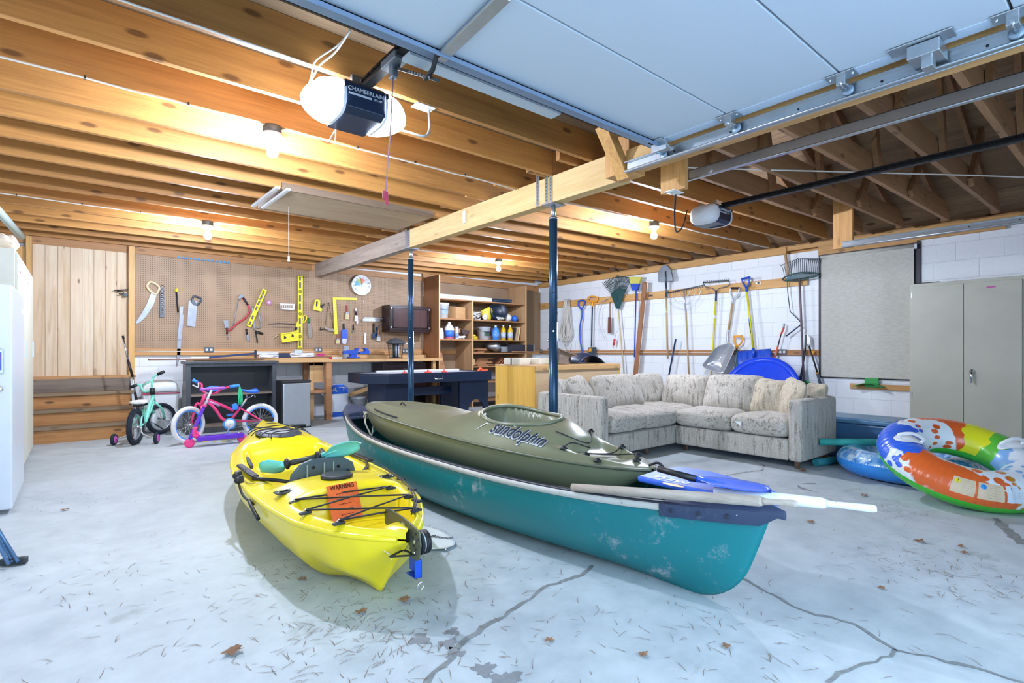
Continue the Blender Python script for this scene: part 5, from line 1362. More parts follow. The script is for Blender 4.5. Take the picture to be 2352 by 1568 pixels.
for h in (.06,.11,.16,.21):
    rr = .105+.025*h/.24; cg.tube([(LX+rr*math.cos(2*PI*i/24), LY+rr*math.sin(2*PI*i/24), BT+h) for i in range(24)], .002, 5, closed=True)
cg.build('cage', M_IRON, bz)
MB().lathe([(.05,.02),(.05,.23)], (LX,LY,BT), n=12).build('tube_housing', plain('#3c4650', .5), bz); MB().cyl((LX-.02,LY-.055,BT+.03),(LX-.02,LY-.055,BT+.22),.012,n=10).cyl((LX+.02,LY-.055,BT+.03),(LX+.02,LY-.055,BT+.22),.012,n=10).build('lamp_tube', plain('#b9c8d8', .3), bz)
# wall outlets on the rails
M_OGREY = plain('#4b5966', .5)
for px, py, l in ((480,803,'grey outlet box on the rail under the back saw'),(731,803,'grey outlet box on the rail beside the long yellow level'),(930,806,'grey outlet box on the rail just left of the far post')):
    q = oy(px, py, YB-.056); o = outlet(q, (0,-1,0), (0,0,1), l, mat=M_OGREY)
cable(sagline((.57, YB-.056, 1.01), (4.7, YB-.056, 1.0), 20, .003), 'white cable running along the rail below the pegboard', r=.005)
# cupboard on the pegboard
wc = tag(empty('wall_cupboard', (4.5, 8.2, 1.3)), 'dark brown two-door cupboard mounted on the pegboard', 'cupboard')
M_MAH = wood('#34201f', '#1e1316', 'Z', 0, .3, tone=0)
c0 = oy(896,760,8.02); c1 = oy(987,706,8.02)
CX0, CX1, CZ0, CZ1 = c0.x, c1.x, c0.z-.01, oy(896,699,8.02).z
MB().box(CX0, CX1, 8.03, 8.33, CZ0, CZ1).build('body', M_MAH, wc, bevel=.003)
mid = (CX0+CX1)/2
for xa, xb, s in ((CX0+.015, mid-.004, 1), (mid+.004, CX1-.015, -1)):
    d_ = MB().box(xa, xb, 8.012, 8.029, CZ0+.03, CZ1-.02).build('door', M_MAH, wc, bevel=.004)
    MB().box(xa+.05, xb-.05, 8.004, 8.013, CZ0+.08, CZ1-.07).build('raised_panel', wood('#57403e', '#3a2829', 'Z', 0, .22, tone=0), d_, bevel=.008)  # lighter wood than the door stands in for light on the relief
    MB().tube([V(xx, 8.012, zz) for xx, zz in ((xa+.035,CZ0+.065),(xb-.035,CZ0+.065),(xb-.035,CZ1-.055),(xa+.035,CZ1-.055))], .007, 6, closed=True).build('panel_groove_shade', plain('#1b1218', .3), d_)  # near-black bead paints in the shade of a groove
    kx = xb-.02 if s > 0 else xa+.02
    MB().ball((kx, 8.003, CZ0+.12), .010, 10, 8).build('knob', plain('#d8d3b8', .3), d_)
    for z in (CZ0+.06, CZ1-.07): MB().box((xa if s > 0 else xb)-.008, (xa if s > 0 else xb)+.008, 8.008, 8.03, z, z+.03).build('hinge', M_STEEL, d_)
# cupboard under the bench
uc = tag(empty('base_cupboard', (4.1, 8.0, 0)), 'dark reddish brown cupboard with a drawer under the right end of the workbench', 'cupboard')
MB().box(3.78, 4.55, 7.85, 8.30, 0, .82).build('body', M_MAH, uc, bevel=.003)
o = MB().box(3.84, 4.50, 7.835, 7.85, .66, .79).build('drawer', M_MAH, uc, bevel=.004); MB().tube([(4.12,7.835,.735),(4.13,7.815,.725),(4.21,7.815,.725),(4.22,7.835,.735)], .004, 6).build('drawer_pull', M_STEEL, o)
for xa in (3.84, 4.18): MB().box(xa, xa+.32, 7.835, 7.85, .05, .63).build('door', M_MAH, uc, bevel=.004)
# black bookcase
bk = tag(empty('bookcase', (1.55, 7.8, 0)), 'low black two-tier bookcase standing against the end of the workbench', 'bookcase')
M_BKC = wood('#474a50', '#303338', 'Z', 0, .4, tone=0); M_BKI = plain('#191c22', .5)
MB().box(1.00, 1.05, 7.40, 7.66, 0, .865).build('side', M_BKC, bk, bevel=.003)
MB().box(1.98, 2.03, 7.40, 7.66, 0, .865).build('side', M_BKC, bk, bevel=.003)
MB().box(.975, 2.055, 7.375, 7.66, .852, .885).build('top', M_BKC, bk, bevel=.006)
MB().box(1.05, 1.98, 7.41, 7.65, .455, .475).build('shelf', W_GREY, bk); MB().box(1.05, 1.98, 7.41, 7.65, .07, .09).build('shelf', W_GREY, bk)
MB().box(1.05, 1.98, 7.645, 7.655, .0, .855).build('back', M_BKI, bk); MB().box(1.05, 1.98, 7.40, 7.415, 0, .07).box(1.05,1.98,7.40,7.42,.82,.855).build('plinth', M_BKC, bk)
# steel bin
tb = tag(empty('pedal_bin', (2.21, 7.28, 0)), 'rectangular stainless steel pedal bin beside the black bookcase', 'bin')
M_SST = plain('#b4b9be', .34, .85, .03, name='brushed_steel')
MB().box(2.035, 2.385, 7.12, 7.40, .015, .595).build('body', [M_SST], tb, bevel=.012, seg=3)
MB().box(2.020, 2.035, 7.125, 7.40, .0, .62).box(2.03, 2.39, 7.13, 7.41, 0, .018).build('side_trim', M_BLACK, tb)
MB().box(2.025, 2.392, 7.115, 7.41, .597, .625).build('lid', plain('#2d3138', .4, .2), tb, bevel=.008)
MB().box(2.14, 2.31, 7.08, 7.125, .02, .035).box(2.14,2.31,7.08,7.09,.02,.05).build('pedal', M_IRON, tb, bevel=.004)
# white lidded bin
wbn = tag(empty('swing_bin', (.80, 8.05, 0)), 'white plastic bin with a domed lid behind the mint bicycle', 'bin')
MB().loft([[V(.80+sx*a, 8.02+sy*b, z) for sx, sy in ((-1,-1),(1,-1),(1,1),(-1,1))] for a, b, z in ((.155,.12,0),(.165,.13,.02),(.19,.15,.48),(.195,.155,.50))], smooth=False).build('body', M_WHITE, wbn, bevel=.02, seg=3)
MB().grid(lambda u, v: V(.80+.20*(2*u-1), 8.02+.16*(2*v-1), .505+.14*(max(0,(1-(2*u-1)**4)*(1-(2*v-1)**4)))**.5), 16, 14).build('lid', plain('#eef0ef', .35), wbn, solid=.004)
MB().box(.60, 1.0, 7.855, 7.862, .475, .492).build('trim_line', plain('#b2405c', .5), wbn)
tag(MB().box(1.03,1.20,7.80,8.0,0,.60).build('white_tub', M_WHITE, bevel=.03, seg=3), 'tall white tub between the domed bin and the bookcase', 'tub')
bpy.data.objects['white_tub'].location.x -= .0
# salt bag
sbg = tag(empty('salt_bag', (2.98, 7.80, 0)), 'white and blue plastic sack slumped on the floor beneath the workbench', 'sack')
def sack(u, v):
    a = 2*PI*v; z = .52*u
    k = (1-.10*math.cos(u*6))*(1 if u < .85 else 1-((u-.85)/.15)*.55)
    sq = lambda w, e=.6: math.copysign(abs(w)**e, w)
    return V(3.02+.165*k*sq(math.cos(a)) + .02*math.sin(9*u+a), 7.86+.13*k*sq(math.sin(a)) + .012*math.sin(7*u+3*a), z)
MB().grid(sack, 24, 36, closed_v=True).build('sack', plain('#dfe6ef', .3, 0, .06, 8), sbg)
def sk2(u0, u1, v0, v1): return lambda u, v: sack(lerp(u0,u1,u), lerp(v0,v1,v)) + V(0,-.004,.0)
MB().grid(sk2(.72, .98, .60, .88), 8, 12).build('blue_print', plain('#2a5fc8', .4), sbg)
MB().grid(sk2(.06, .20, .68, .9), 6, 10).build('blue_print', plain('#2a5fc8', .4), sbg)
put_text('print_lettering', 'ATL', .10, (0,0,0), (1,0,0), (0,0,1), M_WHITE, sbg, fn=lambda x, y, z: sack(.84+y/.52, .775+x/.75)+V(0,-.009,0))
# other bits under the bench
bucket(3.42, 8.0, 0, .12, .28, plain('#d9dde2', .5), 'pale bucket with a wire handle on the floor beneath the workbench', lid=plain('#c9cfd6', .5))
o = MB().bar((3.12,7.9,.30),(3.75,7.95,.47),.06,.05).build('loose_board', W_BENCH); tag(o, 'pine stud propped at a slant beneath the workbench', 'board')
for x, c, l in ((2.42,'#4a7fc0','blue bottle on the floor below the workbench shelf'),(2.52,'#c9cfd8','pale bottle on the floor below the workbench shelf')):
    jug(x+.05, 7.95, 0, .05, .24, plain(c, .3), M_WHITE, l, 'bottle', 'bottle')

# ---------------------------------------------------------------- steps
stp = tag(empty('wooden_steps', (.1, 8.0, 0)), 'four-tread rough wooden steps rising to the plank panel', 'steps')
W_ST = wood('#c9925a', '#94602f', 'X', .8, .65, tone=.15); W_ST2 = wood('#998265', '#73604a', 'X', .4, .7, tone=.1)
for i, (y, z) in enumerate(((7.65,.18),(7.84,.35),(8.03,.525))):
    z0 = (0, .18, .35)[i]
    MB().box(-.55, .50, y, y+.03, z0, z-.035).build('riser', W_ST, stp, bevel=.002)
    MB().box(-.57, .53, y-.025, y+.24, z-.035, z).build('tread', W_ST2 if i != 1 else W_ST2, stp, bevel=.003)
MB().box(-.55, .50, 8.20, 8.23, .525, .68).build('riser', W_GREY, stp, bevel=.002)
MB().prism([(.505,7.66,0),(.505,8.3,0),(.505,8.3,.66),(.505,8.20,.66),(.505,7.68,.15)], (.03,0,0)).build('stringer', plain('#c3ccd6', .6), stp)

# ---------------------------------------------------------------- cabinets right and left
tc = tag(empty('metal_cabinet', (7.4, 1.27, 0)), 'tall beige steel two-door cabinet standing right of the window blind', 'cabinet')
M_BEI = m_scuffed('beige_enamel', '#b7b5a4', '#9a988a', .3, .38, 6)
XCF = 7.19
MB().box(XCF, 7.62, .80, 1.74, .02, 1.755).build('body', M_BEI, tc, bevel=.004)
for ya, yb in ((1.272, 1.715), (.826, 1.268)):
    d_ = MB().box(XCF-.016, XCF-.001, ya, yb, .06, 1.72).build('door', M_BEI, tc, bevel=.002)
    for z in (.5, 1.6) if ya > 1.0 else (): MB().box(XCF-.02, XCF-.015, yb-.004, yb+.006, z, z+.06).build('hinge', M_STEEL, d_)
    if ya < 1:
        MB().lathe([(.020,0),(.022,.008),(.016,.020),(.0001,.022)], (XCF-.016, 1.205, .80), (-1,0,0), 16).tube([(XCF-.034,1.205,.80),(XCF-.045,1.205,.76),(XCF-.048,1.203,.68)], [.012,.011,.008], 10).build('handle', M_CHROME, d_)
        MB().box(XCF-.0175, XCF-.016, 1.02, 1.09, 1.655, 1.668).build('sticker', plain('#b5488f', .4), d_)
bxo('black_strip', 7.30, 7.45, 1.5, 1.72, 1.756, 1.775, M_BLACK, 'flat black case lying on top of the beige cabinet', 'case')
# left lockers
lk = tag(empty('storage_locker', (-.55, 4.9, 0)), 'tall white steel locker at the left edge with a badge and a key lock', 'locker')
M_WEN = plain('#c6ced8', .35, 0, .02)
MB().box(-.435, -.315, 4.47, 5.36, .03, 1.415).build('door_edge', M_WEN, lk, bevel=.012, seg=3)
MB().box(-.82, -.475, 4.49, 5.36, .0, 1.40).build('body', plain('#1d3a66', .5), lk, bevel=.004)
MB().box(-.475, -.435, 4.52, 5.33, .03, 1.39).build('gasket', M_BLACK, lk)
q = oy(13,829,4.468); q.x = -.385
MB().box(q.x-.030, q.x+.030, 4.463, 4.470, q.z-.075, q.z+.075).build('badge', M_CHROME, lk, bevel=.002)
MB().box(q.x-.022, q.x+.022, 4.461, 4.464, q.z-.055, q.z+.055).build('badge_print', plain('#4152b4', .4), lk)
MB().box(q.x-.012, q.x+.016, 4.4595, 4.4612, q.z+.005, q.z+.045).build('badge_mark', plain('#c7386e', .4), lk)
MB().lathe([(.020,0),(.020,.006),(.012,.010),(.0001,.010)], (-.375, 4.470, oy(14,893,4.47).z), (0,-1,0), 18).build('key_lock', M_CHROME, lk)
MB().box(-.316, -.306, 5.20, 5.23, 1.27, 1.31).build('catch', M_WHITE, lk)
lk2 = tag(empty('metal_cabinet', (-.55, 6.2, 0)), 'tall beige metal cabinet behind the white locker on the left', 'cabinet')
MB().box(-.82, -.37, 5.45, 7.25, .02, 1.78).build('body', plain('#cfcfc0', .45, 0, .03), lk2, bevel=.004)
for ya, yb in ((5.47, 6.34), (6.36, 7.23)):
    d_ = MB().box(-.37, -.355, ya, yb, .05, 1.75).build('door', plain('#cfcfc0', .45, 0, .03), lk2, bevel=.002)
    MB().box(-.3555, -.353, ya+.2, ya+.23, 1.62, 1.635).build('magnet', plain('#b05a9a', .5), d_)
    MB().box(-.355, -.345, yb-.12, yb-.10, .95, 1.10).build('handle', M_STEEL, d_)
hel = tag(empty('cap_bundle', (-.45, 5.62, 1.78)), 'cream cloth bundle lying on top of the beige cabinet at the left edge', 'bundle')
pillow((-.47, 5.72, 1.85), (1,0,0), None, (0,0,1), .22, .26, .14, .8, .8, lump=.01, seed=3).build('cloth', plain('#e2d2bc', .8), hel)
dp = MB().tube([V(-.62,5.2,2.25), V(-.55,6.4,2.24), V(-.47,7.6,2.22)], .035, 12); tag(dp.build('drain_pipe', plain('#b9d2cf', .4)), 'pale green pipe hanging under the joists at the upper left', 'pipe')
# folding chair at the left edge
fc = tag(empty('folding_chair', (-.35, 3.7, 0)), 'folded camping chair of steel tubes and green cloth at the left edge', 'chair')
for (a, b) in ((( 2,1195),(42,1290)),((8,1188),(30,1290)),((0,1240),(20,1296)),((-20,1180),(36,1284))):
    p = oz(b[0], b[1], .02); t_ = V(-.42, p.y+.25, .40)
    MB().tube([p + (t_-p)*0, p + (t_-p)*1.4], .0075, 10).build('leg', plain('#5d7fa6', .3, .5), fc)
MB().obox(oz(32,1288,.02), .10, .03, .03, (1,-.4,0)).build('foot_bracket', M_IRON, fc, bevel=.004)
MB().prism([V(-.50,3.75,.36),V(-.395,3.75,.30),V(-.365,3.75,.36),V(-.41,3.75,.45),V(-.52,3.75,.60)], (0,.05,0)).build('cloth', plain('#6f9a55', .8), fc, bevel=.01)

# ---------------------------------------------------------------- window blind
struct(MB().box(7.62, 7.638, 1.74, 2.84, .66, 2.30).build('window_1', plain('#2f2a33', .5)))
bl = tag(empty('roller_blind', (7.6, 2.3, .69)), 'pale grey fabric roller blind pulled down over the dark framed window', 'blind')
def m_blind():
    n = NT('blind_cloth'); a = n.noise(n.coord((6, 9, 30)), 1.6, 6, .7); b = n.noise(n.coord(), 160, 3)
    col = n.ramp(a, [(.3, srgb('#b3b1a6')), (.6, srgb('#c9c7bc'))]); col = n.mix(.2, col, n.ramp(b, [(.3, srgb('#a9a79c')), (.7, srgb('#d6d4ca'))])); n.out(col, .85); return n.mat
MB().box(7.592, 7.596, 1.795, 2.80, .69, 2.24).box(7.588, 7.60, 1.795, 2.80, .675, .70).build('cloth', m_blind(), bl)
MB().cyl((7.60,1.79,2.25),(7.60,2.805,2.25), .022, n=16).build('roller', m_blind(), bl)
MB().box(7.58,7.635,1.765,1.79,2.21,2.27).build('bracket', M_STEEL, bl)
hc = tag(empty('hose_hanger', (7.6, 2.2, .45)), 'green hose hanger on a short wooden rail below the blind', 'hose hanger')
MB().box(7.605, 7.638, 1.76, 2.47, .535, .60).build('rail_board', W_PLATE, hc, bevel=.002)
MB().grid(lambda u, v: V(7.60-.12*v, 2.24+.16*(2*u-1), .585+.05*math.cos((2*u-1)*1.5) - .02), 12, 4).build('saddle', plain('#2c9a4a', .4), hc, solid=.006)
MB().box(7.59,7.60,2.15,2.30,.56,.68).build('back_plate', plain('#2c9a4a', .4), hc, bevel=.004)
# lid tote
tt = tag(empty('storage_tote', (5.8, 1.9, 0)), 'translucent blue lidded storage tote between the sofa and the swim rings', 'storage box')
M_TOTE = plain('#4f7ba8', .25, 0, .06, 6)
MB().loft([[V(x0, y0, z), V(x1, y0, z), V(x1, y1, z), V(x0, y1, z)] for z, x0, x1, y0, y1 in ((0,5.57,5.98,1.47,2.33),(.02,5.56,5.99,1.46,2.34),(.34,5.53,6.02,1.42,2.38))], smooth=False).build('tub', M_TOTE, tt, bevel=.02, seg=3)
MB().box(5.515, 6.035, 1.40, 2.40, .34, .375).box(5.56,5.99,1.46,2.34,.37,.385).build('lid', plain('#5a86a8', .3), tt, bevel=.012, seg=3)
# kiddie pool leaning on the wall
kp = tag(empty('paddling_pool', (7.2, 3.4, 0)), 'blue plastic paddling pool leaning on the wall behind the sofa', 'paddling pool')
pc = V(7.22, 3.40, .38); pn = V(-.93, 0, .37).normalized()
M_POOL = plain('#1546d8', .22, 0, .06)
ex = V(0,1,0); ey = pn.cross(ex)
MB().lathe([(.0001,0),(.40,0),(.42,.01),(.47,.13),(.52,.145),(.545,.13),(.54,.11)], pc, pn, 56).build('shell', M_POOL, kp, solid=.006)
m = MB()
for i in range(-6, 7):
    for j in range(-6, 7):
        x = i*.062+(j % 2)*.031; y = j*.055
        if x*x+y*y < .36**2: m.ball(pc+pn*.006+ex*x+ey*y, (.022,.024,.024), 8, 5)
m.build('embossed_dots', M_POOL, kp)
m = MB()
for a in range(0, 360, 30):
    d0 = ex*math.cos(R(a))+ey*math.sin(R(a)); tq = pn.cross(d0)
    for k in range(3): m.tube([pc+d0*(.425+.012*k)+pn*(.03+.028*k)+tq*s for s in (-.07, -.03, .03, .07)], .006, 6)
m.build('embossed_ribs', M_POOL, kp)
# ================================================================ hanging tools
def plane_map(frame, plane, val):
    """crop coordinates -> a point on the wall plane; frame = (x0, y0, scale) of the surveyed picture area"""
    x0, y0, sc = frame
    def f(p, lift=0.0):
        px, py = x0 + p[0]/sc, y0 + p[1]/sc
        return ox(px, py, val - lift) if plane == 'x' else oy(px, py, val - lift)
    return f
F5 = plane_map((1220, 560, 4.612), 'x', 7.60); F6 = plane_map((1500, 560, 4.612), 'x', 7.60)
B2 = plane_map((280, 560, 5.226), 'y', YB-.034); B3 = plane_map((600, 600, 5.6), 'y', YB-.034)
C7 = lambda y: plane_map((260, 820, 5.88), 'y', y)
def hang(f, out, name, label, cat, parts, group=None, rail=0.04):
    """thing made of flat outlines and rods hanging just off a wall"""
    made = []
    allp = []
    for p in parts: allp += [f(q, rail) for q in p[2]]
    base = V(sum(q.x for q in allp)/len(allp), sum(q.y for q in allp)/len(allp), min(q.z for q in allp))
    t = tag(empty(name, base), label, cat, group)
    for p in parts:
        pn, kind, pts, th, mat = p[:5]; lf = rail + (p[5] if len(p) > 5 else 0)
        m = MB(); W = [f(q, lf) for q in pts]
        if kind == 'poly': m.prism(W, Vector(out)*th); o = m.build(pn, mat, t, bevel=min(.002, th*.2))
        elif kind == 'rod': m.tube(W, th, 10); o = m.build(pn, mat, t)
        elif kind == 'curve': m.tube(bez(W, 5), th, 9); o = m.build(pn, mat, t)
        elif kind == 'loop': m.tube(bez(W+[W[0]], 5)[:-1], th, 8, closed=True); o = m.build(pn, mat, t)
        elif kind == 'disc': m.lathe([(.0001, 0), (th, 0), (th, .012), (.0001, .014)], W[0], out, 24); o = m.build(pn, mat, t)
    return t
OX = (-1, 0, 0); OY = (0, -1, 0)
# rails for the garden tools
rl1 = MB().box(7.598, 7.638, 2.97, 8.30, 1.905, 2.03); struct(rl1.build('trim_18', wood('#dcab6b', '#b58344', 'Y', .6, .55, tone=0), bevel=.002))
struct(MB().box(7.604, 7.638, 2.83, 8.30, .955, 1.03).build('trim_19', wood('#b98552', '#8f6238', 'Y', .5, .6, tone=0), bevel=.002))
cable(sagline((7.598, 8.2, .995), (7.598, 3.3, .99), 24, .003), 'white cable running along the low wooden rail behind the garden tools', r=.005)
outlet(ox(1797, 808, 7.60), (-1,0,0), (0,0,1), 'grey outlet box on the low rail right of the blue snow shovel', mat=M_OGREY)
outlet(ox(1234, 806, 7.60) + V(-.0, -.1, 0), (-1,0,0), (0,0,1), 'grey outlet box on the low rail by the room corner', mat=M_OGREY)
G_SH = plain('#1c4fc0', .35, 0, .05); G_OR = plain('#f0a32a', .4); G_STL = plain('#56636f', .35, .5, .1); G_YEL = plain('#d8cf25', .4, 0, .04)
G_WD = wood('#c9ab83', '#a98a60', 'Z', .0, .5, tone=0); G_DK = plain('#20395c', .4, .2); G_GRN = plain('#1f4c4c', .4, .1); G_ALU = plain('#c3c7cc', .3, .6, .05)
# rope hank
m = MB(); rn = random.Random(8)
for i in range(9):
    x0 = rn.uniform(350, 400); w = rn.uniform(8, 45); b_ = rn.uniform(1000, 1060)
    m.tube(bez([F5(p, .05+.008*(i % 4)) for p in ((x0, 580+rn.uniform(0,20)), (x0-12-w*.4, 780), (x0-25-w*.7, b_-60), (x0-5, b_), (x0+20+w*.6, b_-50), (x0+12+w*.3, 800), (x0+8, 585))], 5), .009, 6)
m.tube(bez([F5(p, .06) for p in ((340,1040),(350,1090),(365,1145))], 4), .009, 6).tube(bez([F5(p, .06) for p in ((405,1040),(400,1100),(410,1170))], 4), .009, 6)
tag(m.build('rope_hank', plain('#cfcac0', .9, 0, .1, 60)), 'long hank of cream rope hanging from the upper rail beside the front post', 'rope')
hang(F5, OX, 'snow_shovel', 'bent blue-handled snow shovel hanging nearest the rope hank', 'shovel', [
    ('grip', 'loop', [(500,605),(560,600),(560,650),(530,690),(500,650)], .014, G_SH), ('shaft', 'curve', [(532,690),(538,760),(520,860),(515,960),(530,1090),(550,1215)], .016, G_SH),
    ('blade', 'poly', [(428,1218),(600,1212),(598,1262),(440,1268)], .03, G_DK)])
hang(F5, OX, 'spade', 'black shovel with an orange D grip left of the leaf rake', 'shovel', [
    ('grip', 'loop', [(602,565),(650,555),(698,568),(690,605),(650,612),(608,602)], .014, G_OR), ('socket', 'rod', [(650,608),(650,662)], .020, G_OR), ('shaft', 'rod', [(648,660),(640,1090)], .014, G_DK),
    ('blade', 'poly', [(615,1095),(694,1092),(682,1190),(665,1205),(600,1215)], .02, G_STL), ('sticker', 'poly', [(612,1110),(638,1104),(640,1136),(610,1140)], .002, G_OR, .022)])
hang(F5, OX, 'wire_loop', 'thin wire loop hanging behind the whisk broom', 'wire', [('loop', 'curve', [(840,575),(780,600),(735,700),(730,850),(778,1003)], .004, G_ALU), ('loop', 'curve', [(820,570),(740,620),(700,700),(695,830),(730,940)], .003, G_ALU)])
hang(F5, OX, 'whisk_broom', 'small brown whisk broom hanging left of the green leaf rake', 'broom', [('handle', 'rod', [(836,615),(835,775)], .010, W_BROWN), ('bristles', 'poly', [(824,775),(848,775),(851,940),(838,950),(820,940)], .025, plain('#6b4038', .8))])
hang(F5, OX, 'fishing_float_stick', 'red tipped wire stick hanging under the green leaf rake', 'stick', [('wire', 'curve', [(930,895),(900,950),(885,1010)], .004, G_ALU), ('float', 'rod', [(884,1008),(874,1072)], .020, plain('#d63c40', .4)), ('tip', 'rod', [(874,1072),(868,1100)], .006, G_ALU)])
# green leaf rake
tr_ = [('hub', 'poly', [(905,688),(940,688),(1000,500),(960,470),(900,478),(845,530)], .012, G_GRN), ('socket', 'rod', [(922,690),(918,560)], .014, G_DK), ('handle', 'rod', [(925,690),(985,1375)], .012, wood('#d8c59a', '#bfa877', 'Z', 0, .5, tone=0)),
       ('cross_bar', 'curve', [(790,470),(850,420),(930,398),(1040,410)], .005, G_GRN)]
for i in range(22):
    q = i/21; x = lerp(757, 1058, q); y = 345+95*(1-math.sin(PI*(.10+.62*q)))*1.0; b = lerp(848, 1000, q), lerp(530, 500, q)-30*math.sin(PI*q)
    tr_.append(('tine', 'curve', [(x+8, y+6), (x, y), (lerp(x,b[0],.25), lerp(y,b[1],.25)), b], .0055, plain('#24444a', .5)))
hang(F5, OX, 'leaf_rake', 'dark green fan leaf rake hanging head up on the upper rail', 'rake', tr_)
hang(F5, OX, 'broom', 'blue broom with yellow bristles hanging head up right of the leaf rake', 'broom', [
    ('bristles', 'poly', [(1055,352),(1182,352),(1160,422),(1066,424)], .05, plain('#cfc861', .8)), ('head', 'poly', [(1068,422),(1158,420),(1140,492),(1085,495)], .05, G_SH), ('handle', 'rod', [(1112,490),(1095,1200)], .012, G_SH)])
hang(F5, OX, 'wooden_stake', 'long brown board leaning on the rails right of the blue broom', 'board', [('board', 'poly', [(1188,403),(1231,405),(1125,1442),(1080,1442)], .02, wood('#a9764f', '#7f5336', 'Z', .4, .6, tone=0))], rail=.06)
hang(F5, OX, 'tool_clip', 'empty chrome tool clip on the upper rail right of the leaning board', 'clip', [('plate', 'poly', [(1248,536),(1292,533),(1292,558),(1248,560)], .012, M_CHROME), ('rubber', 'poly', [(1262,540),(1282,539),(1282,553),(1262,554)], .02, M_BLACK)], rail=.004)
hang(F5, OX, 'round_point_shovel', 'round point digging shovel hanging blade up above the sofa', 'shovel', [
    ('blade', 'poly', [(1354,400),(1350,320),(1368,262),(1400,230),(1420,222),(1450,232),(1485,275),(1502,340),(1505,390),(1440,402),(1405,402)], .02, plain('#6d747b', .4, .5, .15)), ('rib', 'rod', [(1424,290),(1428,420)], .016, G_STL, .02),
    ('socket', 'rod', [(1428,405),(1432,565)], .020, G_STL), ('handle', 'rod', [(1432,560),(1438,900),(1446,1215)], .016, G_WD), ('sticker', 'rod', [(1432,675),(1434,730)], .0168, M_WHITE)])
# wide hoop rake
hr = [('bar', 'rod', [(155,517),(535,436)], .008, G_STL), ('socket', 'rod', [(326,490),(347,715)], .013, G_ALU), ('handle', 'rod', [(347,712),(382,1448)], .013, G_WD)]
for r_ in (55, 115, 165): hr.append(('hoop', 'curve', [(330+r_*math.cos(a)*1.05, 500+r_*1.15*math.sin(a)-r_*.12*math.cos(a)) for a in [PI*i/10 for i in range(11)]], .004, G_ALU))
for i in range(16):
    x = 165+i*23.5; y = 515-(x-155)*.213; hr.append(('tooth', 'rod', [(x, y-2), (x+4, y+22)], .004, G_STL))
hang(F6, OX, 'landscape_rake', 'wide hoop-braced landscape rake with a pale wooden handle', 'rake', hr)
hang(F6, OX, 'steel_rod', 'dark blue steel tube leaning on the wall behind the sofa', 'rod', [('tube', 'rod', [(240,1008),(150,1485)], .014, G_DK)], rail=.06)
br_ = [('head_bar', 'rod', [(528,410),(800,386)], .008, G_STL), ('bow', 'curve', [(530,412),(560,455),(620,468),(665,500)], .006, G_STL), ('bow', 'curve', [(800,390),(808,430),(760,455),(700,470),(675,500)], .006, G_STL),
       ('ferrule', 'rod', [(670,495),(665,605)], .015, G_DK), ('handle', 'rod', [(665,600),(632,1120),(614,1455)], .014, G_YEL), ('sticker', 'rod', [(655,755),(653,790)], .0148, M_WHITE)]
for i in range(14): br_.append(('tooth', 'rod', [(536+i*20, 408-i*1.8), (540+i*20, 392-i*1.8)], .004, G_STL))
hang(F6, OX, 'bow_rake', 'bow rake with a yellow handle hanging head up', 'rake', br_)
sc_ = hang(F6, OX, 'grain_scoop', 'large aluminium grain scoop with a white D grip and wooden shaft', 'shovel', [
    ('grip', 'curve', [(822,465),(818,510),(830,545),(850,572),(880,555),(905,520),(915,465)], .013, plain('#c5cad3', .35, .2)), ('grip_bar', 'rod', [(825,468),(915,468)], .015, M_BLACK),
    ('yoke', 'rod', [(850,565),(842,632)], .018, plain('#c5cad3', .35, .2)), ('shaft', 'rod', [(842,630),(800,912)], .018, G_WD), ('socket', 'curve', [(800,905),(788,970),(790,1030),(812,1080)], .018, G_ALU)])
sp = [(515,1290),(560,1235),(640,1120),(700,1075),(760,1060),(800,1050),(850,1062),(872,1090),(845,1160),(790,1280),(745,1365),(720,1372),(620,1345),(520,1310)]
cx, cy = 700, 1215
def scp(u, v):
    i = v*len(sp); k = int(i) % len(sp); q = i-int(i); p = (lerp(sp[k][0], sp[(k+1) % len(sp)][0], q), lerp(sp[k][1], sp[(k+1) % len(sp)][1], q))
    return F6((lerp(cx, p[0], u), lerp(cy, p[1], u)), .10 - .05*(1-u**3) + .06*u**4*(1 if p[1] < 1200 or True else 0))
MB().grid(scp, 8, 42, closed_v=True).build('scoop_blade', G_ALU, sc_, solid=.003)
hang(F6, OX, 'spade', 'small shovel with a yellow D grip between the scoop and the snow shovel', 'shovel', [
    ('grip', 'curve', [(858,980),(860,1030),(888,1078),(918,1065),(945,1025),(946,980)], .012, G_OR), ('grip_bar', 'rod', [(856,980),(948,978)], .015, G_OR), ('socket', 'rod', [(890,1070),(886,1115)], .018, G_OR), ('shaft', 'rod', [(888,1110),(858,1430)], .015, plain('#5f7888', .4, .2))], rail=.05)
ss = hang(F6, OX, 'snow_shovel', 'big blue snow shovel with a yellow shaft standing behind the paddling pool', 'shovel', [
    ('grip', 'curve', [(940,365),(952,410),(985,455),(1010,430),(1025,355)], .013, G_SH), ('grip_bar', 'rod', [(937,372),(1027,352)], .016, G_SH), ('socket', 'rod', [(988,450),(995,505)], .020, G_SH), ('shaft', 'rod', [(994,500),(1062,1115)], .016, G_YEL),
    ('sticker', 'rod', [(1022,790),(1026,825)], .0168, plain('#4f8fd8', .4)), ('sticker', 'rod', [(1028,832),(1040,940)], .0168, M_BLACK), ('neck', 'rod', [(1060,1105),(1070,1215)], .022, G_SH, .02)], rail=.07)
def blv(u, v):
    x = lerp(895, 1245, u); y = lerp(1135-30*math.sin(PI*u)*0-25*u, 1370, v)
    return F6((x, y), .05 + .09*math.sin(PI*v*.6) + .02*math.cos(2*PI*u) + .012*math.sin(10*PI*u)*(1-v))
MB().grid(blv, 22, 10).build('blade', G_SH, ss, solid=.006)
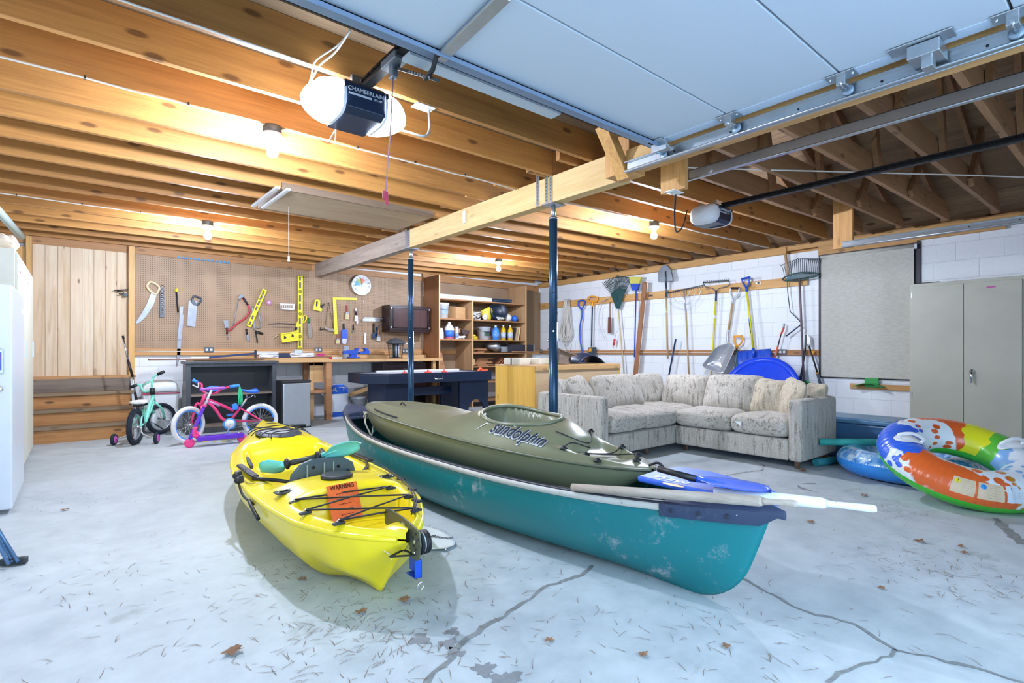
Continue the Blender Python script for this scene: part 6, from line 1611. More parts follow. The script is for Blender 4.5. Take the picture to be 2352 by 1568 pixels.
hang(F6, OX, 'extension_pole', 'red and black telescopic pole leaning on the low rail', 'pole', [('sleeve', 'rod', [(1386,885),(1356,960)], .013, plain('#d8603e', .4)), ('tip', 'rod', [(1390,842),(1382,890)], .014, G_ALU), ('tube', 'rod', [(1356,955),(1322,1090)], .008, M_BLACK), ('tube', 'rod', [(1322,1088),(1275,1250)], .013, plain('#e06a48', .4))], rail=.05)
hang(F6, OX, 'tool_clip', 'empty white tool clip on the upper rail right of the blue grip', 'clip', [('plate', 'poly', [(1085,402),(1145,398),(1147,424),(1088,428)], .012, M_WHITE), ('rubber', 'poly', [(1108,406),(1130,404),(1130,420),(1112,422)], .02, M_BLACK)], rail=.004)
fk = [('head_bar', 'curve', [(1370,370),(1420,340),(1560,305),(1700,305),(1750,325),(1700,350),(1560,380),(1400,388),(1370,370)], .010, G_GRN), ('plate', 'poly', [(1400,372),(1440,345),(1560,318),(1690,320),(1690,338),(1560,365),(1420,382)], .01, plain('#2f5a66', .4)),
      ('handle', 'rod', [(1550,360),(1565,700),(1597,1450)], .014, plain('#6f6068', .5))]
for i in range(19):
    q = i/18; xb = lerp(1390, 1735, q); yb = 350-40*math.sin(PI*q); xt = lerp(1362, 1758, q); yt = lerp(225, 150, min(1, q*2.2))
    fk.append(('tine', 'curve', [(xb, yb), (lerp(xb,xt,.3), lerp(yb,yt,.5)), (xt, yt+8), (xt-12, yt+4), (xt-18, yt+22)], .0035, plain('#26394a', .4, .3)))
hang(F6, OX, 'spring_rake', 'dark green spring-tine rake hanging head up beside the window blind', 'rake', fk, rail=.06)
hang(F6, OX, 'swing_weeder', 'bent black swing weeder with its wooden handle pointing up', 'weeder', [('handle', 'rod', [(1402,105),(1425,325)], .018, G_WD), ('rod', 'curve', [(1425,320),(1426,500),(1452,715)], .006, G_DK), ('rod', 'rod', [(1452,715),(1575,838)], .006, G_DK), ('blade', 'rod', [(1575,850),(1412,975)], .009, G_DK)], rail=.05)
hang(F6, OX, 'lopper', 'black handled lopping shears with orange bands hanging below the spring rake', 'shears', [
    ('blade', 'poly', [(1612,955),(1640,948),(1662,985),(1668,1060),(1640,1075),(1610,1000)], .012, M_CHROME), ('pivot', 'disc', [(1650,1070)], .018, G_ALU, .012), ('handle', 'rod', [(1655,1085),(1745,1375)], .011, M_BLACK), ('grip', 'rod', [(1742,1368),(1774,1490)], .017, plain('#44505e', .5)),
    ('band', 'rod', [(1688,1130),(1700,1170)], .0135, G_OR, .01), ('band', 'rod', [(1738,1362),(1742,1375)], .0135, G_OR, .006)], rail=.05)
hang(F6, OX, 'lopper', 'second pair of black lopping shears hanging closer to the rake handle', 'shears', [('blade', 'poly', [(1610,960),(1628,955),(1632,1010),(1620,1100),(1604,1090)], .012, M_IRON), ('handle', 'rod', [(1612,1095),(1600,1200),(1572,1370)], .011, M_BLACK), ('grip', 'rod', [(1572,1365),(1560,1445)], .017, plain('#2f3c4c', .5))], rail=.055)
hang(F6, OX, 'garden_hose_reel', 'green plastic hook hanging low behind the right end of the sofa', 'hook', [('arc', 'curve', [(1590,1465),(1630,1462),(1680,1500),(1715,1545)], .022, plain('#2f9a50', .4))], rail=.05)

# ---------------------------------------------------------------- pegboard tools
P_YEL = plain('#e8dd2e', .4, 0, .04); P_STL = plain('#9298a1', .45, .35, .12); P_CRM = plain('#dcc9a3', .5); P_RED = plain('#c63745', .4)
H = lambda f, *a, **k: hang(f, OY, *a, rail=k.pop('rail', .012), **k)
H(B2, 'pruning_saw', 'curved pruning saw with a cream loop handle at the left end of the pegboard', 'saw', [
    ('blade', 'poly', [(350,590),(420,600),(385,720),(300,860),(215,945),(180,957),(160,948),(230,840),(290,740),(325,650)], .004, P_STL), ('handle', 'loop', [(310,480),(345,455),(400,475),(430,500),(450,520),(440,560),(410,600),(370,585),(325,550),(303,510)], .016, P_CRM)])
wp_ = [('holder', 'poly', [(458,500),(508,500),(512,880),(455,880)], .010, plain('#6c7178', .5))]
for i in range(8):
    y = 515+i*46; r_ = .022-.0014*i
    wp_.append(('socket', 'disc', [(484, y)], r_, M_CHROME, .010))
H(B2, 'wrench_set', 'column of chrome wrenches and sockets beside the pruning saw', 'wrenches', wp_)
H(B2, 'nut_driver', 'black nut driver with a yellow top hanging on the pegboard', 'screwdriver', [('shaft', 'rod', [(652,570),(675,820)], .010, M_BLACK), ('cap', 'rod', [(658,535),(652,575)], .016, P_YEL), ('tip', 'rod', [(675,820),(660,845)], .004, P_STL)])
H(B2, 'folding_rule', 'long aluminium rule hanging down past the edge of the workbench', 'ruler', [('blade', 'poly', [(700,750),(735,750),(728,870),(715,1130),(700,1360),(668,1450),(657,1450),(665,1140),(690,870)], .004, P_STL), ('second_blade', 'poly', [(698,850),(742,850),(735,960),(712,1150),(662,1150)], .004, P_STL, .008)])
H(B2, 'back_saw', 'back saw with a dark closed handle hanging on the pegboard', 'saw', [('blade', 'poly', [(800,680),(905,690),(905,735),(880,995),(782,985)], .003, P_STL), ('handle', 'loop', [(862,622),(900,635),(955,660),(935,700),(905,732),(865,720),(838,690),(850,650)], .012, plain('#3c4450', .4)), ('handle_cheek', 'poly', [(835,670),(862,675),(905,735),(868,738),(835,705)], .016, plain('#4a525e', .4))])
H(B2, 'bow_saw', 'red bow saw hanging on the pegboard left of the short yellow level', 'saw', [('frame', 'curve', [(1440,640),(1490,700),(1522,750),(1530,810),(1490,880),(1380,960),(1280,1045)], .012, P_RED), ('grip', 'rod', [(1455,645),(1515,735)], .015, plain('#2c2730', .5), .004), ('blade', 'rod', [(1400,660),(1320,1045)], .006, P_STL), ('clamp', 'poly', [(1392,640),(1425,605),(1458,610),(1455,640),(1400,668)], .02, P_STL)])
H(B2, 'paint_scraper', 'silver scraper with a dark red handle hanging below the bow saw', 'scraper', [('blade', 'poly', [(1218,920),(1276,918),(1280,1010),(1240,1010)], .004, P_STL), ('handle', 'rod', [(1258,1005),(1262,1080)], .012, plain('#6a2733', .4)), ('point', 'rod', [(1268,1080),(1272,1145)], .006, P_STL)])
def level(f, a, b, w, name, label, slots, holes):
    """spirit level between crop points a, b"""
    A = V(*a, 0); B_ = V(*b, 0); d = (B_-A).normalized(); n_ = V(-d.y, d.x, 0)*w/2
    q = lambda t, s, L=0: tuple((A + (B_-A)*t + n_*s)[:2])
    parts = [('body', 'poly', [q(0,-1), q(0,1), q(1,1), q(1,-1)], .022, P_YEL)]
    for t0, t1 in slots: parts.append(('slot', 'poly', [q(t0,-.42), q(t0,.42), q(t1,.42), q(t1,-.42)], .002, plain('#6f675c', .6), .022))
    for t in holes: parts.append(('vial', 'disc', [q(t, 0)], w/f_sc*.0022, plain('#a59b2b', .3), .012))
    return H(f, name, label, 'level', parts)
f_sc = 5.2
level(B2, (1712,548), (1520,992), 55, 'spirit_level', 'short yellow spirit level hanging tilted on the pegboard', [(.03,.14),(.16,.28),(.30,.42),(.45,.56),(.70,.80),(.86,.96)], [])
H(B2, 'drill_brace', 'silver hand brace with a black handle behind the short yellow level', 'hand drill', [('frame', 'curve', [(1600,780),(1572,770),(1565,810),(1580,900),(1590,1030)], .012, P_STL), ('crank', 'curve', [(1640,800),(1655,900),(1672,990),(1615,1008)], .010, P_STL), ('grip', 'rod', [(1600,1050),(1690,1078)], .018, M_BLACK), ('auger_bit', 'rod', [(1605,1060),(1618,1120),(1625,1185)], .010, M_BLACK)])
H(B2, 'wire_brush', 'black handled brush hanging below the short yellow level', 'brush', [('handle', 'rod', [(1492,1018),(1500,1090)], .014, M_BLACK), ('head', 'poly', [(1490,1088),(1525,1085),(1532,1155),(1500,1165)], .015, P_STL)])
H(B2, 'tape_roll', 'pink tape roll hanging beside the tilted yellow level', 'tape', [('roll', 'disc', [(1766,705)], .038, plain('#d18bb5', .4)), ('core', 'disc', [(1766,705)], .014, plain('#e6dfe8', .4), .014)])
H(B2, 'wire_basket', 'small white slotted basket on the pegboard left of the long level', 'basket', [('shell', 'poly', [(1888,715),(2068,722),(2058,795),(1905,785)], .05, M_WHITE)] + [('slot', 'poly', [(1915+24*i,735),(1926+24*i,735),(1926+24*i,775),(1915+24*i,775)], .002, plain('#8a7560', .6), .05) for i in range(6)])
H(B2, 'drill_bits', 'row of thin dark drill bits on the pegboard left of the long level', 'drill bits', [('bit', 'curve', [(1762,960),(1900,955),(2080,965)], .005, G_DK), ('bit', 'curve', [(1790,990),(1900,998),(2060,1000)], .003, P_STL)])
H(B2, 'wood_plug', 'small cream peg hanging left of the yellow mitre box', 'peg', [('peg', 'rod', [(1812,1130),(1865,1098)], .008, P_CRM)])
H(B2, 'mitre_box', 'yellow mitre box hanging behind the foot of the long level', 'mitre box', [('tray', 'poly', [(1892,1075),(2112,1045),(2112,1158),(1915,1188)], .05, P_YEL), ('slot', 'poly', [(1945,1100),(1978,1118),(1960,1142),(1945,1140)], .002, M_BLACK, .05), ('slot', 'poly', [(2040,1080),(2060,1090),(2065,1118),(2035,1112)], .002, M_BLACK, .05), ('lip', 'poly', [(1892,1075),(2112,1045),(2112,1058),(1895,1088)], .065, P_YEL)])
level(B3, (500,190), (496,1172), 60, 'spirit_level', 'long yellow spirit level hanging upright in the middle of the pegboard', [(.01,.06),(.08,.16),(.25,.335),(.36,.44),(.55,.63),(.66,.74),(.84,.92)], [.205,.495,.79,.95])
H(B3, 'hose_clamp_tool', 'yellow looped tool tucked behind the long level', 'tool', [('loop', 'loop', [(530,705),(570,700),(582,735),(560,780),(530,785),(545,740)], .010, P_YEL), ('body', 'curve', [(510,740),(465,800),(455,900),(430,1000)], .018, P_YEL), ('logo_mark', 'rod', [(455,850),(448,885)], .019, M_BLACK, .002)])
H(B3, 'staple_gun', 'yellow staple gun with a black lever on the pegboard', 'staple gun', [('body', 'poly', [(685,500),(712,490),(752,503),(748,590),(775,615),(768,648),(735,640),(660,622)], .03, P_YEL), ('lever', 'poly', [(748,590),(812,540),(818,548),(775,602)], .02, M_BLACK, .005), ('slot', 'poly', [(706,515),(728,515),(722,580),(704,578)], .002, M_BLACK, .03)])
H(B3, 'hand_trowel', 'green handled grey trowel hanging right of the long level', 'trowel', [('handle', 'rod', [(615,730),(615,795)], .015, plain('#2f7a52', .5)), ('blade', 'poly', [(603,795),(630,795),(652,850),(655,960),(635,995),(610,985),(600,900)], .008, plain('#8f8a80', .5, .2))])
H(B3, 'hanging_planer', 'grey tool hanging on two strings left of the yellow square', 'tool', [('string', 'rod', [(865,528),(822,820)], .003, M_BLACK), ('string', 'rod', [(868,528),(925,860)], .003, M_BLACK), ('bar', 'curve', [(755,878),(830,870),(935,880)], .008, M_BLACK), ('body', 'poly', [(815,848),(870,860),(935,875),(930,905),(870,895),(815,870)], .03, plain('#9b948c', .5)), ('knob', 'rod', [(760,850),(762,888)], .006, M_BLACK)])
H(B3, 'framing_square', 'yellow framing square hanging on the pegboard', 'square', [('tongue', 'poly', [(918,463),(962,463),(985,935),(942,937)], .004, P_YEL), ('blade', 'poly', [(918,463),(1226,470),(1226,498),(920,495)], .004, P_YEL, .001)])
def pbrush(a, hx, col, l, bc='#d9c99c', s=1.0):
    x, y = a
    H(B3, 'paint_brush', l, 'paint brush', [('handle', 'curve', [(x,y),(x+2,y+45*s),(x-1,y+85*s)], .010, plain(hx, .4)), ('ferrule', 'poly', [(x-18,y+85*s),(x+18,y+85*s),(x+20,y+110*s),(x-20,y+110*s)], .02, P_STL), ('bristles', 'poly', [(x-20,y+110*s),(x+20,y+110*s),(x+24,y+180*s),(x-25,y+180*s)], .018, plain(bc, .8))])
pbrush((1102,565), '#c23b45', 0, 'red handled paint brush right of the yellow square')
pbrush((983,935), '#c8653c', 0, 'orange handled paint brush under the end of the yellow square', s=.68)
pbrush((1505,880), '#c98a5a', 0, 'small white paint brush near the insect lantern', '#e8e8e6', .8)
H(B3, 'dust_brush', 'blue bench brush hanging above the vise', 'brush', [('handle', 'rod', [(1060,800),(1063,872)], .014, G_DK), ('back', 'poly', [(1032,885),(1060,870),(1100,885),(1103,955),(1095,992),(1038,992),(1030,950)], .03, plain('#2f5fe0', .35)), ('bristles', 'poly', [(1038,990),(1096,990),(1090,1055),(1065,1064),(1040,1055)], .02, plain('#ced5e6', .7))])
H(B3, 'hand_saw_handle', 'white and black folding saw hanging right of the red brush', 'saw', [('handle', 'rod', [(1216,612),(1220,690)], .016, plain('#332a35', .4)), ('cap', 'rod', [(1216,608),(1217,640)], .0165, M_WHITE, .003), ('body', 'poly', [(1205,695),(1240,700),(1245,790),(1235,812),(1222,800),(1222,770),(1195,770)], .012, plain('#d8d4de', .4))])
H(B3, 'wrench', 'small dark wrench hanging under the folding saw', 'wrench', [('handle', 'rod', [(1185,812),(1187,885)], .009, M_BLACK), ('head', 'disc', [(1187,905)], .014, P_STL)])
H(B3, 'paint_roller', 'white paint roller frame hanging left of the wall cupboard', 'paint roller', [('roller_cage', 'rod', [(1302,755),(1520,762)], .026, M_WHITE), ('roller_cover', 'rod', [(1318,728),(1560,736)], .016, plain('#d7dbe2', .6)), ('frame', 'curve', [(1520,760),(1572,735),(1576,785),(1520,815),(1492,840)], .006, P_STL), ('grip', 'rod', [(1488,850),(1484,965)], .015, G_DK)])
H(B3, 'putty_knife', 'black handled spreader hanging left of the roller grip', 'scraper', [('handle', 'rod', [(1444,798),(1446,920)], .013, M_BLACK), ('head', 'poly', [(1424,925),(1466,925),(1466,985),(1450,1000),(1424,990)], .02, G_DK), ('bolt', 'disc', [(1447,972)], .008, P_STL, .02)])
H(B3, 'plastic_strip', 'white plastic strip hanging over the workbench', 'strip', [('strip', 'poly', [(1325,925),(1348,925),(1345,990),(1352,1060),(1318,1060),(1326,990)], .006, M_WHITE)])
for i, (x, y, l) in enumerate(((168,435,'tiny white hook on the pegboard above the basket'),(1320,520,'empty metal hook under the round thermometer'),(1460,525,'empty metal hook right of the thermometer base'),(1512,528,'empty metal hook farthest right of the thermometer'),(1258,578,'empty wire hook beside the folding saw'),(1290,820,'empty bright hook below the roller cage'),(1025,765,'empty hook between the yellow square and red brush'))):
    H(B3, 'peg_hook', l, 'hook', [('wire', 'curve', [(x-6,y-5),(x+2,y+6),(x+8,y-4)], .004, M_CHROME)])
# round thermometer
thm = tag(empty('wall_thermometer', oy(829,655,YB-.06)), 'round white dial thermometer hanging under the joists on the pegboard', 'thermometer')
q = oy(829, 655, YB-.055)
MB().lathe([(.0001,.0),(.155,.0),(.168,.012),(.168,.022),(.155,.03),(.148,.022),(.0001,.020)], q, (0,-1,0), 48).build('case', M_WHITE, thm)
def fan(a0, a1, r0, r1, z=.0215, n=14):
    pts = [(a0+(a1-a0)*i/n) for i in range(n+1)]
    vs = [q + V(r0*math.cos(a), -z, r0*math.sin(a)) for a in pts] + [q + V(r1*math.cos(a), -z, r1*math.sin(a)) for a in pts]
    return vs, [(i, i+1, n+2+i, n+1+i) for i in range(n)]
for nm, a0, a1, c in (('dial_zone', 2.5, 3.3, '#4f9ad6'), ('dial_zone', 1.9, 2.5, '#8fbf4f'), ('dial_zone', 1.75, 1.9, '#e0d048'), ('dial_zone', .9, 1.75, '#d8714c')):
    MB().add(*fan(a0, a1, .02, .12)).build(nm, plain(c, .4), thm, rec=False)
MB().add(*fan(0, 2*PI, .001, .145, .0206, 40)).build('dial_face', plain('#b9c6d6', .35), thm, rec=False)
MB().bar(q+V(0,-.024,0), q+V(-.01,-.024,.11), .005, .002, (0,1,0)).build('needle', M_BLACK, thm)
for i in range(10):
    a = 3.7-i*.48; put_text('numeral', str(-40+20*i), .024, q + V(.128*math.cos(a), -.0225, .128*math.sin(a)), (1,0,0), (0,0,1), M_BLACK, thm, ext=.0003)
# brackets in the doorway at left
H(plane_map((280, 560, 5.226), 'y', YB-.10), 'door_latch', 'black gate latch screwed on the plank panel frame', 'latch', [('bar', 'rod', [(-95,555),(88,548)], .007, M_BLACK), ('loop', 'curve', [(-60,565),(10,570),(10,600),(-40,600)], .006, M_BLACK), ('plate', 'poly', [(20,590),(70,590),(70,630),(20,630)], .015, M_IRON)])
mp = tag(empty('mop_handle', (.52, 7.6, 0)), 'silver and black mop handle leaning by the wooden steps', 'pole')
c7 = C7(7.72)
MB().tube([c7((135,-260)), c7((205,60))], .010, 8).build('tube', M_CHROME, mp); MB().tube([c7((262,255)), c7((300,500))], .010, 8).build('tube', M_CHROME, mp)
MB().tube([c7((200,45)), c7((262,262))], .014, 10).tube([c7((130,-290)), c7((140,-250))], .012, 8).tube([c7((296,480)), V(.585,7.66,.03)], .014, 8).build('grip', M_BLACK, mp)

# ================================================================ bicycles
def op(px, py, P0, n):
    r = Vector(_ray(px, py)); P0 = Vector(P0); n = Vector(n); t = (P0 - V(0,0,1)).dot(n)/r.dot(n); return V(0,0,1) + r*t
def crank_pts(c7pt, P0, n): return op(260+c7pt[0]/5.88, 820+c7pt[1]/5.88, P0, n)
def wheel(parent, c, ax, r, tr, tire, rim, nsp=20, hub=M_STEEL, knob=False):
    c = Vector(c); ax = Vector(ax).normalized(); e1 = V(0,0,1); e2 = ax.cross(e1)
    P = [c + (e1*math.cos(2*PI*i/40)+e2*math.sin(2*PI*i/40))*(r-tr) for i in range(40)]
    w = MB().tube(P, tr, 10, closed=True)
    if knob:
        for i in range(60):
            a = 2*PI*i/60; d = e1*math.cos(a)+e2*math.sin(a)
            for s in (-1, 1): w.obox(c + d*(r-tr*.15) + ax*tr*.5*s, .012, .010, .010, d, ax)
    w = w.build('wheel', tire, parent)
    P = [c + (e1*math.cos(2*PI*i/40)+e2*math.sin(2*PI*i/40))*(r-2*tr-.002) for i in range(40)]
    MB().tube(P, .010, 8, closed=True).build('rim', rim, w)
    s = MB()
    for i in range(nsp):
        a = 2*PI*i/nsp; d = e1*math.cos(a)+e2*math.sin(a); a2 = a+.5*(1 if i % 2 else -1); d2 = e1*math.cos(a2)+e2*math.sin(a2)
        s.tube([c + d2*.015 + ax*.022*(1 if i % 2 else -1), c + d*(r-2*tr-.004)], .0016, 4, caps=False)
    s.build('spokes', M_CHROME, w)
    MB().cyl(c-ax*.045, c+ax*.045, .013, n=12).build('hub', hub, w)
    return w
M_PINK = plain('#ec3f7c', .3, .1, .04); M_WTIRE = plain('#dcdcda', .6, 0, .06, 40); M_BLUER = plain('#3d8fe8', .3, .1); M_BTIRE = plain('#16202e', .7, 0, .1)
pb = tag(empty('bicycle', (1.28, 6.68, 0)), 'hot pink child bicycle with white tyres and blue rims', 'bicycle')
YP = 6.68
def Q(x, y, dy=0.0): p = oy(260+x/5.88, 820+y/5.88, YP); return p + V(0, dy, 0)
rw = Q(1985, 870); fw = Q(1000, 905)
rw = V(rw.x, YP, .198); fw = V(.925, YP, .205)
wheel(pb, rw, (.06,1,.0), .198, .024, M_WTIRE, M_BLUER)
wheel(pb, fw, (-.55,.85,0), .205, .024, M_WTIRE, M_BLUER)
def tubes(parent, name, lst, mat):
    m = MB()
    for pts, r in lst: m.tube(bez(pts, 4) if len(pts) > 2 else pts, r, 10)
    return m.build(name, mat, parent)
fr = [([Q(1245,500), Q(1185,650)], .019), ([Q(1270,565), Q(1450,640), Q(1625,722)], .016), ([Q(1240,600), Q(1320,640), Q(1400,730), Q(1470,830), Q(1570,872)], .016), ([Q(1715,680), Q(1580,865)], .014)]
for s in (-1, 1):
    fr += [([Q(1575,868), rw+V(0,.035*s,0)], .009), ([Q(1715,690), Q(1850,765)+V(0,.03*s,0), rw+V(0,.038*s,.0)], .009)]
fo = tubes(pb, 'frame', fr, M_PINK)
ff = tubes(pb, 'fork', [([Q(1185,650), Q(1130,640)+V(-.0,.04,0), fw+V(.03,.045,0)], .013), ([Q(1185,650), Q(1185,740)+V(.0,-.05,0), fw+V(.05,-.04,0)], .013)], M_PINK)
tubes(pb, 'seat_post', [([Q(1720,675), Q(1820,535)], .012)], M_CHROME)
m = MB().loft([[Q(x, y)+V(0, w*math.cos(a), h*math.sin(a)) for a in [2*PI*i/14 for i in range(14)]] for x, y, w, h in ((1715,440,.010,.008),(1760,448,.022,.014),(1830,462,.045,.020),(1890,460,.070,.026),(1930,455,.075,.030),(1950,455,.05,.02))])
m.build('saddle', plain('#2f6ee0', .35), pb)
tubes(pb, 'saddle_rail', [([Q(1790,500), Q(1830,545), Q(1900,510), Q(1920,545)], .005)], M_CHROME)
tubes(pb, 'handlebar', [([Q(1160,345)+V(0,.10,0), Q(1215,375)+V(0,.09,0), Q(1215,455)+V(0,.05,0), Q(1290,495), Q(1380,480)+V(0,-.03,0), Q(1450,425)+V(0,-.08,0), Q(1540,392)+V(0,-.12,0)], .011)], M_PINK)
tubes(pb, 'grip', [([Q(1095,310)+V(0,.10,0), Q(1160,345)+V(0,.10,0)], .017)], M_BLUER); tubes(pb, 'grip', [([Q(1540,392)+V(0,-.12,0), Q(1672,372)+V(0,-.12,0)], .017)], M_BLUER)
tubes(pb, 'stem', [([Q(1245,500), Q(1290,470)], .014)], M_CHROME)
tubes(pb, 'brake_lever', [([Q(1165,350)+V(0,.07,0), Q(1160,410)+V(0,.06,0), Q(1085,378)+V(0,.07,0)], .007)], plain('#c9ccd2', .4, .2))
MB().loft([[Q(1355, 425)+V(sx*.075*k, -.05*t_+.0, .032*math.sin(a)*k+.0) for sx, a in [(math.cos(2*PI*i/20), 2*PI*i/20) for i in range(20)]] for k, t_ in ((.8,-.8),(1,-.4),(1,.4),(.8,.8))]).build('handlebar_bag', plain('#2b78e4', .35), pb)
m = MB(); rn = random.Random(5)
for i in range(14):
    x = rn.uniform(1665,1705); m.tube(bez([Q(1672,375)+V(0,-.12,0), Q(x+rn.uniform(-8,8),470)+V(0,-.12,0), Q(x+rn.uniform(-12,12),620+rn.uniform(-30,10))+V(0,-.12,0)], 4), .0045, 4)
m.build('streamers', plain('#35c98a', .25), pb)
ck = V(Q(1560,895).x, YP-.05, Q(1560,895).z)
MB().lathe([(.035,0),(.062,.001),(.066,.004),(.062,.007),(.035,.008)], ck, (0,-1,0), 28).build('chainring', plain('#4a9be8', .35), pb)
MB().lathe([(.012,0),(.050,.0),(.050,.004),(.012,.004)], ck+V(0,-.006,0), (0,-1,0), 24).build('chainring_disc', M_WHITE, pb)
tubes(pb, 'crank_arm', [([ck+V(0,-.01,0), ck+V(-.03,-.02,-.11)], .008)], M_CHROME)
MB().obox(ck+V(-.03,-.06,-.115), .08,.07,.022).build('pedal', M_BLUER, pb, bevel=.004)
MB().obox(ck+V(.03,.10,.09), .08,.07,.022).build('pedal', M_BLUER, pb, bevel=.004)
MB().prism([Q(1600,640,-.03),Q(1660,620,-.03),Q(1690,655,-.03),Q(1670,705,-.03),Q(1610,710,-.03)], (0,.05,0)).build('bell', M_BLUER, pb, bevel=.006)
MB().tube([rw+V(-.02,-.04,0), ck+V(0,.0,.055)], .004, 6).tube([rw+V(-.02,-.04,-.02), ck+V(0,0,-.055)], .004, 6).build('chain', plain('#7d8a94', .4, .4), pb)
put_text('lettering', 'mystic', .045, (Q(1340,590,-.018)).lerp(Q(1420,620,-.018), .5), Q(1420,628)-Q(1300,575), (0,0,1), M_WHITE, pb, lift=.001, shear=.2) if False else None
for a, b in ((( 1290,590),(1440,650)),):
    MB().tube([Q(a[0],a[1],-.0), Q(b[0],b[1],-.0)], .0172, 10).build('frame_decal', plain('#c79ac0', .35), pb)
# kick scooter in front
sc = tag(empty('kick_scooter', (1.2, 6.40, 0)), 'purple and pink kick scooter leaning against the pink bicycle', 'scooter')
YQ = 6.40
def S(x, y, dy=0.0): return oy(260+x/5.88, 820+y/5.88, YQ) + V(0, dy, 0)
M_PUR = plain('#6a35c9', .3, .2, .04); M_PK2 = plain('#e83f86', .35)
a = S(1130,1100); b = S(1760,1085); zd = .095
MB().box(a.x, b.x, YQ-.05, YQ+.05, zd-.034, zd+.014).build('deck', M_PUR, sc, bevel=.006)
for x, y, r in ((1030,1125,.048),(1740,1100,.048)):
    c_ = S(x, y); c_ = V(c_.x, YQ, .048)
    w_ = MB().lathe([(.026,-.012),(.046,-.012),(.049,-.004),(.049,.004),(.046,.012),(.026,.012)], c_, (0,1,0), 28).build('wheel', M_PK2, sc)
    MB().lathe([(.0001,-.009),(.028,-.009),(.028,.009),(.0001,.009)], c_, (0,1,0), 20).build('wheel_hub', plain('#3c2a6a', .4), w_)
tubes(sc, 'neck', [([S(1140,1075), S(1085,1045), S(1110,940)], .022), ([S(1160,1080), S(1115,990)], .014)], M_PK2)
tubes(sc, 'lower_stem', [([S(1030,1110), S(1110,930), S(1225,670)], .016)], M_PUR)
tubes(sc, 'clamp', [([S(1225,672), S(1240,640)], .022)], M_PK2); tubes(sc, 'upper_stem', [([S(1238,645), S(1332,435)], .013)], plain('#d5d8e2', .3, .3))
tubes(sc, 'handlebar', [([S(1172,437,.02), S(1330,425), S(1500,412,-.02)], .015)], plain('#a25ac0', .5)); tubes(sc, 'rear_brake', [([S(1660,1050), S(1700,1020), S(1775,1025)], .007)], M_CHROME)
MB().obox(S(1230,1130,-.0)+V(.0,-.052,.0), .04,.002,.014).obox(S(1360,1128)+V(.0,-.052,.0), .03,.002,.014).obox(S(1480,1125)+V(.0,-.052,.0), .045,.002,.014).build('deck_sticker', plain('#b6a23c', .4), sc)
# mint bicycle with training wheels
GP = V(.475, 6.99, 0); GD = V(.405, .914, 0).normalized(); GN = V(GD.y, -GD.x, 0)
gb = tag(empty('bicycle', (.63, 7.34, 0)), 'mint green child bicycle with training wheels beside the wooden steps', 'bicycle')
def Gp(x, y, s=0.0): return crank_pts((x, y), GP, GN) + GN*s
M_MINT = plain('#86dcc4', .35, 0, .04)
g1 = V(GP.x, GP.y, .19); g2 = GP + GD*.74 + V(0,0,.19)
wheel(gb, g1, GN, .19, .026, M_BTIRE, plain('#a9b0b8', .3, .5), knob=True)
g2n = V(.50,-.86,0); wheel(gb, g2, g2n, .19, .026, M_BTIRE, plain('#a9b0b8', .3, .5))
HD = GP + GD*.56; hz = .56
def Hb(x, y): return crank_pts((x, y), HD, GD)
hb_top = Gp(527, 470); hb_bot = Gp(548, 600)
tubes(gb, 'frame', [([hb_top, hb_bot], .020), ([Gp(540,540), Gp(490,650), Gp(455,800), Gp(425,880)], .020), ([Gp(545,590), Gp(500,720), Gp(440,860)], .016), ([Gp(400,660), Gp(420,760), Gp(430,880)], .014),
    ([Gp(430,880), g1+GN*.045], .010), ([Gp(430,880), g1-GN*.045], .010), ([Gp(405,690), g1+GN*.045+V(0,0,.0)], .009), ([Gp(405,690), g1-GN*.045], .009)], M_MINT)
tubes(gb, 'fork', [([hb_bot, hb_bot.lerp(g2, .4)+GN*.05, g2+GN*.04], .013), ([hb_bot, hb_bot.lerp(g2, .4)-GN*.05, g2-GN*.04], .013)], M_MINT)
MB().cyl(hb_top+V(0,0,-.03), hb_top+V(0,0,.045), .026, n=14).build('headset', M_BLACK, gb)
tubes(gb, 'handlebar', [([Hb(325,372), Hb(370,375), Hb(390,430), Hb(430,465), Hb(490,458)], .012), ([Hb(520,430), Hb(530,330), Hb(545,265), Hb(600,232)], .012), ([Hb(390,385), Hb(530,315)], .009)], M_MINT)
tubes(gb, 'grip', [([Hb(238,405), Hb(325,372)], .018)], M_BLACK); tubes(gb, 'grip', [([Hb(600,232), Hb(690,195)], .018)], M_BLACK)
sd = Gp(380, 600)
m = MB().loft([[sd + GD*l + GN*(w*math.cos(a)) + V(0,0,h*math.sin(a)+.0) for a in [2*PI*i/14 for i in range(14)]] for l, w, h in ((-.11,.05,.012),(-.09,.085,.026),(-.02,.075,.024),(.06,.032,.018),(.13,.022,.016),(.15,.012,.008))])
sdo = m.build('saddle', plain('#e6e4dc', .5), gb)
MB().obox(sd+V(0,0,-.03)-GD*.03, .14,.10,.03,GD).build('saddle_base', M_BLACK, sdo, bevel=.01); tubes(gb, 'seat_post', [([sd+V(0,0,-.03), Gp(402,690)], .012)], M_CHROME)
gk = Gp(480, 880, .03)
MB().lathe([(.02,0),(.075,.0),(.08,.008),(.05,.016),(.0001,.018)], Gp(515,850,.03), GN, 24).build('chain_guard', plain('#c7cfd2', .4), gb)
tubes(gb, 'crank_arm', [([gk, Gp(570,975,.08)], .008)], M_IRON); MB().obox(Gp(625,985,.10), .09,.06,.022, GD).build('pedal', M_BLACK, gb, bevel=.004); MB().obox(Gp(630,985,.132), .06,.004,.014, GD).build('pedal_reflector', plain('#e8b22c', .3), gb)
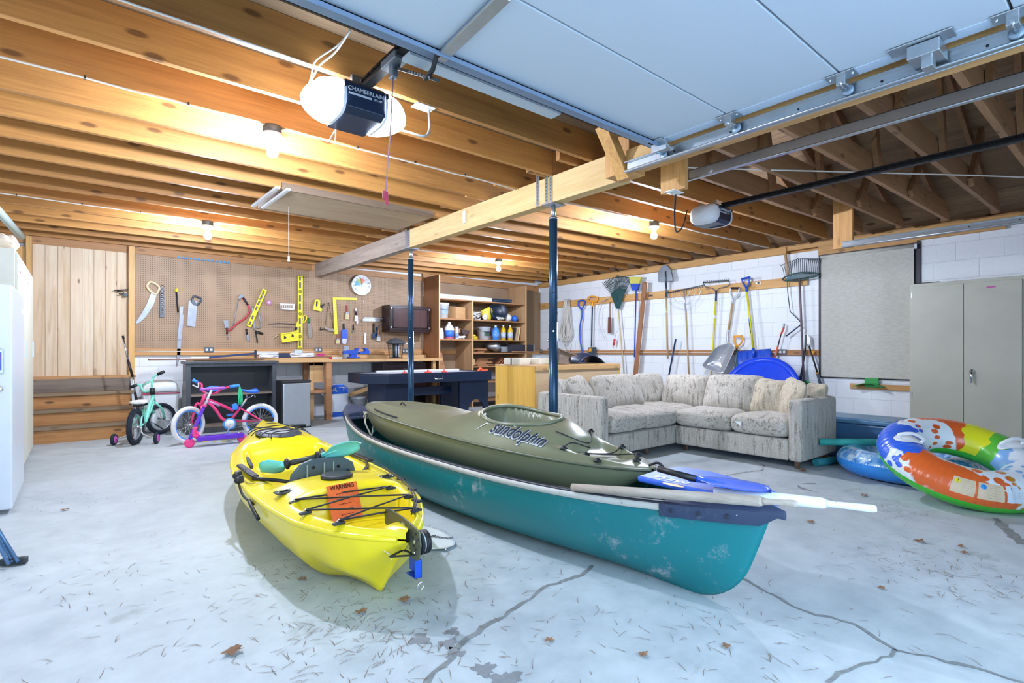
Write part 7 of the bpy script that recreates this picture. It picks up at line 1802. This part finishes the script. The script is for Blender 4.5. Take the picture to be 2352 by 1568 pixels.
for s, px in ((-1, 0), (1, 0)):
    c_ = g1 + GN*.20*s; c_.z = .062
    w_ = MB().lathe([(.04,-.014),(.058,-.014),(.062,-.006),(.062,.006),(.058,.014),(.04,.014)], c_, GN, 28).build('training_wheel', M_BTIRE, gb)
    MB().lathe([(.0001,-.019),(.036,-.018),(.041,-.012),(.041,.012),(.036,.018),(.0001,.019)], c_, GN, 20).build('wheel_hub', plain('#d45ac0', .4), w_)
    tubes(gb, 'stabiliser_arm', [([g1+GN*.05*s, g1+GN*.07*s+V(0,0,-.08), c_-GN*.02*s+V(0,0,.0)], .008)], M_CHROME)

# ================================================================ swim rings
def m_ring():
    n = NT('ring_print'); tc = n.node('ShaderNodeTexCoord'); sp = n.node('ShaderNodeSeparateXYZ'); n.link(tc.outputs['Object'], sp.inputs[0])
    ang = n.math('MULTIPLY', n.math('ADD', n.math('ARCTAN2', sp.outputs[1], sp.outputs[0]), PI), 1/(2*PI))
    f = n.noise(n.coord(), 9, 2, .5)
    vo = n.node('ShaderNodeTexVoronoi', Scale=13.0, Randomness=1.0); n.link(n.coord((1,1,1.6)), vo.inputs['Vector'])
    blob = n.ramp(vo.outputs['Distance'], [(.36, (1,1,1)), (.40, (0,0,0))])
    big = n.noise(n.coord(), 2.6, 1, .4)
    zone = n.ramp(n.math('ADD', big, n.math('MULTIPLY', n.math('SUBTRACT', f, .5), .10)), [(.535, (0,0,0)), (.545, (1,1,1))])
    aw = n.math('ADD', ang, n.math('MULTIPLY', n.math('SUBTRACT', f, .5), .08))
    hue = n.ramp(aw, [(0, srgb('#c98a2c')), (.04, srgb('#7fb0e4')), (.25, srgb('#5dbb3f')), (.32, srgb('#dcdc2a')), (.41, srgb('#d9602c')), (.58, srgb('#2f66dc')), (.78, srgb('#e0662c'))], 'CONSTANT')
    m = n.math('MAXIMUM', zone, blob)
    col = n.mix(m, srgb('#e3edf2'), hue)
    green = n.math('LESS_THAN', sp.outputs[2], -.022)
    n.out(n.mix(green, col, srgb('#3fbf2e')), .28, Coat_Weight=.3); return n.mat
def ring(name, loc, tilt_dir, tilt, Rm, rm, flat, mat, label, pleats, cat='swim ring'):
    o = tag(empty(name, loc), label, cat)
    az = V(tilt_dir[0], tilt_dir[1], 0).normalized()      # direction that is lifted
    nn = (V(0,0,1)*math.cos(tilt) - az*math.sin(tilt)); ex_ = az*math.cos(tilt) + V(0,0,1)*math.sin(tilt); ey_ = nn.cross(ex_)
    M = Matrix((ex_, ey_, nn)).transposed()
    o.rotation_euler = M.to_euler()
    W = lambda p: Matrix.LocRotScale(Vector(loc), o.rotation_euler, None) @ Vector(p)
    def fn(u, v, l=0.0):
        a = 2*PI*u; b = 2*PI*v; r_ = rm + l + pleats*math.sin(a*64)*(.5+.5*math.cos(b))*(1 if math.cos(b) > 0 else 0)
        return W(((Rm + r_*math.cos(b))*math.cos(a), (Rm + r_*math.cos(b))*math.sin(a), r_*flat*math.sin(b)))
    MB().grid(fn, 256, 36, closed_u=True, closed_v=True).build('tube', mat, o)
    return o, fn
bigr, RF = ring('swim_ring', (4.69,.846,.250), (math.cos(.806), math.sin(.806)), .394, .338, .145, .85, m_ring(), 'large multicoloured swim ring leaning with white grab handles', .0022)
M_PANEL = plain('#d8c3a2', .5, 0, .03); M_TXT = plain('#3c3c3c', .6)
# ring angle: 0 lies on the lifted side; find the camera-facing side for handles and print
def handle(u):
    vb = .27
    MB().grid(lambda s, t_: RF(u + .026*s*math.cos(2*PI*t_), vb + .11*s*math.sin(2*PI*t_), .004+.004*(1-s)), 5, 24, closed_v=True).build('handle_patch', M_WHITE, bigr)
    hp_ = [RF(u-.012*0+.0, vb-.075, .004), RF(u, vb-.065, .035), RF(u, vb, .050), RF(u, vb+.065, .035), RF(u, vb+.075, .004)]
    MB().tube(bez(hp_, 5), .012, 10).build('grab_handle', M_WHITE, bigr)
handle(.21); handle(.765)
def rpatch(u0, u1, v0, v1, mat, name, l=.0012, par=None, nu=10, nv=8):
    return MB().grid(lambda s, t_: RF(lerp(u0,u1,s), lerp(v0,v1,t_), l), nu, nv).build(name, mat, par or bigr)
def rtext(s, size, u, v, mat, par, du=1.0):
    k = 2*PI*.44; put_text('print_lettering', s, size, (0,0,0), (1,0,0), (0,0,1), mat, par, ext=.0002, fn=lambda x, y, z: RF(u + x/k*du, v + y/(2*PI*.115), .0026), align='LEFT')
# the near side of the ring carries beige instruction panels
for (u0, u1, icon) in ((.385,.425,'#e8d62a'),(.430,.475,'#2f8fe0'),(.480,.505,'#cfe0ee')):
    p_ = rpatch(u0, u1, .03, .155, M_PANEL if icon != '#cfe0ee' else plain('#cfdde8', .4), 'print_panel')
    MB().grid(lambda s, t_: RF(u0+.009+.0055*s*math.cos(2*PI*t_), .125+.018*s*math.sin(2*PI*t_), .0024), 3, 18, closed_v=True).build('warning_icon', plain(icon, .4), p_)
    rtext('!', .030, u0+.0075, .125, M_TXT, p_)
    for i in range(6): rtext('-- --- - --- -- ----', .0095, u0+.017, .142-.018*i, M_TXT, p_)
def m_bring():
    n = NT('blue_ring_print'); sp = n.node('ShaderNodeSeparateXYZ'); tc = n.node('ShaderNodeTexCoord'); n.link(tc.outputs['Object'], sp.inputs[0])
    f = n.noise(n.coord((1,1,1)), 14, 3, .6, .5)
    top = n.ramp(f, [(.38, srgb('#2e7fd6')), (.52, srgb('#7fb6ea')), (.66, srgb('#cfe4f6'))])
    low = n.math('LESS_THAN', sp.outputs[2], .02)
    n.out(n.mix(low, top, srgb('#2f8fe8')), .16, Coat_Weight=.5); return n.mat
ring('swim_ring', (5.16,1.26,.108), (1,0), 0.0, .36, .13, .80, m_bring(), 'glossy blue patterned swim ring flat on the floor under the large ring', .0015)
o = MB().tube([V(5.00,1.86,.215), V(5.14,1.66,.225), V(5.26,1.42,.235)], .030, 14).build('pool_noodle', plain('#3fb7b0', .6)); tag(o, 'teal foam pool noodle poking out above the flat blue ring', 'pool noodle')
o = MB().tube([V(4.98,1.88,.034), V(5.12,1.84,.034), V(5.40,1.78,.034)], .032, 14).build('pool_noodle', plain('#2f8f98', .6)); tag(o, 'darker teal foam noodle on the floor behind the flat blue ring', 'pool noodle')

# ================================================================ floor marks and litter
def ribbon(pts, w, seed):
    """thin irregular crack following floor points"""
    rn = random.Random(seed); m = MB(); P = []
    for a, b in zip(pts, pts[1:]):
        A = oz(*a, 0); B_ = oz(*b, 0)
        n_ = max(2, int((B_-A).length/.035))
        for i in range(n_): P.append(A.lerp(B_, i/n_) + V(rn.uniform(-.008,.008), rn.uniform(-.008,.008), 0))
    P.append(oz(*pts[-1], 0)); vs = []
    for i, p in enumerate(P):
        t_ = (P[min(i+1, len(P)-1)] - P[max(i-1, 0)]).normalized(); s = V(-t_.y, t_.x, 0)*w*rn.uniform(.5, 1.3)/2
        vs += [p + s + V(0,0,.0012), p - s + V(0,0,.0012)]
    m.add(vs, [(2*i, 2*i+1, 2*i+3, 2*i+2) for i in range(len(P)-1)]); return m
M_CRK = plain('#7f8383', .8, 0, .2, 30)
for i, (pts, w) in enumerate((([(1360,1300),(1335,1320),(1250,1350),(1185,1398),(1110,1440),(1060,1480),(1040,1510),(1000,1545),(980,1568)], .020),
        ([(1700,1325),(1790,1375),(1850,1405),(1960,1430),(2060,1495),(2140,1510),(2240,1535),(2352,1568)], .016), ([(2060,1495),(2010,1520),(1960,1530),(1900,1568)], .014),
        ([(2352,1250),(2310,1215),(2285,1190)], .05), ([(1655,1094),(1700,1086),(1750,1080),(1755,1068),(1720,1056)], .012))):
    o = ribbon(pts, w, i).build('floor_crack', M_CRK, rec=False); struct(o)
def blotch(px, py, r, seed, mat):
    rn = random.Random(seed); c = oz(px, py, 0); n_ = 26; ph = [rn.uniform(0,6) for _ in range(3)]
    return MB().add([c + V(math.cos(a), math.sin(a), 0)*r*(1+.25*math.sin(3*a+ph[0])+.18*math.sin(7*a+ph[1])+.1*math.sin(11*a+ph[2])) + V(0,0,.0008) for a in [2*PI*i/n_ for i in range(n_)]], [tuple(range(n_))])
M_STN = plain('#82868a', .5, 0, .12, 40)
for i, (x, y, r_) in enumerate(((965,1468,.035),(1030,1478,.03),(1040,1450,.025),(1112,1537,.035),(1165,1562,.045),(1045,1500,.03))):
    struct(blotch(x, y, r_, i, M_STN).build('floor_stain', M_STN, rec=False))
# oily ring mark by the sofa
m = MB(); c = oz(1880,1120,0); vs = []
for i in range(25):
    a = PI*(.15+1.1*i/24); w = .008*(1+math.sin(3*a)); d = V(math.cos(a), math.sin(a), 0)
    vs += [c + d*(.13-w) + V(0,0,.001), c + d*(.13+w) + V(0,0,.001)]
m.add(vs, [(2*i, 2*i+1, 2*i+3, 2*i+2) for i in range(24)]); struct(m.build('floor_stain', M_STN, rec=False))
# pine needles (uncountable)
m = MB(); rn = random.Random(77)
def needle(x, y, L):
    a = rn.uniform(0, PI); c_ = rn.uniform(-.4, .4); d = V(math.cos(a), math.sin(a), 0); s = V(-d.y, d.x, 0)
    p = V(x, y, .0015); q_ = p + d*L*.5 + s*L*c_*.3; r_ = p + d*L; w = .0009
    m.add([p - s*w, p + s*w, q_ + s*w + V(0,0,.002), r_, q_ - s*w + V(0,0,.002)], [(0,1,2,4), (4,2,3)], False)
for cxp, cyp, sp_, nn_ in ((830,1440,.30,160),(700,1300,.25,70),(2060,1170,.25,110),(2130,1290,.35,140),(1700,1100,.3,60),(1450,1480,.7,120),(300,1300,.7,120),(600,1450,.5,110),(1750,1480,.6,110),(2250,1350,.35,100),(1000,1260,.15,60),(250,1130,.6,60),(1150,1300,.4,60),(950,1500,.3,70)):
    c = oz(cxp, cyp, 0)
    for k in range(nn_): needle(c.x + rn.gauss(0, sp_*.6), c.y + rn.gauss(0, sp_*.6), rn.uniform(.02, .07))
o = m.build('pine_needles', plain('#7a6350', .8, 0, .2, 30), rec=False); tag(o, 'brown pine needles scattered thinly over the concrete floor', 'pine needles', kind='stuff')
def leaf(px, py, s, seed, label, big=True):
    rn = random.Random(seed); c = oz(px, py, 0); a0 = rn.uniform(0, 6); L = []
    n_ = 22
    for i in range(n_):
        a = 2*PI*i/n_; r_ = s*(.55+.45*abs(math.cos(2.5*a)))*(1 if i % 2 else .78)
        L.append(c + V(math.cos(a+a0)*r_, math.sin(a+a0)*r_*.7, .004 + s*.30*abs(math.sin(1.5*a+seed))))
    m = MB(); m.add([c + V(0,0,.010)] + L, [(0, 1+i, 1+(i+1) % n_) for i in range(n_)], False)
    o = m.build('dry_leaf', plain('#8a6449', .8, 0, .25, 30), solid=.001, rec=False); tag(o, label, 'leaf')
for i, (x, y, s, l) in enumerate(((535,1500,.040,'large curled brown leaf at the bottom left of the floor'),(930,1380,.032,'brown leaf just behind the yellow kayak stern'),(1843,1082,.045,'tan maple leaf by the foot of the sofa'),
      (1862,1200,.030,'tan leaf below the white oar tip'),(1985,1139,.032,'small brown leaf left of the large swim ring'),(2113,1245,.034,'brown leaf in front of the large swim ring'),(2208,1256,.022,'small pale leaf in front of the large swim ring'),
      (1668,1487,.022,'small leaf near the forked floor crack'),(1262,1472,.020,'small pale leaf right of the long floor crack'),(1478,1506,.022,'small twisted leaf at the bottom of the floor'),(830,1408,.028,'dark crumpled leaf in the shadow of the yellow kayak'),(695,1332,.022,'dark leaf beside the yellow kayak hull'),(2215,1271,.024,'curled brown leaf near the right edge of the floor'),(150,1172,.026,'small leaf near the white locker'),(2025,1352,.02,'tiny dark leaf right of the canoe bow'))):
    leaf(x, y, s, i+1, l)

# blue paint dabs along the header over the pegboard
m = MB(); rn = random.Random(2)
for i in range(14):
    q = oy(412+8.6*i, 590.5+.95*i, YB-.0615); h = rn.uniform(.018, .032)
    m.box(q.x-.018*rn.uniform(.5,1), q.x+.018*rn.uniform(.5,1), YB-.0625, YB-.0605, q.z-h/2, q.z+h/2)
o = m.build('paint_mark', plain('#3f8fc8', .6)); struct(o)
